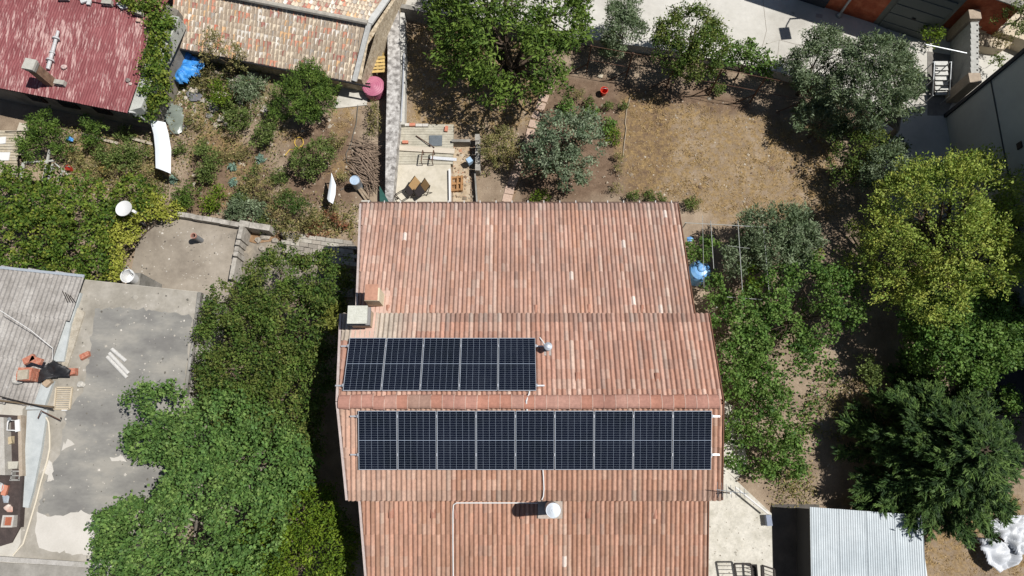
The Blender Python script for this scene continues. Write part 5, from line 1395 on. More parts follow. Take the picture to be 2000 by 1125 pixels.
# unseen annex, added past the right edge to keep the yard in shade
t2 = P(1990, 700, 0)
sb = thing('unseen_shade_annex', 'unseen grey annex added past the right edge to shade the yard', 'building', (t2.x + 3, t2.y, 0))
MB().prism([(t2.x + .6, y1 - .01), (t2.x + 7, y1 - .01), (t2.x + 7, y1 - 5.2), (t2.x + .6, y1 - 5.2)], 0, 6.5).build('wall', TBM, sb)
MB().prism([(t2.x + .5, y1 - .02), (t2.x + 7, y1 - .02), (t2.x + 7, y1 - 5.3), (t2.x + .5, y1 - 5.3)], 6.5, 6.65).build('roof', GREYCONC, sb)
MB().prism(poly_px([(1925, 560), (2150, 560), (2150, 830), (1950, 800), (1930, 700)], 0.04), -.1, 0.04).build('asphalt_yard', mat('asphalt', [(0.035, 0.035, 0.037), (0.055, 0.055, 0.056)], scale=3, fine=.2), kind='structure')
# garden steps, wall with pierced top, terrace paving at the top right
SW = thing('stepped_garden_wall', 'pale block wall with pillars beside the garden steps', 'wall', P(1905, 90, S))
for k in range(10):
    v = 38 + k * 11
    p = P(1904, v, S + 1.5)
    MB().box((p.x, p.y, S + .75), (0.34, 0.27, 1.5)).build('block', mat('pierced_block', [C(176, 176, 170), C(200, 200, 194)], scale=6, fine=.2), SW)
    MB().box((p.x + .1, p.y, S + 1.502), (0.06, 0.07, 0.012)).build('hole', DARK, SW)
for v in (28, 152):
    p = P(1904, v, S + 1.7); MB().box((p.x, p.y, S + .86), (0.5, 0.44, 1.72)).build('pillar', mat('pillar_stone', [C(170, 154, 136), C(192, 176, 156)], scale=5), SW)
st_ = thing('garden_steps', 'pale stone garden steps at the top right', 'steps', P(1925, 30, S))
STN = mat('pale_step', [C(206, 190, 164), C(222, 208, 184)], scale=3, fine=.15)
for k in range(7):
    p = P(1932 - k * 2.2, 0 + k * 9.5, S + 1.6 - k * .17)
    z = S + 1.6 - k * .17
    MB().box((p.x, p.y, z / 2), (0.55, 0.26, z)).build('step', STN, st_)
tp_ = MB().prism(poly_px([(1913, 62), (1945, 66), (1988, 76), (1960, 96), (1912, 90)], S + .5), 0, S + .5).build('garden_terrace', STN, kind='structure')
for k in range(9):
    a, b_ = P(1914 + k * 8, 64 + k, S + .51), P(1906 + k * 8, 90 + k * .7, S + .51)
    MB().beam(a, b_, 0.03, 0.012).build('paving_rib', mat('rib', [C(150, 134, 112)]), tp_)
MB().prism(poly_px([(1945, 0), (2050, -20), (2050, 100), (1996, 76), (1950, 62)], S + .8), 0, S + .8).build('planting_bed', STN, kind='structure')
# pipe across the corner and gangway stairs
MB().tube([P(1808, 87, S + 1.9), P(1888, 104, S + 1.9)], .03, 7).build('handrail_pipe', GALV, label='thin metal pipe crossing the dark yard corner', cat='pipe')
ln = thing('outdoor_stairs', 'white outdoor stairs with dark treads and rails beside the street', 'stairs', P(1838, 155, S))
for k in range(7):
    v = 124 + k * 9.6; z = S + .18 + .12 * (6 - k)
    a = P(1826, v, z); b_ = P(1851, v, z)
    MB().beam((a.x, a.y, z), (b_.x, b_.y, z), 0.19, 0.05).build('tread', mat('white_tread', [C(206, 206, 200), C(226, 226, 220)], scale=4), ln)
for u in (1823, 1856):
    MB().tube([P(u + 2, 120, S + 1.6), P(u, 155, S + 1.3), P(u - 2, 186, S + .8)], .028, 6).build('handrail', GALV, ln)
    for (v, z) in ((121, 1.6), (155, 1.3), (186, .8)):
        q = P(u, v, S + z); MB().tube([(q.x, q.y, S), (q.x, q.y, S + z)], .022, 6).build('baluster', GALV, ln)
    MB().beam(P(u, 122, S + .9), P(u, 186, S + .15), .05, .12).build('stringer', DARKIRON, ln)
MB().prism(poly_px([(1812, 100), (1862, 108), (1862, 196), (1848, 225), (1812, 225)], S + .02), S - .1, S + .02).build('yard_shade_paving', mat('shade_toned_paving', [C(120, 116, 110), C(146, 142, 136)], scale=3), kind='structure')  # shadow beside the street put into the colour as a darker slab

# ================================================================== wire fence below the street
fe = thing('wire_fence', 'rusty post and wire vine fence along the foot of the street', 'fence', P(1300, 170, 0))
bases = [(1145, 142), (1221, 156), (1301, 171), (1384, 186), (1464, 201), (1548, 218)]
tops = []
for (u, v) in bases:
    q = P(u, v, 0); MB().beam((q.x, q.y, -.05), (q.x, q.y, 2.15), .05, .05).build('post', RUST, fe)
    MB().beam((q.x, q.y, 0.75), (q.x - .75, q.y - .05, 0.02), .035, .035).build('strut', RUST, fe)
    tops.append(q)
for z in (2.1, 1.05):
    MB().tube([(q.x, q.y, z) for q in tops], .012, 5).build('wire', RUST, fe)
# paver path beside the house
pth = MB().prism(poly_px([(1062, 172), (1076, 174), (1048, 262), (1003, 392), (984, 392), (1030, 262)], 0.012), -.05, 0.02).build('stepping_path', mat('path_bed', [C(150, 126, 102)]), kind='structure')
cl = [(1069, 174), (1062, 192), (1056, 208), (1049, 226), (1042, 243), (1037, 260), (1033, 275), (1026, 291), (1019, 308), (1012, 325), (1006, 341), (1001, 356), (995, 372), (991, 388)]
for k, (u, v) in enumerate(cl):
    a = P(u, v, 0); b_ = P(*cl[min(k + 1, len(cl) - 1)], 0) if k < len(cl) - 1 else a + (a - P(*cl[k - 1], 0))
    d_ = b_ - a
    MB().box((a.x, a.y, .03), (0.40, 0.36, .05), math.atan2(d_.y, d_.x) + math.pi / 2 + rng.normal(0, .05), tuple(np.array(C(204, 178, 160)) * rng.uniform(.9, 1.08))).build('paver', PIECE, pth)
rb = thing('red_bucket', 'bright red bucket standing on the bare garden soil', 'bucket', P(1180, 178, 0))
q = P(1180, 177, .3)
MB().lathe((q.x, q.y, 0), [(0, 0), (.11, 0), (.16, .34), (.175, .35), (.15, .35), (.1, .03), (0, .03)], 20).build('body', mat('red_bucket_plastic', [C(226, 70, 48)], rough=.4, fine=.05), rb)
MB().tube([(q.x + .16 * math.cos(t), q.y + .04, .34 + .09 * math.sin(t)) for t in np.linspace(0, math.pi, 9)], .008, 5).build('handle', GALV, rb)
stone(1172, 150, .1, C(226, 214, 190), 'pale stone lying above the red bucket', lambda a, b__: P(a, b__, 0), 'garden stones')
MB().tube([P(1231, 190, .05), P(1224, 215, .05), P(1221, 240, .05), P(1223, 252, .05), P(1219, 282, .05), P(1217, 305, .05)], .02, 5).build('drip_hose', mat('pale_hose', [C(186, 172, 150)]), label='pale drip hose dividing the vegetable bed from the lawn', cat='hose')

# ================================================================== right of the house
pg = thing('wire_pergola', 'light metal pergola frame beside the right roof edge', 'pergola', P(1420, 520, 0))
PGZ = 2.6
def prod(a, b_, r=.022): MB().tube([P(*a, PGZ), P(*b_, PGZ)], r * .6, 6).build('rod', mat('pale_rod', [C(176, 180, 176)], rough=.5), pg)
prod((1337, 435), (1500, 444), .022)
prod((1372, 421), (1375, 562), .014); prod((1388, 431), (1394, 525), .022); prod((1441, 431), (1452, 597), .022); prod((1489, 420), (1507, 628), .022)
prod((1420, 580), (1488, 585), .018); prod((1421, 480), (1464, 485), .012)
for (u, v) in ((1340, 435), (1499, 444), (1507, 626), (1452, 596), (1400, 600)):
    q = P(u, v, PGZ); MB().tube([(q.x, q.y, 0), (q.x, q.y, PGZ)], .02, 6).build('post', MATS['pale_rod'], pg)
MB().tube([P(1408, 735, 1.5), P(1412, 790, 1.5)], .03, 6).build('rail_tube', MATS['pale_rod'], label='pale tube running along the house side in the vines', cat='tube')
bt = thing('blue_water_tank', 'blue plastic water tank under the pergola beside the roof', 'tank', P(1368, 528, 0))
q = P(1369, 527, 1.0)
BLU = mat('blue_plastic', [C(96, 160, 226), C(150, 200, 246)], scale=4, fine=.1, rough=.3)
MB().lathe((q.x, q.y, 0), [(0, 0), (.42, 0), (.46, .1), (.46, .8), (.40, .95), (.25, 1.03), (0, 1.06)], 26).build('body', BLU, bt)
MB().lathe((q.x + .02, q.y + .05, 1.03), [(0.16, -.02), (.16, .06), (.12, .09), (0, .10)], 16).build('lid', BLU, bt)
MB().box((q.x - .05, q.y - .3, .92), (.5, .1, .06)).build('label_plate', mat('navy', [C(40, 70, 110)]), bt)
crumpled('blue_plastic_bag', 'small light blue plastic bag against the roof edge', 'bag', [(1340, 464), (1349, 462), (1355, 468), (1352, 474), (1341, 473)], 0.9, BLU, .2, 8, 1)
# metal shed, lower right
shz = 1.65
shd = thing('metal_shed', 'white corrugated metal roofed shed partly shaded by the conifer', 'shed', P(1690, 1080, 0))
c0, c1 = P(1582, 990, shz), P(1799, 1006, shz)
c2 = P(1585, 1260, shz - .15)
c3 = P(1803, 1260, shz - .15)
exs, eds = (c1 - c0), (c2 - c0); Ws, Ls = exs.length, eds.length; exs = exs / Ws; eds = eds / Ls; ens = exs.cross(eds).normalized()
Ms = Matrix(((exs.x, eds.x, ens.x, c0.x), (exs.y, eds.y, ens.y, c0.y), (exs.z, eds.z, ens.z, c0.z), (0, 0, 0, 1)))
MB().prism([tuple((c0 + Vector((.1, -.1, 0)))[:2]), tuple((c1 + Vector((-.05, -.1, 0)))[:2]), (c1.x - .05, c2.y), (c2.x + .1, c2.y)], 0, shz - .15).build('wall', mat('shed_wall', [C(62, 64, 68)]), shd)
rfm = mat('white_steel', [C(190, 200, 205), C(208, 216, 220)], scale=.8, fine=.1, fscale=4, rough=.5, metal=.1, big=[(1.0, (3, .3, 1), .88, 1.06)], spots=[(C(164, 140, 120), 8, .72, .03)])
rs = MB().prism([tuple((c0 + Vector((.03, -.03, 0)))[:2]), tuple((c1 + Vector((-.03, -.03, 0)))[:2]), (c1.x - .03, c2.y), (c2.x + .03, c2.y)], shz - .14, shz - .08).build('roof', rfm, shd)
w_ = Ws / 4
V, F = corr_sheet(w_ + .05, Ls, 0.083, 0.017, seg=4)
me = mesh_of('sheet', V, F, None, False); me.materials.append(rfm)
for k in range(4):
    o = bpy.data.objects.new('sheet', me); COLL.objects.link(o); o.parent = rs; OFF[o.name] = OFF[shd.name]
    o.matrix_basis = Matrix.Translation(-Vector(OFF[shd.name])) @ Ms @ Matrix.Translation((k * w_, 0, .004 * (k % 2)))
# pole and grilles on the pavement
MB().tube([P(1437, 952, .4), P(1500, 1003, .4)], .035, 7).build('white_pole', WHITE, label='white pole lying from the house corner to the shed', cat='pole')
MB().box(P(1500, 1016, .2), (.2, .4, .3), .05).build('meter_box', mat('blue_grey_box', [C(150, 160, 180)]), label='blue grey box at the edge of the shed shadow', cat='box')
def grille(lab, a, b_, c_, n):
    a, b_, c_ = [Vector(x) for x in (a, b_, c_)]
    t = thing('iron_gate', lab, 'gate', a, 'iron gates at the bottom edge')
    for (p, q_) in ((a, b_), (a, a + (c_ - a)), (b_, b_ + (c_ - a))): MB().beam(p, q_, .06, .06).build('frame', DARKIRON, t)
    for k in range(1, n): MB().beam(a + (c_ - a) * (k / n), b_ + (c_ - a) * (k / n), .022, .022).build('bar', DARKIRON, t)
    return t
grille('black iron gate leaf at the bottom edge, left one', P(1434, 1101, .9), P(1466, 1101, .9), P(1446, 1172, .9), 9)
grille('black iron gate leaf at the bottom edge, right one beside the shadow', P(1488, 1104, .9), P(1512, 1112, .9), P(1494, 1172, .9), 9)
MB().prism(poly_px([(1466, 1102), (1478, 1102), (1486, 1180), (1470, 1180)], .05), 0, .075).build('drain_slot', DARK, label='dark open drain slot between the two gates', cat='drain')
MB().prism(poly_px([(1485, 1104), (1492, 1106), (1496, 1180), (1488, 1180)], .05), 0, .074).build('drain_slot', DARK, label='narrow dark drain slot beside the right gate', cat='drain')
# white tarpaulins, bottom right corner
TW_ = mat('white_tarp', [C(206, 210, 216), C(232, 235, 238)], scale=4, fine=.1, rough=.4)
crumpled('white_tarpaulin', 'crumpled white tarpaulin in the lower right corner, upper piece', 'tarpaulin', [(1926, 1018), (1950, 1006), (2010, 1004), (2040, 1060), (1980, 1090), (1960, 1060), (1935, 1040)], .3, TW_, .42, 22, 1)
crumpled('white_tarpaulin', 'crumpled white tarpaulin in the lower right corner, lower piece', 'tarpaulin', [(1900, 1048), (1928, 1045), (1975, 1065), (2000, 1075), (1985, 1100), (1950, 1120), (1925, 1100)], .35, TW_, .38, 22, 2)
# ================================================================== vegetation
def rand_dir(n):
    v = rng.normal(size=(n, 3)); return v / np.linalg.norm(v, axis=1, keepdims=True)
def norm(v): return v / (np.linalg.norm(v, axis=1, keepdims=True) + 1e-9)

STY = {   # leaf length, width, cluster radius, leaves per cluster, coverage, spray (0 ball .. 1 long shoots), palette, up
 'broad':  dict(L=.095, W=.05, cr=.21, nl=40, cov=1.55, spray=.7, up=.5, gap=-.7, cols=[C(96, 124, 54), C(78, 106, 46), C(118, 144, 66), C(60, 86, 38), C(112, 124, 60), C(132, 138, 72)]),
 'fig':    dict(L=.105, W=.07, cr=.21, nl=36, cov=1.5, spray=.6, up=.5, gap=-.58, cols=[C(116, 150, 76), C(94, 130, 62), C(142, 170, 94), C(76, 108, 52), C(104, 140, 78)]),
 'lime':   dict(L=.10, W=.045, cr=.22, nl=42, cov=1.6, spray=.8, up=.5, gap=-.8, cols=[C(118, 144, 42), C(98, 126, 36), C(138, 158, 52), C(80, 108, 32)]),
 'walnut': dict(L=.20, W=.06, cr=.31, nl=38, cov=1.75, spray=1.1, up=.05, gap=-.45, cols=[C(112, 138, 58), C(88, 116, 46), C(132, 156, 70), C(66, 92, 40)]),
 'yellow': dict(L=.10, W=.045, cr=.22, nl=46, cov=1.75, spray=1.7, up=.4, gap=-.52, cols=[C(168, 188, 88), C(146, 172, 76), C(190, 204, 104), C(114, 142, 62), C(180, 182, 86)]),
 'olive':  dict(L=.12, W=.038, cr=.22, nl=60, cov=2.5, spray=1.3, up=.6, gap=-.65, cols=[C(132, 150, 112), C(114, 134, 98), C(158, 172, 140), C(96, 116, 82)]),
 'conifer':dict(L=.16, W=.03, cr=.2, nl=40, cov=2.0, spray=1.7, up=.05, gap=-.6, cols=[C(86, 114, 58), C(70, 98, 48), C(108, 136, 70), C(54, 80, 42)]),
 'grey':   dict(L=.11, W=.05, cr=.20, nl=38, cov=1.35, spray=.8, up=.4, gap=-.5, cols=[C(142, 158, 126), C(118, 138, 106), C(168, 180, 152), C(92, 114, 84)]),
 'vine':   dict(L=.095, W=.075, cr=.2, nl=34, cov=1.3, spray=.5, up=.7, gap=-.5, cols=[C(106, 142, 64), C(84, 120, 52), C(132, 164, 84), C(64, 98, 44), C(120, 146, 74)]),
 'ivy':    dict(L=.095, W=.08, cr=.2, nl=32, cov=1.4, spray=.4, up=.7, gap=-.7, cols=[C(102, 132, 50), C(84, 112, 42), C(128, 150, 60), C(62, 90, 36), C(150, 158, 66)]),
 'yivy':   dict(L=.10, W=.07, cr=.2, nl=32, cov=1.5, spray=.4, up=.8, gap=-.85, cols=[C(180, 184, 80), C(164, 172, 70), C(196, 196, 94), C(146, 156, 62)]),
 'shrub':  dict(L=.085, W=.045, cr=.16, nl=34, cov=1.5, spray=1.0, up=.5, gap=-.5, cols=[C(118, 136, 72), C(98, 118, 58), C(140, 156, 90), C(80, 98, 48)]),
 'dull':   dict(L=.08, W=.036, cr=.15, nl=28, cov=1.2, spray=1.1, up=.5, gap=-.35, cols=[C(136, 136, 84), C(164, 154, 100), C(110, 118, 68), C(184, 168, 116)]),
 'pine':   dict(L=.11, W=.036, cr=.18, nl=44, cov=1.7, spray=1.5, up=.5, gap=-.6, cols=[C(106, 134, 58), C(86, 114, 48), C(130, 156, 70), C(68, 94, 42)]),
 'agave':  dict(L=.20, W=.04, cr=.07, nl=12, cov=.8, spray=.2, up=.3, gap=-2, cols=[C(138, 168, 150), C(116, 148, 132), C(164, 190, 172)]),
 'rust':   dict(L=.09, W=.04, cr=.15, nl=26, cov=1.1, spray=1.0, up=.5, gap=-.4, cols=[C(146, 96, 70), C(170, 122, 90), C(126, 80, 60)]),
}

def crown_arrays(blobs, style, seed=0, scale=1.0, cov=1.0):
    st = STY[style]
    out_p, out_ax, out_n, out_c = [], [], [], []
    B = np.array(blobs, float)
    pal = np.array(st['cols'])
    for bi, b_ in enumerate(B):
        c, r = b_[:3], b_[3:6]
        rm = r.mean(); cr = st['cr'] * scale
        n = int(st['cov'] * cov * 2.4 * (r[0] * r[1] + r[0] * r[2] + r[1] * r[2]) / 3 / (cr * cr) * 1.1) + 3
        d = rand_dir(n)
        low = d[:, 2] < -0.3
        d[low & (rng.random(n) < .75), 2] *= -1
        rad = 1 + .20 * lump(d * 2.2 + bi * 3.1 + seed, seed) + rng.normal(0, .06, n)
        rad = rad + np.clip(.16 * lump((c + d * r) * 2.6, seed + 3) * min(1.0, .75 / rm), -.2, .2)
        inner = rng.random(n) < .16
        rad = np.where(inner, rad * rng.uniform(.45, .85, n), rad)
        p = c + d * r * rad[:, None]
        keep = lump(p * 1.5 + seed * 1.7, seed + 1) > st['gap']
        for bj, o in enumerate(B):
            if bj == bi: continue
            q = ((p - o[:3]) / (o[3:6] * .72))
            keep &= ~((q ** 2).sum(1) < 1)
        keep &= p[:, 2] > .06
        if r[0] < .35: keep = p[:, 2] > .06
        if not keep.any(): keep[:] = True
        p, d = p[keep], d[keep]
        m = len(p)
        if m == 0: continue
        ax = norm(d * np.array([1, 1, .6]) + np.array([0, 0, st['up']]) + rng.normal(0, .35, (m, 3)))
        cc = pal[rng.integers(0, len(pal), m)] * rng.uniform(.8, 1.2, (m, 1))
        k = st['nl']
        t = rng.uniform(-.5, 1.0, (m, k))
        sp = rng.normal(0, 1, (m, k, 3)) * (cr * (.55 - .22 * np.clip(t, 0, 1) * min(st['spray'], 1.2)))[..., None]
        pos = p[:, None] + ax[:, None] * (t * cr * st['spray'])[..., None] + sp
        la = norm((ax[:, None] * (0.5 + .5 * st['spray']) + rng.normal(0, .65, (m, k, 3))).reshape(-1, 3))
        nn = norm((d[:, None] * .5 + np.array([0, 0, .6]) + rng.normal(0, .62, (m, k, 3))).reshape(-1, 3))
        lc = (cc[:, None] * .6 + pal[rng.integers(0, len(pal), (m, k))] * .4) * rng.uniform(.82, 1.2, (m, k, 1))
        out_p.append(pos.reshape(-1, 3)); out_ax.append(la); out_n.append(nn); out_c.append(lc.reshape(-1, 3))
    return np.vstack(out_p), np.vstack(out_ax), np.vstack(out_n), np.vstack(out_c)

def leaf_quads(p, ax, nn, L, W):
    n = len(p)
    side = norm(np.cross(ax, nn))
    q_ = rng.uniform(.5, 1.5, n); l = (L * q_)[:, None]; w = (W * q_ * rng.uniform(.75, 1.25, n))[:, None]
    bend = nn * l * .12
    V = np.stack([p - ax * l * .5, p - ax * l * .02 + side * w * .5 + bend, p + ax * l * .5 - bend, p - ax * l * .02 - side * w * .5 + bend], 1).reshape(-1, 3)
    return V, np.arange(n * 4).reshape(n, 4)

N_LEAF = 0
def plant(name, lab, cat, blobs, style, base=None, trunk=.1, seed=None, scale=1.0, cov=1.0, group=None, stem_name='trunk', leaf_name='crown', mix=None, bark=None, limbs=True):
    """blobs: crown lobes as (u, v, height, radius_px[, flatten]) in the survey photo"""
    global N_LEAF, rng
    rng = np.random.default_rng(zlib.crc32(lab.encode()) % 100000)
    seed = seed if seed is not None else int(rng.integers(0, 50))
    bl = []
    for q in blobs:
        u, v, z, rp = q[:4]; fl = q[4] if len(q) > 4 else .8
        if group == 'shrubs in the upper left garden': rp = rp * .86
        c = P(u, v, z); r = rp / PX(z, v)
        bl.append((c.x, c.y, z, r, r, r * fl))
    bc = np.array(bl)
    if base is None:
        w = bc[:, 3] ** 2
        bx, by = (bc[:, 0] * w).sum() / w.sum(), (bc[:, 1] * w).sum() / w.sum()
        gz = 0.0
    else: bx, by, gz = base
    t = thing(name, lab, cat, (bx, by, gz), group)
    p, ax, nn, cc = crown_arrays(bl, style, seed, scale, cov)
    k = p[:, 2] > gz + .03
    p, ax, nn, cc = p[k], ax[k], nn[k], cc[k]
    st = STY[style]
    V, F = leaf_quads(p, ax, nn, st['L'] * scale, st['W'] * scale)
    if mix is not None:                       # patches of another leaf colour within the crown
        col2, amt = mix
        sel = lump(p * .8 + seed, seed + 2) > amt
        cc = np.where(sel[:, None], np.array(col2) * rng.uniform(.8, 1.2, (len(cc), 1)), cc)
    N_LEAF += len(F)
    mk(leaf_name, V, F, LEAF, t, col=cc)
    if limbs:
        m = MB()
        top = bc[:, 2].max()
        fork = Vector((bx, by, gz + (max(top - gz, .3)) * .35))
        m.tube([(bx, by, gz - .05), (bx + .03, by, gz + (fork.z - gz) * .5), fork], [trunk * 1.2, trunk, trunk * .85], 8)
        m.build(stem_name, bark or BARK, t)
        for b_ in bl:
            e = Vector((b_[0], b_[1], b_[2] + b_[5] * .3)); mid = fork.lerp(e, .5) + Vector((rng.normal(0, .08), rng.normal(0, .08), .12))
            mm = MB(); mm.tube([fork, mid, e], [trunk * .62, trunk * .42, trunk * .14], 6)
            for q in range(4):
                dd = Vector(rand_dir(1)[0]) ; dd.z = abs(dd.z) * .6
                s0 = mid.lerp(e, rng.uniform(.1, .9)); mm.tube([s0, s0 + dd * b_[3] * .8], [trunk * .22, trunk * .07], 5)
            mm.build('limb', bark or BARK, t)
    return t

# ---- trees left of the house
plant('broadleaf_tree', 'large dark green broadleaf tree along the left side of the house', 'tree',
      [(622, 555, 3.3, 62), (545, 570, 3.2, 72), (470, 610, 3.0, 62), (590, 640, 3.9, 80), (500, 690, 3.7, 95), (590, 730, 3.8, 62), (450, 740, 3.2, 60), (545, 800, 3.7, 78), (480, 830, 3.3, 70), (655, 580, 3.0, 40), (435, 660, 2.8, 45), (590, 850, 3.4, 42)],
      'broad', trunk=.2, cov=1.5, mix=(C(130, 136, 62), 1.2))
plant('fig_tree', 'broad leaved light green fig tree overhanging the flat roof', 'tree',
      [(330, 815, 3.8, 72), (410, 850, 4.2, 92), (290, 860, 3.4, 40), (490, 880, 4.3, 85), (420, 950, 4.4, 95), (560, 900, 3.8, 50), (300, 1050, 4.0, 92), (390, 1045, 4.4, 95), (240, 1085, 3.6, 55), (480, 1000, 4.3, 90), (330, 1125, 3.8, 90), (220, 1030, 3.4, 32), (500, 940, 4.4, 70), (440, 1120, 4.0, 80)],
      'fig', base=(P(420, 960, 0).x, P(420, 960, 0).y, 0), trunk=.2, cov=1.25, mix=(C(168, 184, 104), 1.2), bark=BRANCH)
plant('lime_green_tree', 'bright yellow green tree at the bottom beside the lower roof', 'tree',
      [(585, 1000, 3.2, 75), (600, 1080, 3.3, 80), (530, 1090, 3.2, 80), (640, 1060, 3.0, 42), (580, 1150, 3.2, 90), (505, 1130, 3.0, 60), (560, 960, 3.0, 45)], 'lime', trunk=.16, cov=1.5)
# ---- big tree at the top
plant('walnut_tree', 'big leafy tree with drooping foliage at the top of the picture', 'tree',
      [(985, 10, 3.4, 95), (910, 50, 2.9, 62), (1060, 45, 3.2, 78), (985, 95, 3.3, 80), (1060, 115, 2.9, 64), (900, 115, 2.3, 50), (960, 160, 2.4, 38), (1090, 20, 3.0, 55), (930, -30, 3.4, 80), (1080, 168, 2.0, 28), (1120, 60, 2.4, 32), (1015, 160, 2.5, 40), (868, 20, 2.4, 34)], 'walnut',
      base=(P(1000, 170, 0).x, P(1000, 170, 0).y, 0), trunk=.22)
plant('olive_shrub', 'slim grey green olive shrub standing beside the street edge', 'shrub', [(1215, 38, 2.0, 28, 1.3), (1217, 66, 1.8, 34, 1.2), (1208, 88, 1.2, 26, 1.0)], 'olive', trunk=.06)
plant('round_green_tree', 'round dense green tree on the fence line by the street', 'tree', [(1345, 70, 2.6, 52), (1372, 100, 2.4, 42), (1320, 95, 2.3, 40), (1360, 45, 2.6, 32), (1385, 75, 2.2, 34), (1350, 122, 1.9, 38), (1298, 68, 2.2, 22)], 'broad', trunk=.12, cov=1.5, mix=(C(150, 170, 60), 1.0))
plant('grape_vine', 'leafy grape vine climbing the fence beside the round tree', 'vine', [(1430, 98, 1.8, 18), (1455, 100, 1.9, 18), (1480, 112, 1.8, 18), (1505, 122, 1.8, 18), (1442, 118, 1.4, 18), (1470, 130, 1.4, 16), (1408, 122, 1.5, 20), (1495, 140, 1.3, 14)], 'vine', trunk=.04, cov=.7, stem_name='stem', leaf_name='foliage')
plant('olive_tree', 'smaller olive tree overhanging the street, left of the large one', 'tree', [(1612, 95, 2.7, 36), (1585, 125, 2.4, 38), (1625, 125, 2.5, 36), (1560, 145, 2.0, 28), (1600, 158, 1.9, 36)], 'olive', trunk=.08)
plant('olive_tree', 'large spreading olive tree with bare trunk beside the street', 'tree', [(1715, 118, 3.2, 42), (1748, 150, 3.1, 42), (1680, 125, 3.0, 34), (1705, 180, 3.0, 52), (1752, 195, 2.8, 38), (1660, 190, 2.5, 38), (1730, 98, 3.1, 24), (1625, 180, 2.0, 30), (1690, 220, 2.2, 34)], 'olive', base=(P(1727, 275, 0.0).x, P(1727, 275, 0).y, 0), trunk=.13, bark=BRANCH)
plant('olive_bush', 'low olive bush below the large olive at the lawn corner', 'bush', [(1600, 245, 1.4, 36), (1580, 228, 1.2, 24), (1630, 250, 1.2, 24)], 'olive', trunk=.05)
plant('dark_shrub', 'dark glossy shrub at the right end of the dry lawn', 'shrub', [(1665, 305, 1.5, 40), (1690, 285, 1.5, 34), (1650, 330, 1.2, 28), (1740, 290, 1.4, 24)], 'broad', trunk=.05, cov=.75)
plant('grey_olive_bush', 'pale grey olive bush between the lawn and the yellow tree', 'bush', [(1730, 330, 2.0, 32), (1745, 310, 2.0, 24), (1710, 345, 1.6, 24)], 'olive', trunk=.05)
# ---- tree in the middle garden
plant('grey_leaf_tree', 'small tree with silvery grey green leaves in the middle garden', 'tree', [(1100, 275, 2.0, 52), (1135, 285, 1.9, 40), (1070, 295, 1.8, 40), (1110, 320, 1.7, 40), (1085, 245, 1.8, 28), (1140, 250, 1.7, 30), (1050, 318, 1.3, 26), (1130, 335, 1.3, 20)], 'grey', trunk=.09)
plant('young_shrub', 'loose light green shrub left of the stepping path', 'shrub', [(985, 275, 1.0, 22), (960, 290, .9, 22), (1000, 300, .8, 18), (975, 310, .7, 18)], 'dull', trunk=.03, stem_name='stem', leaf_name='foliage')
# ---- right side
plant('yellow_green_tree', 'tall yellow green tree in front of the tall grey building', 'tree',
      [(1830, 400, 4.0, 82), (1890, 380, 4.2, 70), (1780, 400, 3.7, 64), (1920, 450, 4.0, 68), (1840, 480, 4.0, 88), (1740, 450, 3.3, 54), (1760, 510, 3.4, 60), (1900, 520, 3.9, 74), (1700, 480, 2.8, 40), (1830, 560, 3.5, 66), (1905, 335, 4.0, 38), (1790, 355, 3.5, 42), (1955, 480, 3.6, 38), (1735, 560, 2.9, 44), (1672, 500, 2.4, 26), (1955, 430, 3.6, 32), (1860, 330, 3.8, 24), (1655, 545, 2.2, 18), (1975, 500, 3.4, 22)], 'yellow',
      base=(P(1830, 520, 0).x - 1.2, P(1830, 520, 0).y - 1.0, 0), trunk=.2, mix=(C(116, 140, 64), .9))
plant('broad_green_tree', 'rounded green tree below the yellow green one at the right', 'tree',
      [(1880, 600, 2.8, 64), (1830, 640, 2.6, 60), (1930, 650, 2.7, 54), (1870, 690, 2.5, 56), (1805, 680, 1.9, 38), (1935, 700, 2.4, 42), (1960, 610, 2.6, 34), (1785, 630, 1.7, 28), (1905, 732, 2.0, 26)], 'vine', base=(P(1870, 680, 0).x - 1, P(1870, 680, 0).y - .6, 0), trunk=.15, cov=1.9, mix=(C(160, 176, 70), 1.2))
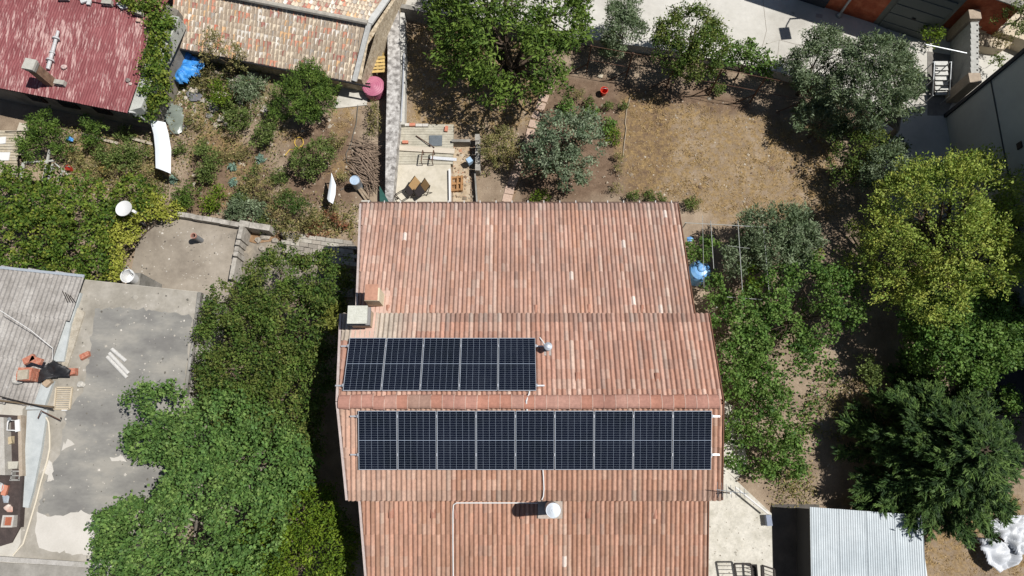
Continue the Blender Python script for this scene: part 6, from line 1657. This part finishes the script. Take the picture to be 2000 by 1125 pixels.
def conifer(lab, u, v, ztop, R, base_xy):
    """whorled branches with flat sprays of needles, each spray built of needle-sized faces"""
    bx, by = base_xy
    t = thing('conifer_tree', lab, 'tree', (bx, by, 0))
    m = MB(); m.tube([(bx, by, -.05), (bx, by, ztop * .5), (bx, by, ztop - .1)], [.24, .16, .03], 8); m.build('trunk', BARK, t)
    st = STY['conifer']; pal = np.array(st['cols'])
    P_, A_, N_, C_ = [], [], [], []
    z = .7; br = MB()
    while z < ztop - .15:
        f = (ztop - z) / (ztop - .7)
        nb = int(7 + 8 * f); ph = rng.uniform(0, 6.28)
        for k in range(nb):
            a = ph + 6.283 * k / nb + rng.normal(0, .16)
            ln = R * (f ** .8) * rng.uniform(.72, 1.14) + .2
            dirv = np.array([math.cos(a), math.sin(a), .12]); p0 = np.array([bx, by, z])
            tip = p0 + dirv * ln + np.array([0, 0, -.10 * ln])
            br.tube([p0, (p0 + tip) / 2 + [0, 0, .05], tip], [.035, .02, .008], 4)
            ns = max(3, int(ln / .19))
            for s_ in range(ns):
                q = .25 + .75 * (s_ + rng.random()) / ns
                pc = p0 + (tip - p0) * q + [0, 0, .05 * math.sin(3.14 * q)]
                wdt = (.16 + .30 * (1 - abs(q - .55))) * min(1, ln / 1.2)
                for sd__ in (-1, 1, 0):
                    sa = a + sd__ * rng.uniform(.5, .95)
                    ax = np.array([math.cos(sa), math.sin(sa), rng.normal(.10, .12)])
                    n = 34
                    tt = rng.uniform(0, 1, n)
                    pos = pc + ax * (tt * wdt * 1.15)[:, None] + rng.normal(0, .035, (n, 3))
                    la = norm(ax + rng.normal(0, .45, (n, 3)))
                    P_.append(pos); A_.append(la); N_.append(norm(np.array([0, 0, .9]) + rng.normal(0, .45, (n, 3))))
                    c = pal[rng.integers(0, 4)] * rng.uniform(.62, .95)
                    C_.append((c * (0.85 + .4 * q)) * rng.uniform(.8, 1.2, (n, 1)))
        z += .30 + .12 * rng.random()
    br.build('branches', BARK, t)
    V, F = leaf_quads(np.vstack(P_), np.vstack(A_), np.vstack(N_), .17, .034)
    mk('crown', V, F, LEAF, t, col=np.vstack(C_))
rng = np.random.default_rng(31)
qc = P(1822, 884, 1.6)
conifer('large dark conifer spreading over the metal shed', 1838, 872, 4.9, 3.35, (qc.x, qc.y))
plant('leafy_shrub', 'pale leafed shrub at the right edge beside the conifer', 'shrub', [(1985, 800, 2.0, 24), (1970, 780, 1.8, 18), (2000, 815, 1.8, 24)], 'vine', trunk=.05)
plant('grey_olive_tree', 'hazy grey olive tree under the pergola frame', 'tree', [(1540, 450, 2.2, 44), (1475, 445, 2.1, 32), (1565, 480, 2.0, 34), (1500, 485, 2.0, 44), (1530, 520, 1.9, 40), (1450, 500, 1.6, 34)], 'olive', trunk=.09)
plant('vine_thicket', 'dense green vine thicket right of the pergola', 'vine', [(1570, 560, 2.4, 54), (1530, 590, 2.4, 48), (1620, 580, 2.3, 48), (1590, 630, 2.2, 46), (1650, 600, 2.0, 34), (1530, 645, 2.1, 44), (1550, 695, 1.8, 36), (1500, 700, 1.9, 34)], 'vine', trunk=.08, cov=1.45, mix=(C(176, 190, 84), 1.1), stem_name='stem', leaf_name='foliage')
plant('climbing_vine', 'green vine crowding the right edge of the main roof', 'vine', [(1425, 590, 2.3, 34), (1455, 620, 2.4, 34), (1420, 650, 2.4, 40), (1460, 680, 2.3, 40), (1425, 710, 2.2, 34), (1485, 740, 1.8, 36), (1432, 770, 1.7, 26), (1505, 785, 1.6, 34), (1450, 815, 1.5, 24), (1515, 840, 1.5, 36), (1470, 868, 1.4, 26), (1535, 880, 1.2, 26), (1435, 905, 1.2, 16), (1550, 912, 1.0, 20), (1400, 600, 2.3, 20), (1500, 915, 1.0, 18), (1412, 840, 1.0, 12)], 'vine', trunk=.05, cov=1.15, mix=(C(186, 190, 90), 1.1), stem_name='stem', leaf_name='foliage')
plant('climbing_vine', 'small vine under the pergola above the blue water tank', 'vine', [(1362, 485, 1.4, 20), (1382, 492, 1.5, 18), (1352, 503, 1.4, 12), (1396, 552, 1.2, 18), (1400, 572, 1.5, 20)], 'vine', trunk=.04, cov=.8, stem_name='stem', leaf_name='foliage')
plant('bright_shoot', 'bright green upright shoot in front of the vine thicket', 'shrub', [(1582, 500, 2.0, 12, 1.4), (1470, 560, 2.0, 14, 1.4), (1464, 520, 1.8, 9, 1.4)], 'lime', trunk=.03, stem_name='stem', leaf_name='foliage')
plant('round_shrub', 'small rounded green shrub on the bare earth at right', 'shrub', [(1695, 720, .9, 20), (1705, 732, .8, 16)], 'shrub', trunk=.03, stem_name='stem', leaf_name='foliage')
plant('potted_greenery', 'yellow green plant in the dark yard corner', 'plant', [(1815, 62, 1.2, 12, 1.3), (1822, 74, 1.0, 10)], 'lime', base=(P(1815, 66, S).x, P(1815, 66, S).y, S), trunk=.03, stem_name='stem', leaf_name='foliage')
plant('terrace_bush', 'green bush on the planting bed in the top right corner', 'bush', [(1985, 30, 2.6, 22), (1965, 45, 2.3, 20), (1990, 55, 2.3, 16), (2005, 10, 2.6, 24)], 'shrub', base=(P(1980, 45, 1.3).x, P(1980, 45, 1.3).y, 1.3), trunk=.04, stem_name='stem', leaf_name='foliage')
plant('terrace_bush', 'small tufted bush on the terrace paving at top right', 'bush', [(1958, 78, 1.4, 13)], 'dull', base=(P(1958, 80, 1).x, P(1958, 80, 1).y, 1.0), trunk=.02, stem_name='stem', leaf_name='foliage')
plant('pot_plant', 'little plant at the foot of the tall building corner', 'plant', [(1950, 118, 1.2, 9)], 'shrub', base=(P(1950, 118, S).x, P(1950, 118, S).y, S), trunk=.02, stem_name='stem', leaf_name='foliage')
# ---- ivy on the left
plant('ivy_mass', 'thick dark green ivy bank above the grey corrugated roof', 'ivy', [(30, 400, 1.6, 60, .6), (90, 390, 1.7, 56, .6), (150, 400, 1.7, 60, .6), (30, 470, 1.8, 60, .6), (95, 460, 1.9, 60, .6), (160, 470, 1.9, 60, .6), (196, 430, 1.6, 34, .6), (60, 520, 1.6, 45, .6), (130, 520, 1.6, 45, .6), (190, 510, 1.6, 36, .6), (256, 378, 1.5, 36, .6), (285, 392, 1.2, 30, .6), (-30, 450, 1.7, 60, .6), (5, 360, 1.3, 34, .6), (20, 515, 1.6, 40, .6)], 'ivy', trunk=.07, mix=(C(160, 172, 70), 1.15), stem_name='stem', leaf_name='foliage')
plant('yellow_ivy', 'yellow green creeper along the terrace edge below the dish', 'ivy', [(305, 400, 1.2, 26, .5), (330, 410, 1.0, 18, .5), (280, 412, 1.3, 26, .5), (258, 446, 1.3, 24, .5), (235, 450, 1.5, 26, .5), (228, 480, 1.5, 22, .5), (226, 510, 1.5, 18, .5), (228, 532, 1.5, 14, .5), (345, 408, .8, 12, .5)], 'yivy', trunk=.03, stem_name='stem', leaf_name='foliage')
plant('gable_ivy', 'dark ivy climbing the side wall of the red roofed shed', 'ivy', [(290, 195, 1.7, 26, .9), (292, 165, 2.1, 28, .9), (297, 140, 2.3, 25, .9), (305, 110, 2.3, 20, .9), (316, 125, 2.0, 16, .9), (312, 80, 2.4, 18, .9), (318, 95, 2.1, 14), (310, 45, 2.5, 19, .8), (325, 45, 2.4, 16, .8), (303, 15, 2.6, 17, .8), (272, 8, 2.7, 15, .7), (250, 2, 2.7, 13, .7), (292, 215, 1.3, 20, .9), (336, 52, 2.3, 11), (312, 160, 1.7, 18), (308, 185, 1.4, 18)], 'ivy', base=(P(305, 190, 0).x, P(305, 190, 0).y, 0), trunk=.05, cov=1.3, stem_name='stem', leaf_name='foliage')
# ---- upper left garden
G = 'shrubs in the upper left garden'
plant('big_garden_bush', 'largest bushy green shrub in front of the old tiled house', 'bush', [(600, 175, 1.5, 42), (570, 195, 1.4, 38), (625, 200, 1.3, 36), (590, 222, 1.2, 36), (610, 150, 1.5, 26), (548, 215, 1.0, 24), (640, 178, 1.2, 22)], 'pine', trunk=.06, group=G, scale=.9, cov=1.1)
plant('garden_bush', 'round olive green bush above the hanging white cloth', 'bush', [(615, 300, 1.1, 34), (595, 315, .9, 28), (635, 310, .9, 24), (600, 335, .7, 20), (630, 280, .9, 20)], 'shrub', trunk=.05, group=G)
plant('deck_bush', 'dark feathery bush beside the wooden deck', 'bush', [(85, 262, 1.3, 34), (60, 285, 1.1, 26), (105, 285, 1.1, 28), (85, 240, 1.2, 24), (120, 290, .9, 16)], 'pine', trunk=.05, group=G)
plant('garden_bush', 'dark bush in the shadow right of the blue sack', 'bush', [(178, 250, 1.0, 20), (182, 270, .8, 16)], 'pine', trunk=.03, group=G)
plant('garden_bush', 'broad scrubby bush just above the block platform', 'bush', [(565, 405, .9, 30), (590, 420, .9, 30), (545, 425, .7, 24), (610, 435, .6, 22), (575, 440, .6, 26)], 'dull', trunk=.04, group=G, mix=(C(84, 110, 52), .2))
plant('garden_bush', 'green bush beside the raised white sheet, dark and compact', 'bush', [(364, 380, .7, 18), (362, 395, .6, 16)], 'pine', trunk=.03, group=G)
plant('garden_bush', 'loose green bush right of the raised white sheet', 'bush', [(405, 310, .8, 20), (415, 330, .7, 18), (400, 340, .6, 14), (395, 290, .6, 14)], 'shrub', trunk=.03, group=G)
plant('garden_bush', 'scrubby bush left of the big garden bush', 'bush', [(520, 260, .7, 20), (510, 275, .6, 18), (530, 240, .6, 14)], 'shrub', trunk=.03, group=G)
plant('garden_bush', 'dull green bush in the middle of the bare soil', 'bush', [(500, 345, .7, 22), (520, 370, .7, 20), (490, 370, .6, 16), (535, 390, .6, 18)], 'dull', trunk=.03, group=G, mix=(C(96, 126, 60), .2))
plant('garden_bush', 'bright yellow green sapling below the blue tarpaulin', 'bush', [(430, 175, .9, 14, 1.1), (436, 192, .7, 12), (426, 200, .6, 9)], 'lime', trunk=.02, group=G)
plant('garden_bush', 'green bush near the old house corner, above the pebbly path', 'bush', [(465, 240, .8, 20), (480, 225, .6, 16), (455, 228, .6, 12)], 'shrub', trunk=.03, group=G)
plant('garden_bush', 'thin straggly sapling against the old tiled roof', 'sapling', [(430, 85, 2.2, 26, .9), (450, 110, 2.0, 20, .9), (410, 75, 2.2, 16), (405, 110, 1.8, 12)], 'dull', trunk=.03, cov=.6, group=G)
plant('garden_bush', 'scrub hanging in the shade below the old tiled roof', 'bush', [(478, 115, 1.2, 14), (460, 130, 1.0, 16), (410, 145, .7, 16)], 'dull', trunk=.02, cov=.7, group=G)
plant('garden_bush', 'grey green weed bush at the right of the grey rubble', 'bush', [(470, 175, .7, 20), (490, 185, .6, 16), (500, 165, .6, 14)], 'olive', trunk=.02, cov=.7, group=G)
plant('garden_bush', 'green weeds under the pink water tank', 'bush', [(730, 210, .4, 12), (735, 235, .4, 14), (728, 255, .4, 12)], 'dull', trunk=.02, group=G)
plant('garden_bush', 'green bush between the hutch and the ivy bank', 'bush', [(215, 315, .6, 20), (235, 300, .6, 20), (250, 320, .6, 18), (200, 300, .5, 14), (255, 295, .7, 16), (270, 300, .6, 16)], 'shrub', trunk=.03, group=G, mix=(C(170, 150, 90), .9))
plant('garden_bush', 'straggly weeds below the wooden hutch', 'bush', [(190, 335, .5, 18), (170, 320, .4, 14), (225, 345, .5, 20), (280, 330, .5, 16), (290, 350, .4, 14)], 'dull', trunk=.02, group=G, cov=.8)
plant('garden_bush', 'green bush at the foot of the low terrace parapet', 'bush', [(475, 405, .5, 20), (500, 415, .5, 18), (460, 415, .4, 14)], 'olive', trunk=.02, group=G, cov=.8)
plant('garden_bush', 'yellow green weed left of the terrace parapet', 'bush', [(412, 395, .5, 14), (420, 380, .4, 12), (405, 405, .4, 10)], 'lime', trunk=.02, group=G, cov=.8)
plant('rusty_bush', 'reddish brown dried bush beside the block platform', 'bush', [(640, 440, .35, 22), (615, 450, .3, 18), (665, 435, .3, 16)], 'rust', trunk=.02, group=G, cov=.8)
plant('garden_bush', 'dull weeds right of the hanging white cloth', 'bush', [(670, 350, .35, 12), (640, 430, .4, 14), (650, 415, .4, 12)], 'dull', trunk=.02, group=G, cov=.8)
for k, (u, v, r, sty_, lab) in enumerate(((395, 160, 16, 'dull', 'ragged weed right of the blue tarpaulin'), (445, 205, 13, 'shrub', 'small weed beside the yellow green sapling'), (380, 235, 15, 'dull', 'dry ragged weed beside the plastic sheet'), (350, 290, 9, 'shrub', 'tiny weed right of the raised white sheet'),
        (435, 300, 16, 'dull', 'ragged weed above the middle agave plants'), (470, 300, 13, 'dull', 'thin weed left of the coiled hose'), (545, 345, 16, 'shrub', 'low weed below the coiled hose'), (560, 375, 15, 'dull', 'ragged weed left of the hanging white cloth'), (470, 385, 14, 'shrub', 'low weed above the terrace parapet'),
        (520, 440, 15, 'shrub', 'weed growing at the parapet end'), (660, 275, 15, 'dull', 'straw coloured weed right of the round olive bush'), (310, 300, 12, 'dull', 'weed left of the raised white sheet'), (150, 300, 14, 'dull', 'dry weed right of the deck bush'), (245, 260, 13, 'shrub', 'weed in front of the red roofed shed'))):
    plant('ragged_weed', lab, 'weed', [(u, v, .35, r, .8), (u + r * .7, v + r * .4, .25, r * .6, .8), (u - r * .6, v + r * .3, .25, r * .5, .8)], sty_, trunk=.015, group=G, cov=.7, scale=.9, stem_name='stem', leaf_name='leaves')
for k, (u, v, r, lab) in enumerate(((510, 311, 11, 'blue green agave plant on the bare soil left of the coiled hose'), (454, 326, 10, 'blue green agave plant, left of the pair in the middle of the garden'), (457, 355, 9, 'pale agave plant below its neighbour in the middle of the garden'), (338, 350, 10, 'blue green agave plant in the shade of the raised white sheet'))):
    plant('agave', lab, 'agave', [(u, v, .12, r * .6, .8)], 'agave', trunk=.03, group='agave plants in the garden', cov=1.6, stem_name='stem', leaf_name='leaves')
# ---- vegetable bed and along the house
VG = 'small plants in the vegetable bed'
for k, (u, v, r, s_, lab) in enumerate(((1108, 213, 14, 'vine', 'bright leafy plant at the top of the grey leaved tree'), (1187, 248, 13, 'vine', 'leafy plant at the right of the grey leaved tree'), (1152, 222, 12, 'vine', 'leafy plant in the vegetable bed above the grey leaved tree'),
                                   (1151, 197, 7, 'shrub', 'tiny plant in the vegetable bed, leftmost of a row of three'), (1187, 207, 7, 'shrub', 'tiny plant in the vegetable bed, middle of a row of three'), (1220, 208, 7, 'shrub', 'tiny plant in the vegetable bed, rightmost of a row of three'),
                                   (1195, 268, 11, 'lime', 'yellowing plant below the leafy one in the bed'), (1053, 388, 14, 'lime', 'round yellow green plant close to the north eave'), (1236, 384, 9, 'shrub', 'small weed at the eave, leftmost of three'), (1268, 384, 9, 'shrub', 'small weed at the eave, middle of three'), (1292, 390, 8, 'shrub', 'small weed at the eave, rightmost of three'),
                                   (1348, 398, 10, 'shrub', 'small weed at the top right roof corner'), (1364, 400, 9, 'dull', 'dull weed on the lawn near the top right roof corner'), (1402, 173, 11, 'shrub', 'green weed below the round tree on the fence line'), (1127, 185, 10, 'dull', 'wispy weed in the bed right of the path'), (1210, 305, 8, 'dull', 'dry weed on the border between bed and lawn, upper'), (1207, 330, 7, 'dull', 'dry weed on the border between bed and lawn, middle'), (1203, 370, 8, 'dull', 'dry weed on the border between bed and lawn, lower'))):
    plant('garden_plant', lab, 'plant', [(u, v, .28, r, .9)], s_, trunk=.015, group=VG, cov=1.2, scale=.8, stem_name='stem', leaf_name='leaves')
# ---- scattered weeds that nobody could count
def weed_field(poly, n, style, name, lab, h=.18):
    p0 = scatter_poly(poly_px(poly, 0), n)
    pts3 = []
    for q in p0:
        k = rng.integers(6, 16); s = rng.uniform(.06, .2)
        a = rng.normal(0, s, (k, 3)); a[:, 2] = np.abs(a[:, 2]) * .8 + .03
        pts3.append(np.hstack([q, 0]) + a)
    p = np.vstack(pts3); m = len(p)
    pal = np.array(STY[style]['cols'])
    V, F = leaf_quads(p, norm(rng.normal(0, 1, (m, 3)) + [0, 0, .5]), norm(rng.normal(0, .6, (m, 3)) + [0, 0, 1]), STY[style]['L'] * 1.1, STY[style]['W'] * 1.1)
    mk(name, V, F, LEAF, col=pal[rng.integers(0, len(pal), m)] * rng.uniform(.8, 1.2, (m, 1)), kind='stuff', label=lab, cat='weeds', loc=(0, 0, 0))
weed_field([(335, 130), (520, 140), (560, 250), (540, 420), (350, 400), (330, 260)], 620, 'dull', 'garden_weeds', 'scattered dull green weeds over the upper left garden')
weed_field([(340, 110), (500, 130), (520, 220), (430, 260), (340, 200)], 260, 'shrub', 'rank_weeds', 'rank green weeds around the blue tarpaulin')
weed_field([(130, 250), (320, 270), (330, 390), (140, 380)], 520, 'dull', 'dry_weeds', 'dry weeds between the hutch and the white sheet')
weed_field([(560, 380), (700, 400), (695, 465), (540, 450)], 260, 'dull', 'eave_weeds', 'weeds between the white cloth and the block platform')
weed_field([(1390, 560), (1560, 620), (1640, 720), (1560, 940), (1420, 930)], 520, 'vine', 'thicket_undergrowth', 'green undergrowth beneath the vines')
weed_field([(940, 250), (1010, 260), (990, 330), (945, 340)], 120, 'dull', 'path_weeds', 'weeds left of the stepping path')
weed_field([(1500, 930), (1590, 900), (1590, 985), (1510, 985)], 120, 'dull', 'shed_weeds', 'weeds at the corner of the shed')
weed_field([(1590, 730), (1700, 740), (1640, 860), (1540, 860)], 160, 'dull', 'bank_weeds', 'sparse weeds on the bare bank')

# ---- litter: pebbles, clods and dead leaves, uncountable
def pebbles(poly, n, r, cols, name, lab, z=0.0):
    p0 = scatter_poly(poly_px(poly, z), n); m = len(p0)
    ang = rng.uniform(0, 6.28, m); s = r * rng.lognormal(0, .5, m)
    base = np.array([[1, 0, 0], [.2, .9, 0], [-.9, .3, 0], [-.3, -.8, 0], [.1, 0, .7]])
    fc = np.array([[0, 1, 4], [1, 2, 4], [2, 3, 4], [3, 0, 4]])
    ca, sa = np.cos(ang), np.sin(ang)
    V = np.zeros((m, 5, 3))
    V[:, :, 0] = (base[:, 0][None] * ca[:, None] - base[:, 1][None] * sa[:, None]) * s[:, None] + p0[:, :1]
    V[:, :, 1] = (base[:, 0][None] * sa[:, None] + base[:, 1][None] * ca[:, None]) * s[:, None] + p0[:, 1:]
    V[:, :, 2] = base[:, 2][None] * s[:, None] + z
    F = (fc[None] + (np.arange(m) * 5)[:, None, None]).reshape(-1, 3)
    cc = np.array(cols)[rng.integers(0, len(cols), m)] * rng.uniform(.75, 1.15, (m, 1))
    mk(name, V.reshape(-1, 3), F, PIECE, col=np.repeat(cc, 4, 0), kind='stuff', label=lab, cat='litter', loc=(0, 0, 0))
STC = [C(176, 164, 146), C(150, 134, 114), C(200, 188, 170), C(128, 106, 86)]
pebbles([(330, 100), (700, 170), (700, 460), (350, 410), (130, 390), (130, 260), (320, 260)], 2600, .035, STC, 'garden_litter', 'small stones and clods over the upper left garden')
pebbles([(335, 140), (480, 130), (520, 220), (440, 260), (340, 230)], 500, .07, STC + [C(214, 206, 192)], 'rubble_litter', 'loose rubble around the blue tarpaulin')
pebbles([(780, 30), (1080, 120), (1240, 160), (1640, 240), (1640, 430), (960, 395), (900, 260), (790, 240)], 2600, .03, STC, 'lawn_litter', 'clods and stones scattered over the dry lawn')
pebbles([(1590, 640), (1800, 740), (1800, 850), (1500, 960), (1400, 920)], 900, .035, STC, 'bank_litter', 'stones and dead leaves on the bank at the right')
pebbles([(170, 560), (385, 580), (350, 770), (300, 950), (80, 1000), (100, 800)], 420, .022, [C(214, 208, 198), C(190, 184, 172), C(120, 116, 108)], 'roof_litter', 'grit and mortar crumbs on the flat roof', FZ + .005)
pebbles([(290, 440), (455, 450), (445, 560), (270, 560)], 200, .02, [C(206, 200, 190), C(110, 104, 96)], 'terrace_litter', 'grit on the concrete terrace', TZ)
pebbles([(1385, 900), (1505, 1010), (1505, 1125), (1385, 1125)], 160, .016, [C(176, 168, 152), C(150, 142, 128)], 'pavement_litter', 'grit on the pavement beside the house', .06)
pebbles([(885, 282), (930, 282), (930, 396), (885, 396)], 260, .03, STC + [C(190, 140, 112)], 'pit_litter', 'rubble and dead leaves in the pit', .03)
for k, (u, v, r) in enumerate(((418, 215, .2), (432, 235, .16), (410, 228, .14), (452, 250, .14), (468, 158, .22), (498, 150, .2), (380, 178, .2), (398, 198, .13), (360, 250, .12), (442, 222, .12))):
    stone(u, v, r, [C(206, 196, 182), C(176, 168, 156), C(150, 146, 140)][k % 3], 'pale rubble stone in the upper left garden, %s of ten from the left' % ['fifth', 'sixth', 'fourth', 'eighth', 'ninth', 'rightmost', 'second', 'third', 'leftmost', 'seventh'][k], lambda a, b__: P(a, b__, 0), 'rubble in the upper left garden')
for k, (a, b_) in enumerate((((450, 172), (520, 160)), ((405, 205), (440, 190)), ((250, 268), (300, 282)), ((160, 262), (230, 280)))):
    MB().beam(P(*a, .12), P(*b_, .16), .12, .04).build('loose_board', mat('loose_board_m', [C(176, 164, 146), C(200, 190, 172)], scale=5, fine=.3), label=['weathered board lying left of the big garden bush', 'weathered board beside the yellow green sapling', 'weathered board under the raised white sheet end', 'weathered board in front of the red roofed shed'][k], cat='board', group='loose boards in the garden')
crumpled('grey_slab_sheet', 'dark grey sheet lying below the blue tarpaulin', 'sheet', [(362, 182), (378, 174), (398, 186), (392, 198), (372, 200)], .06, mat('dark_sheet', [C(112, 112, 116), C(136, 136, 140)], scale=4), .06, 9, 3)
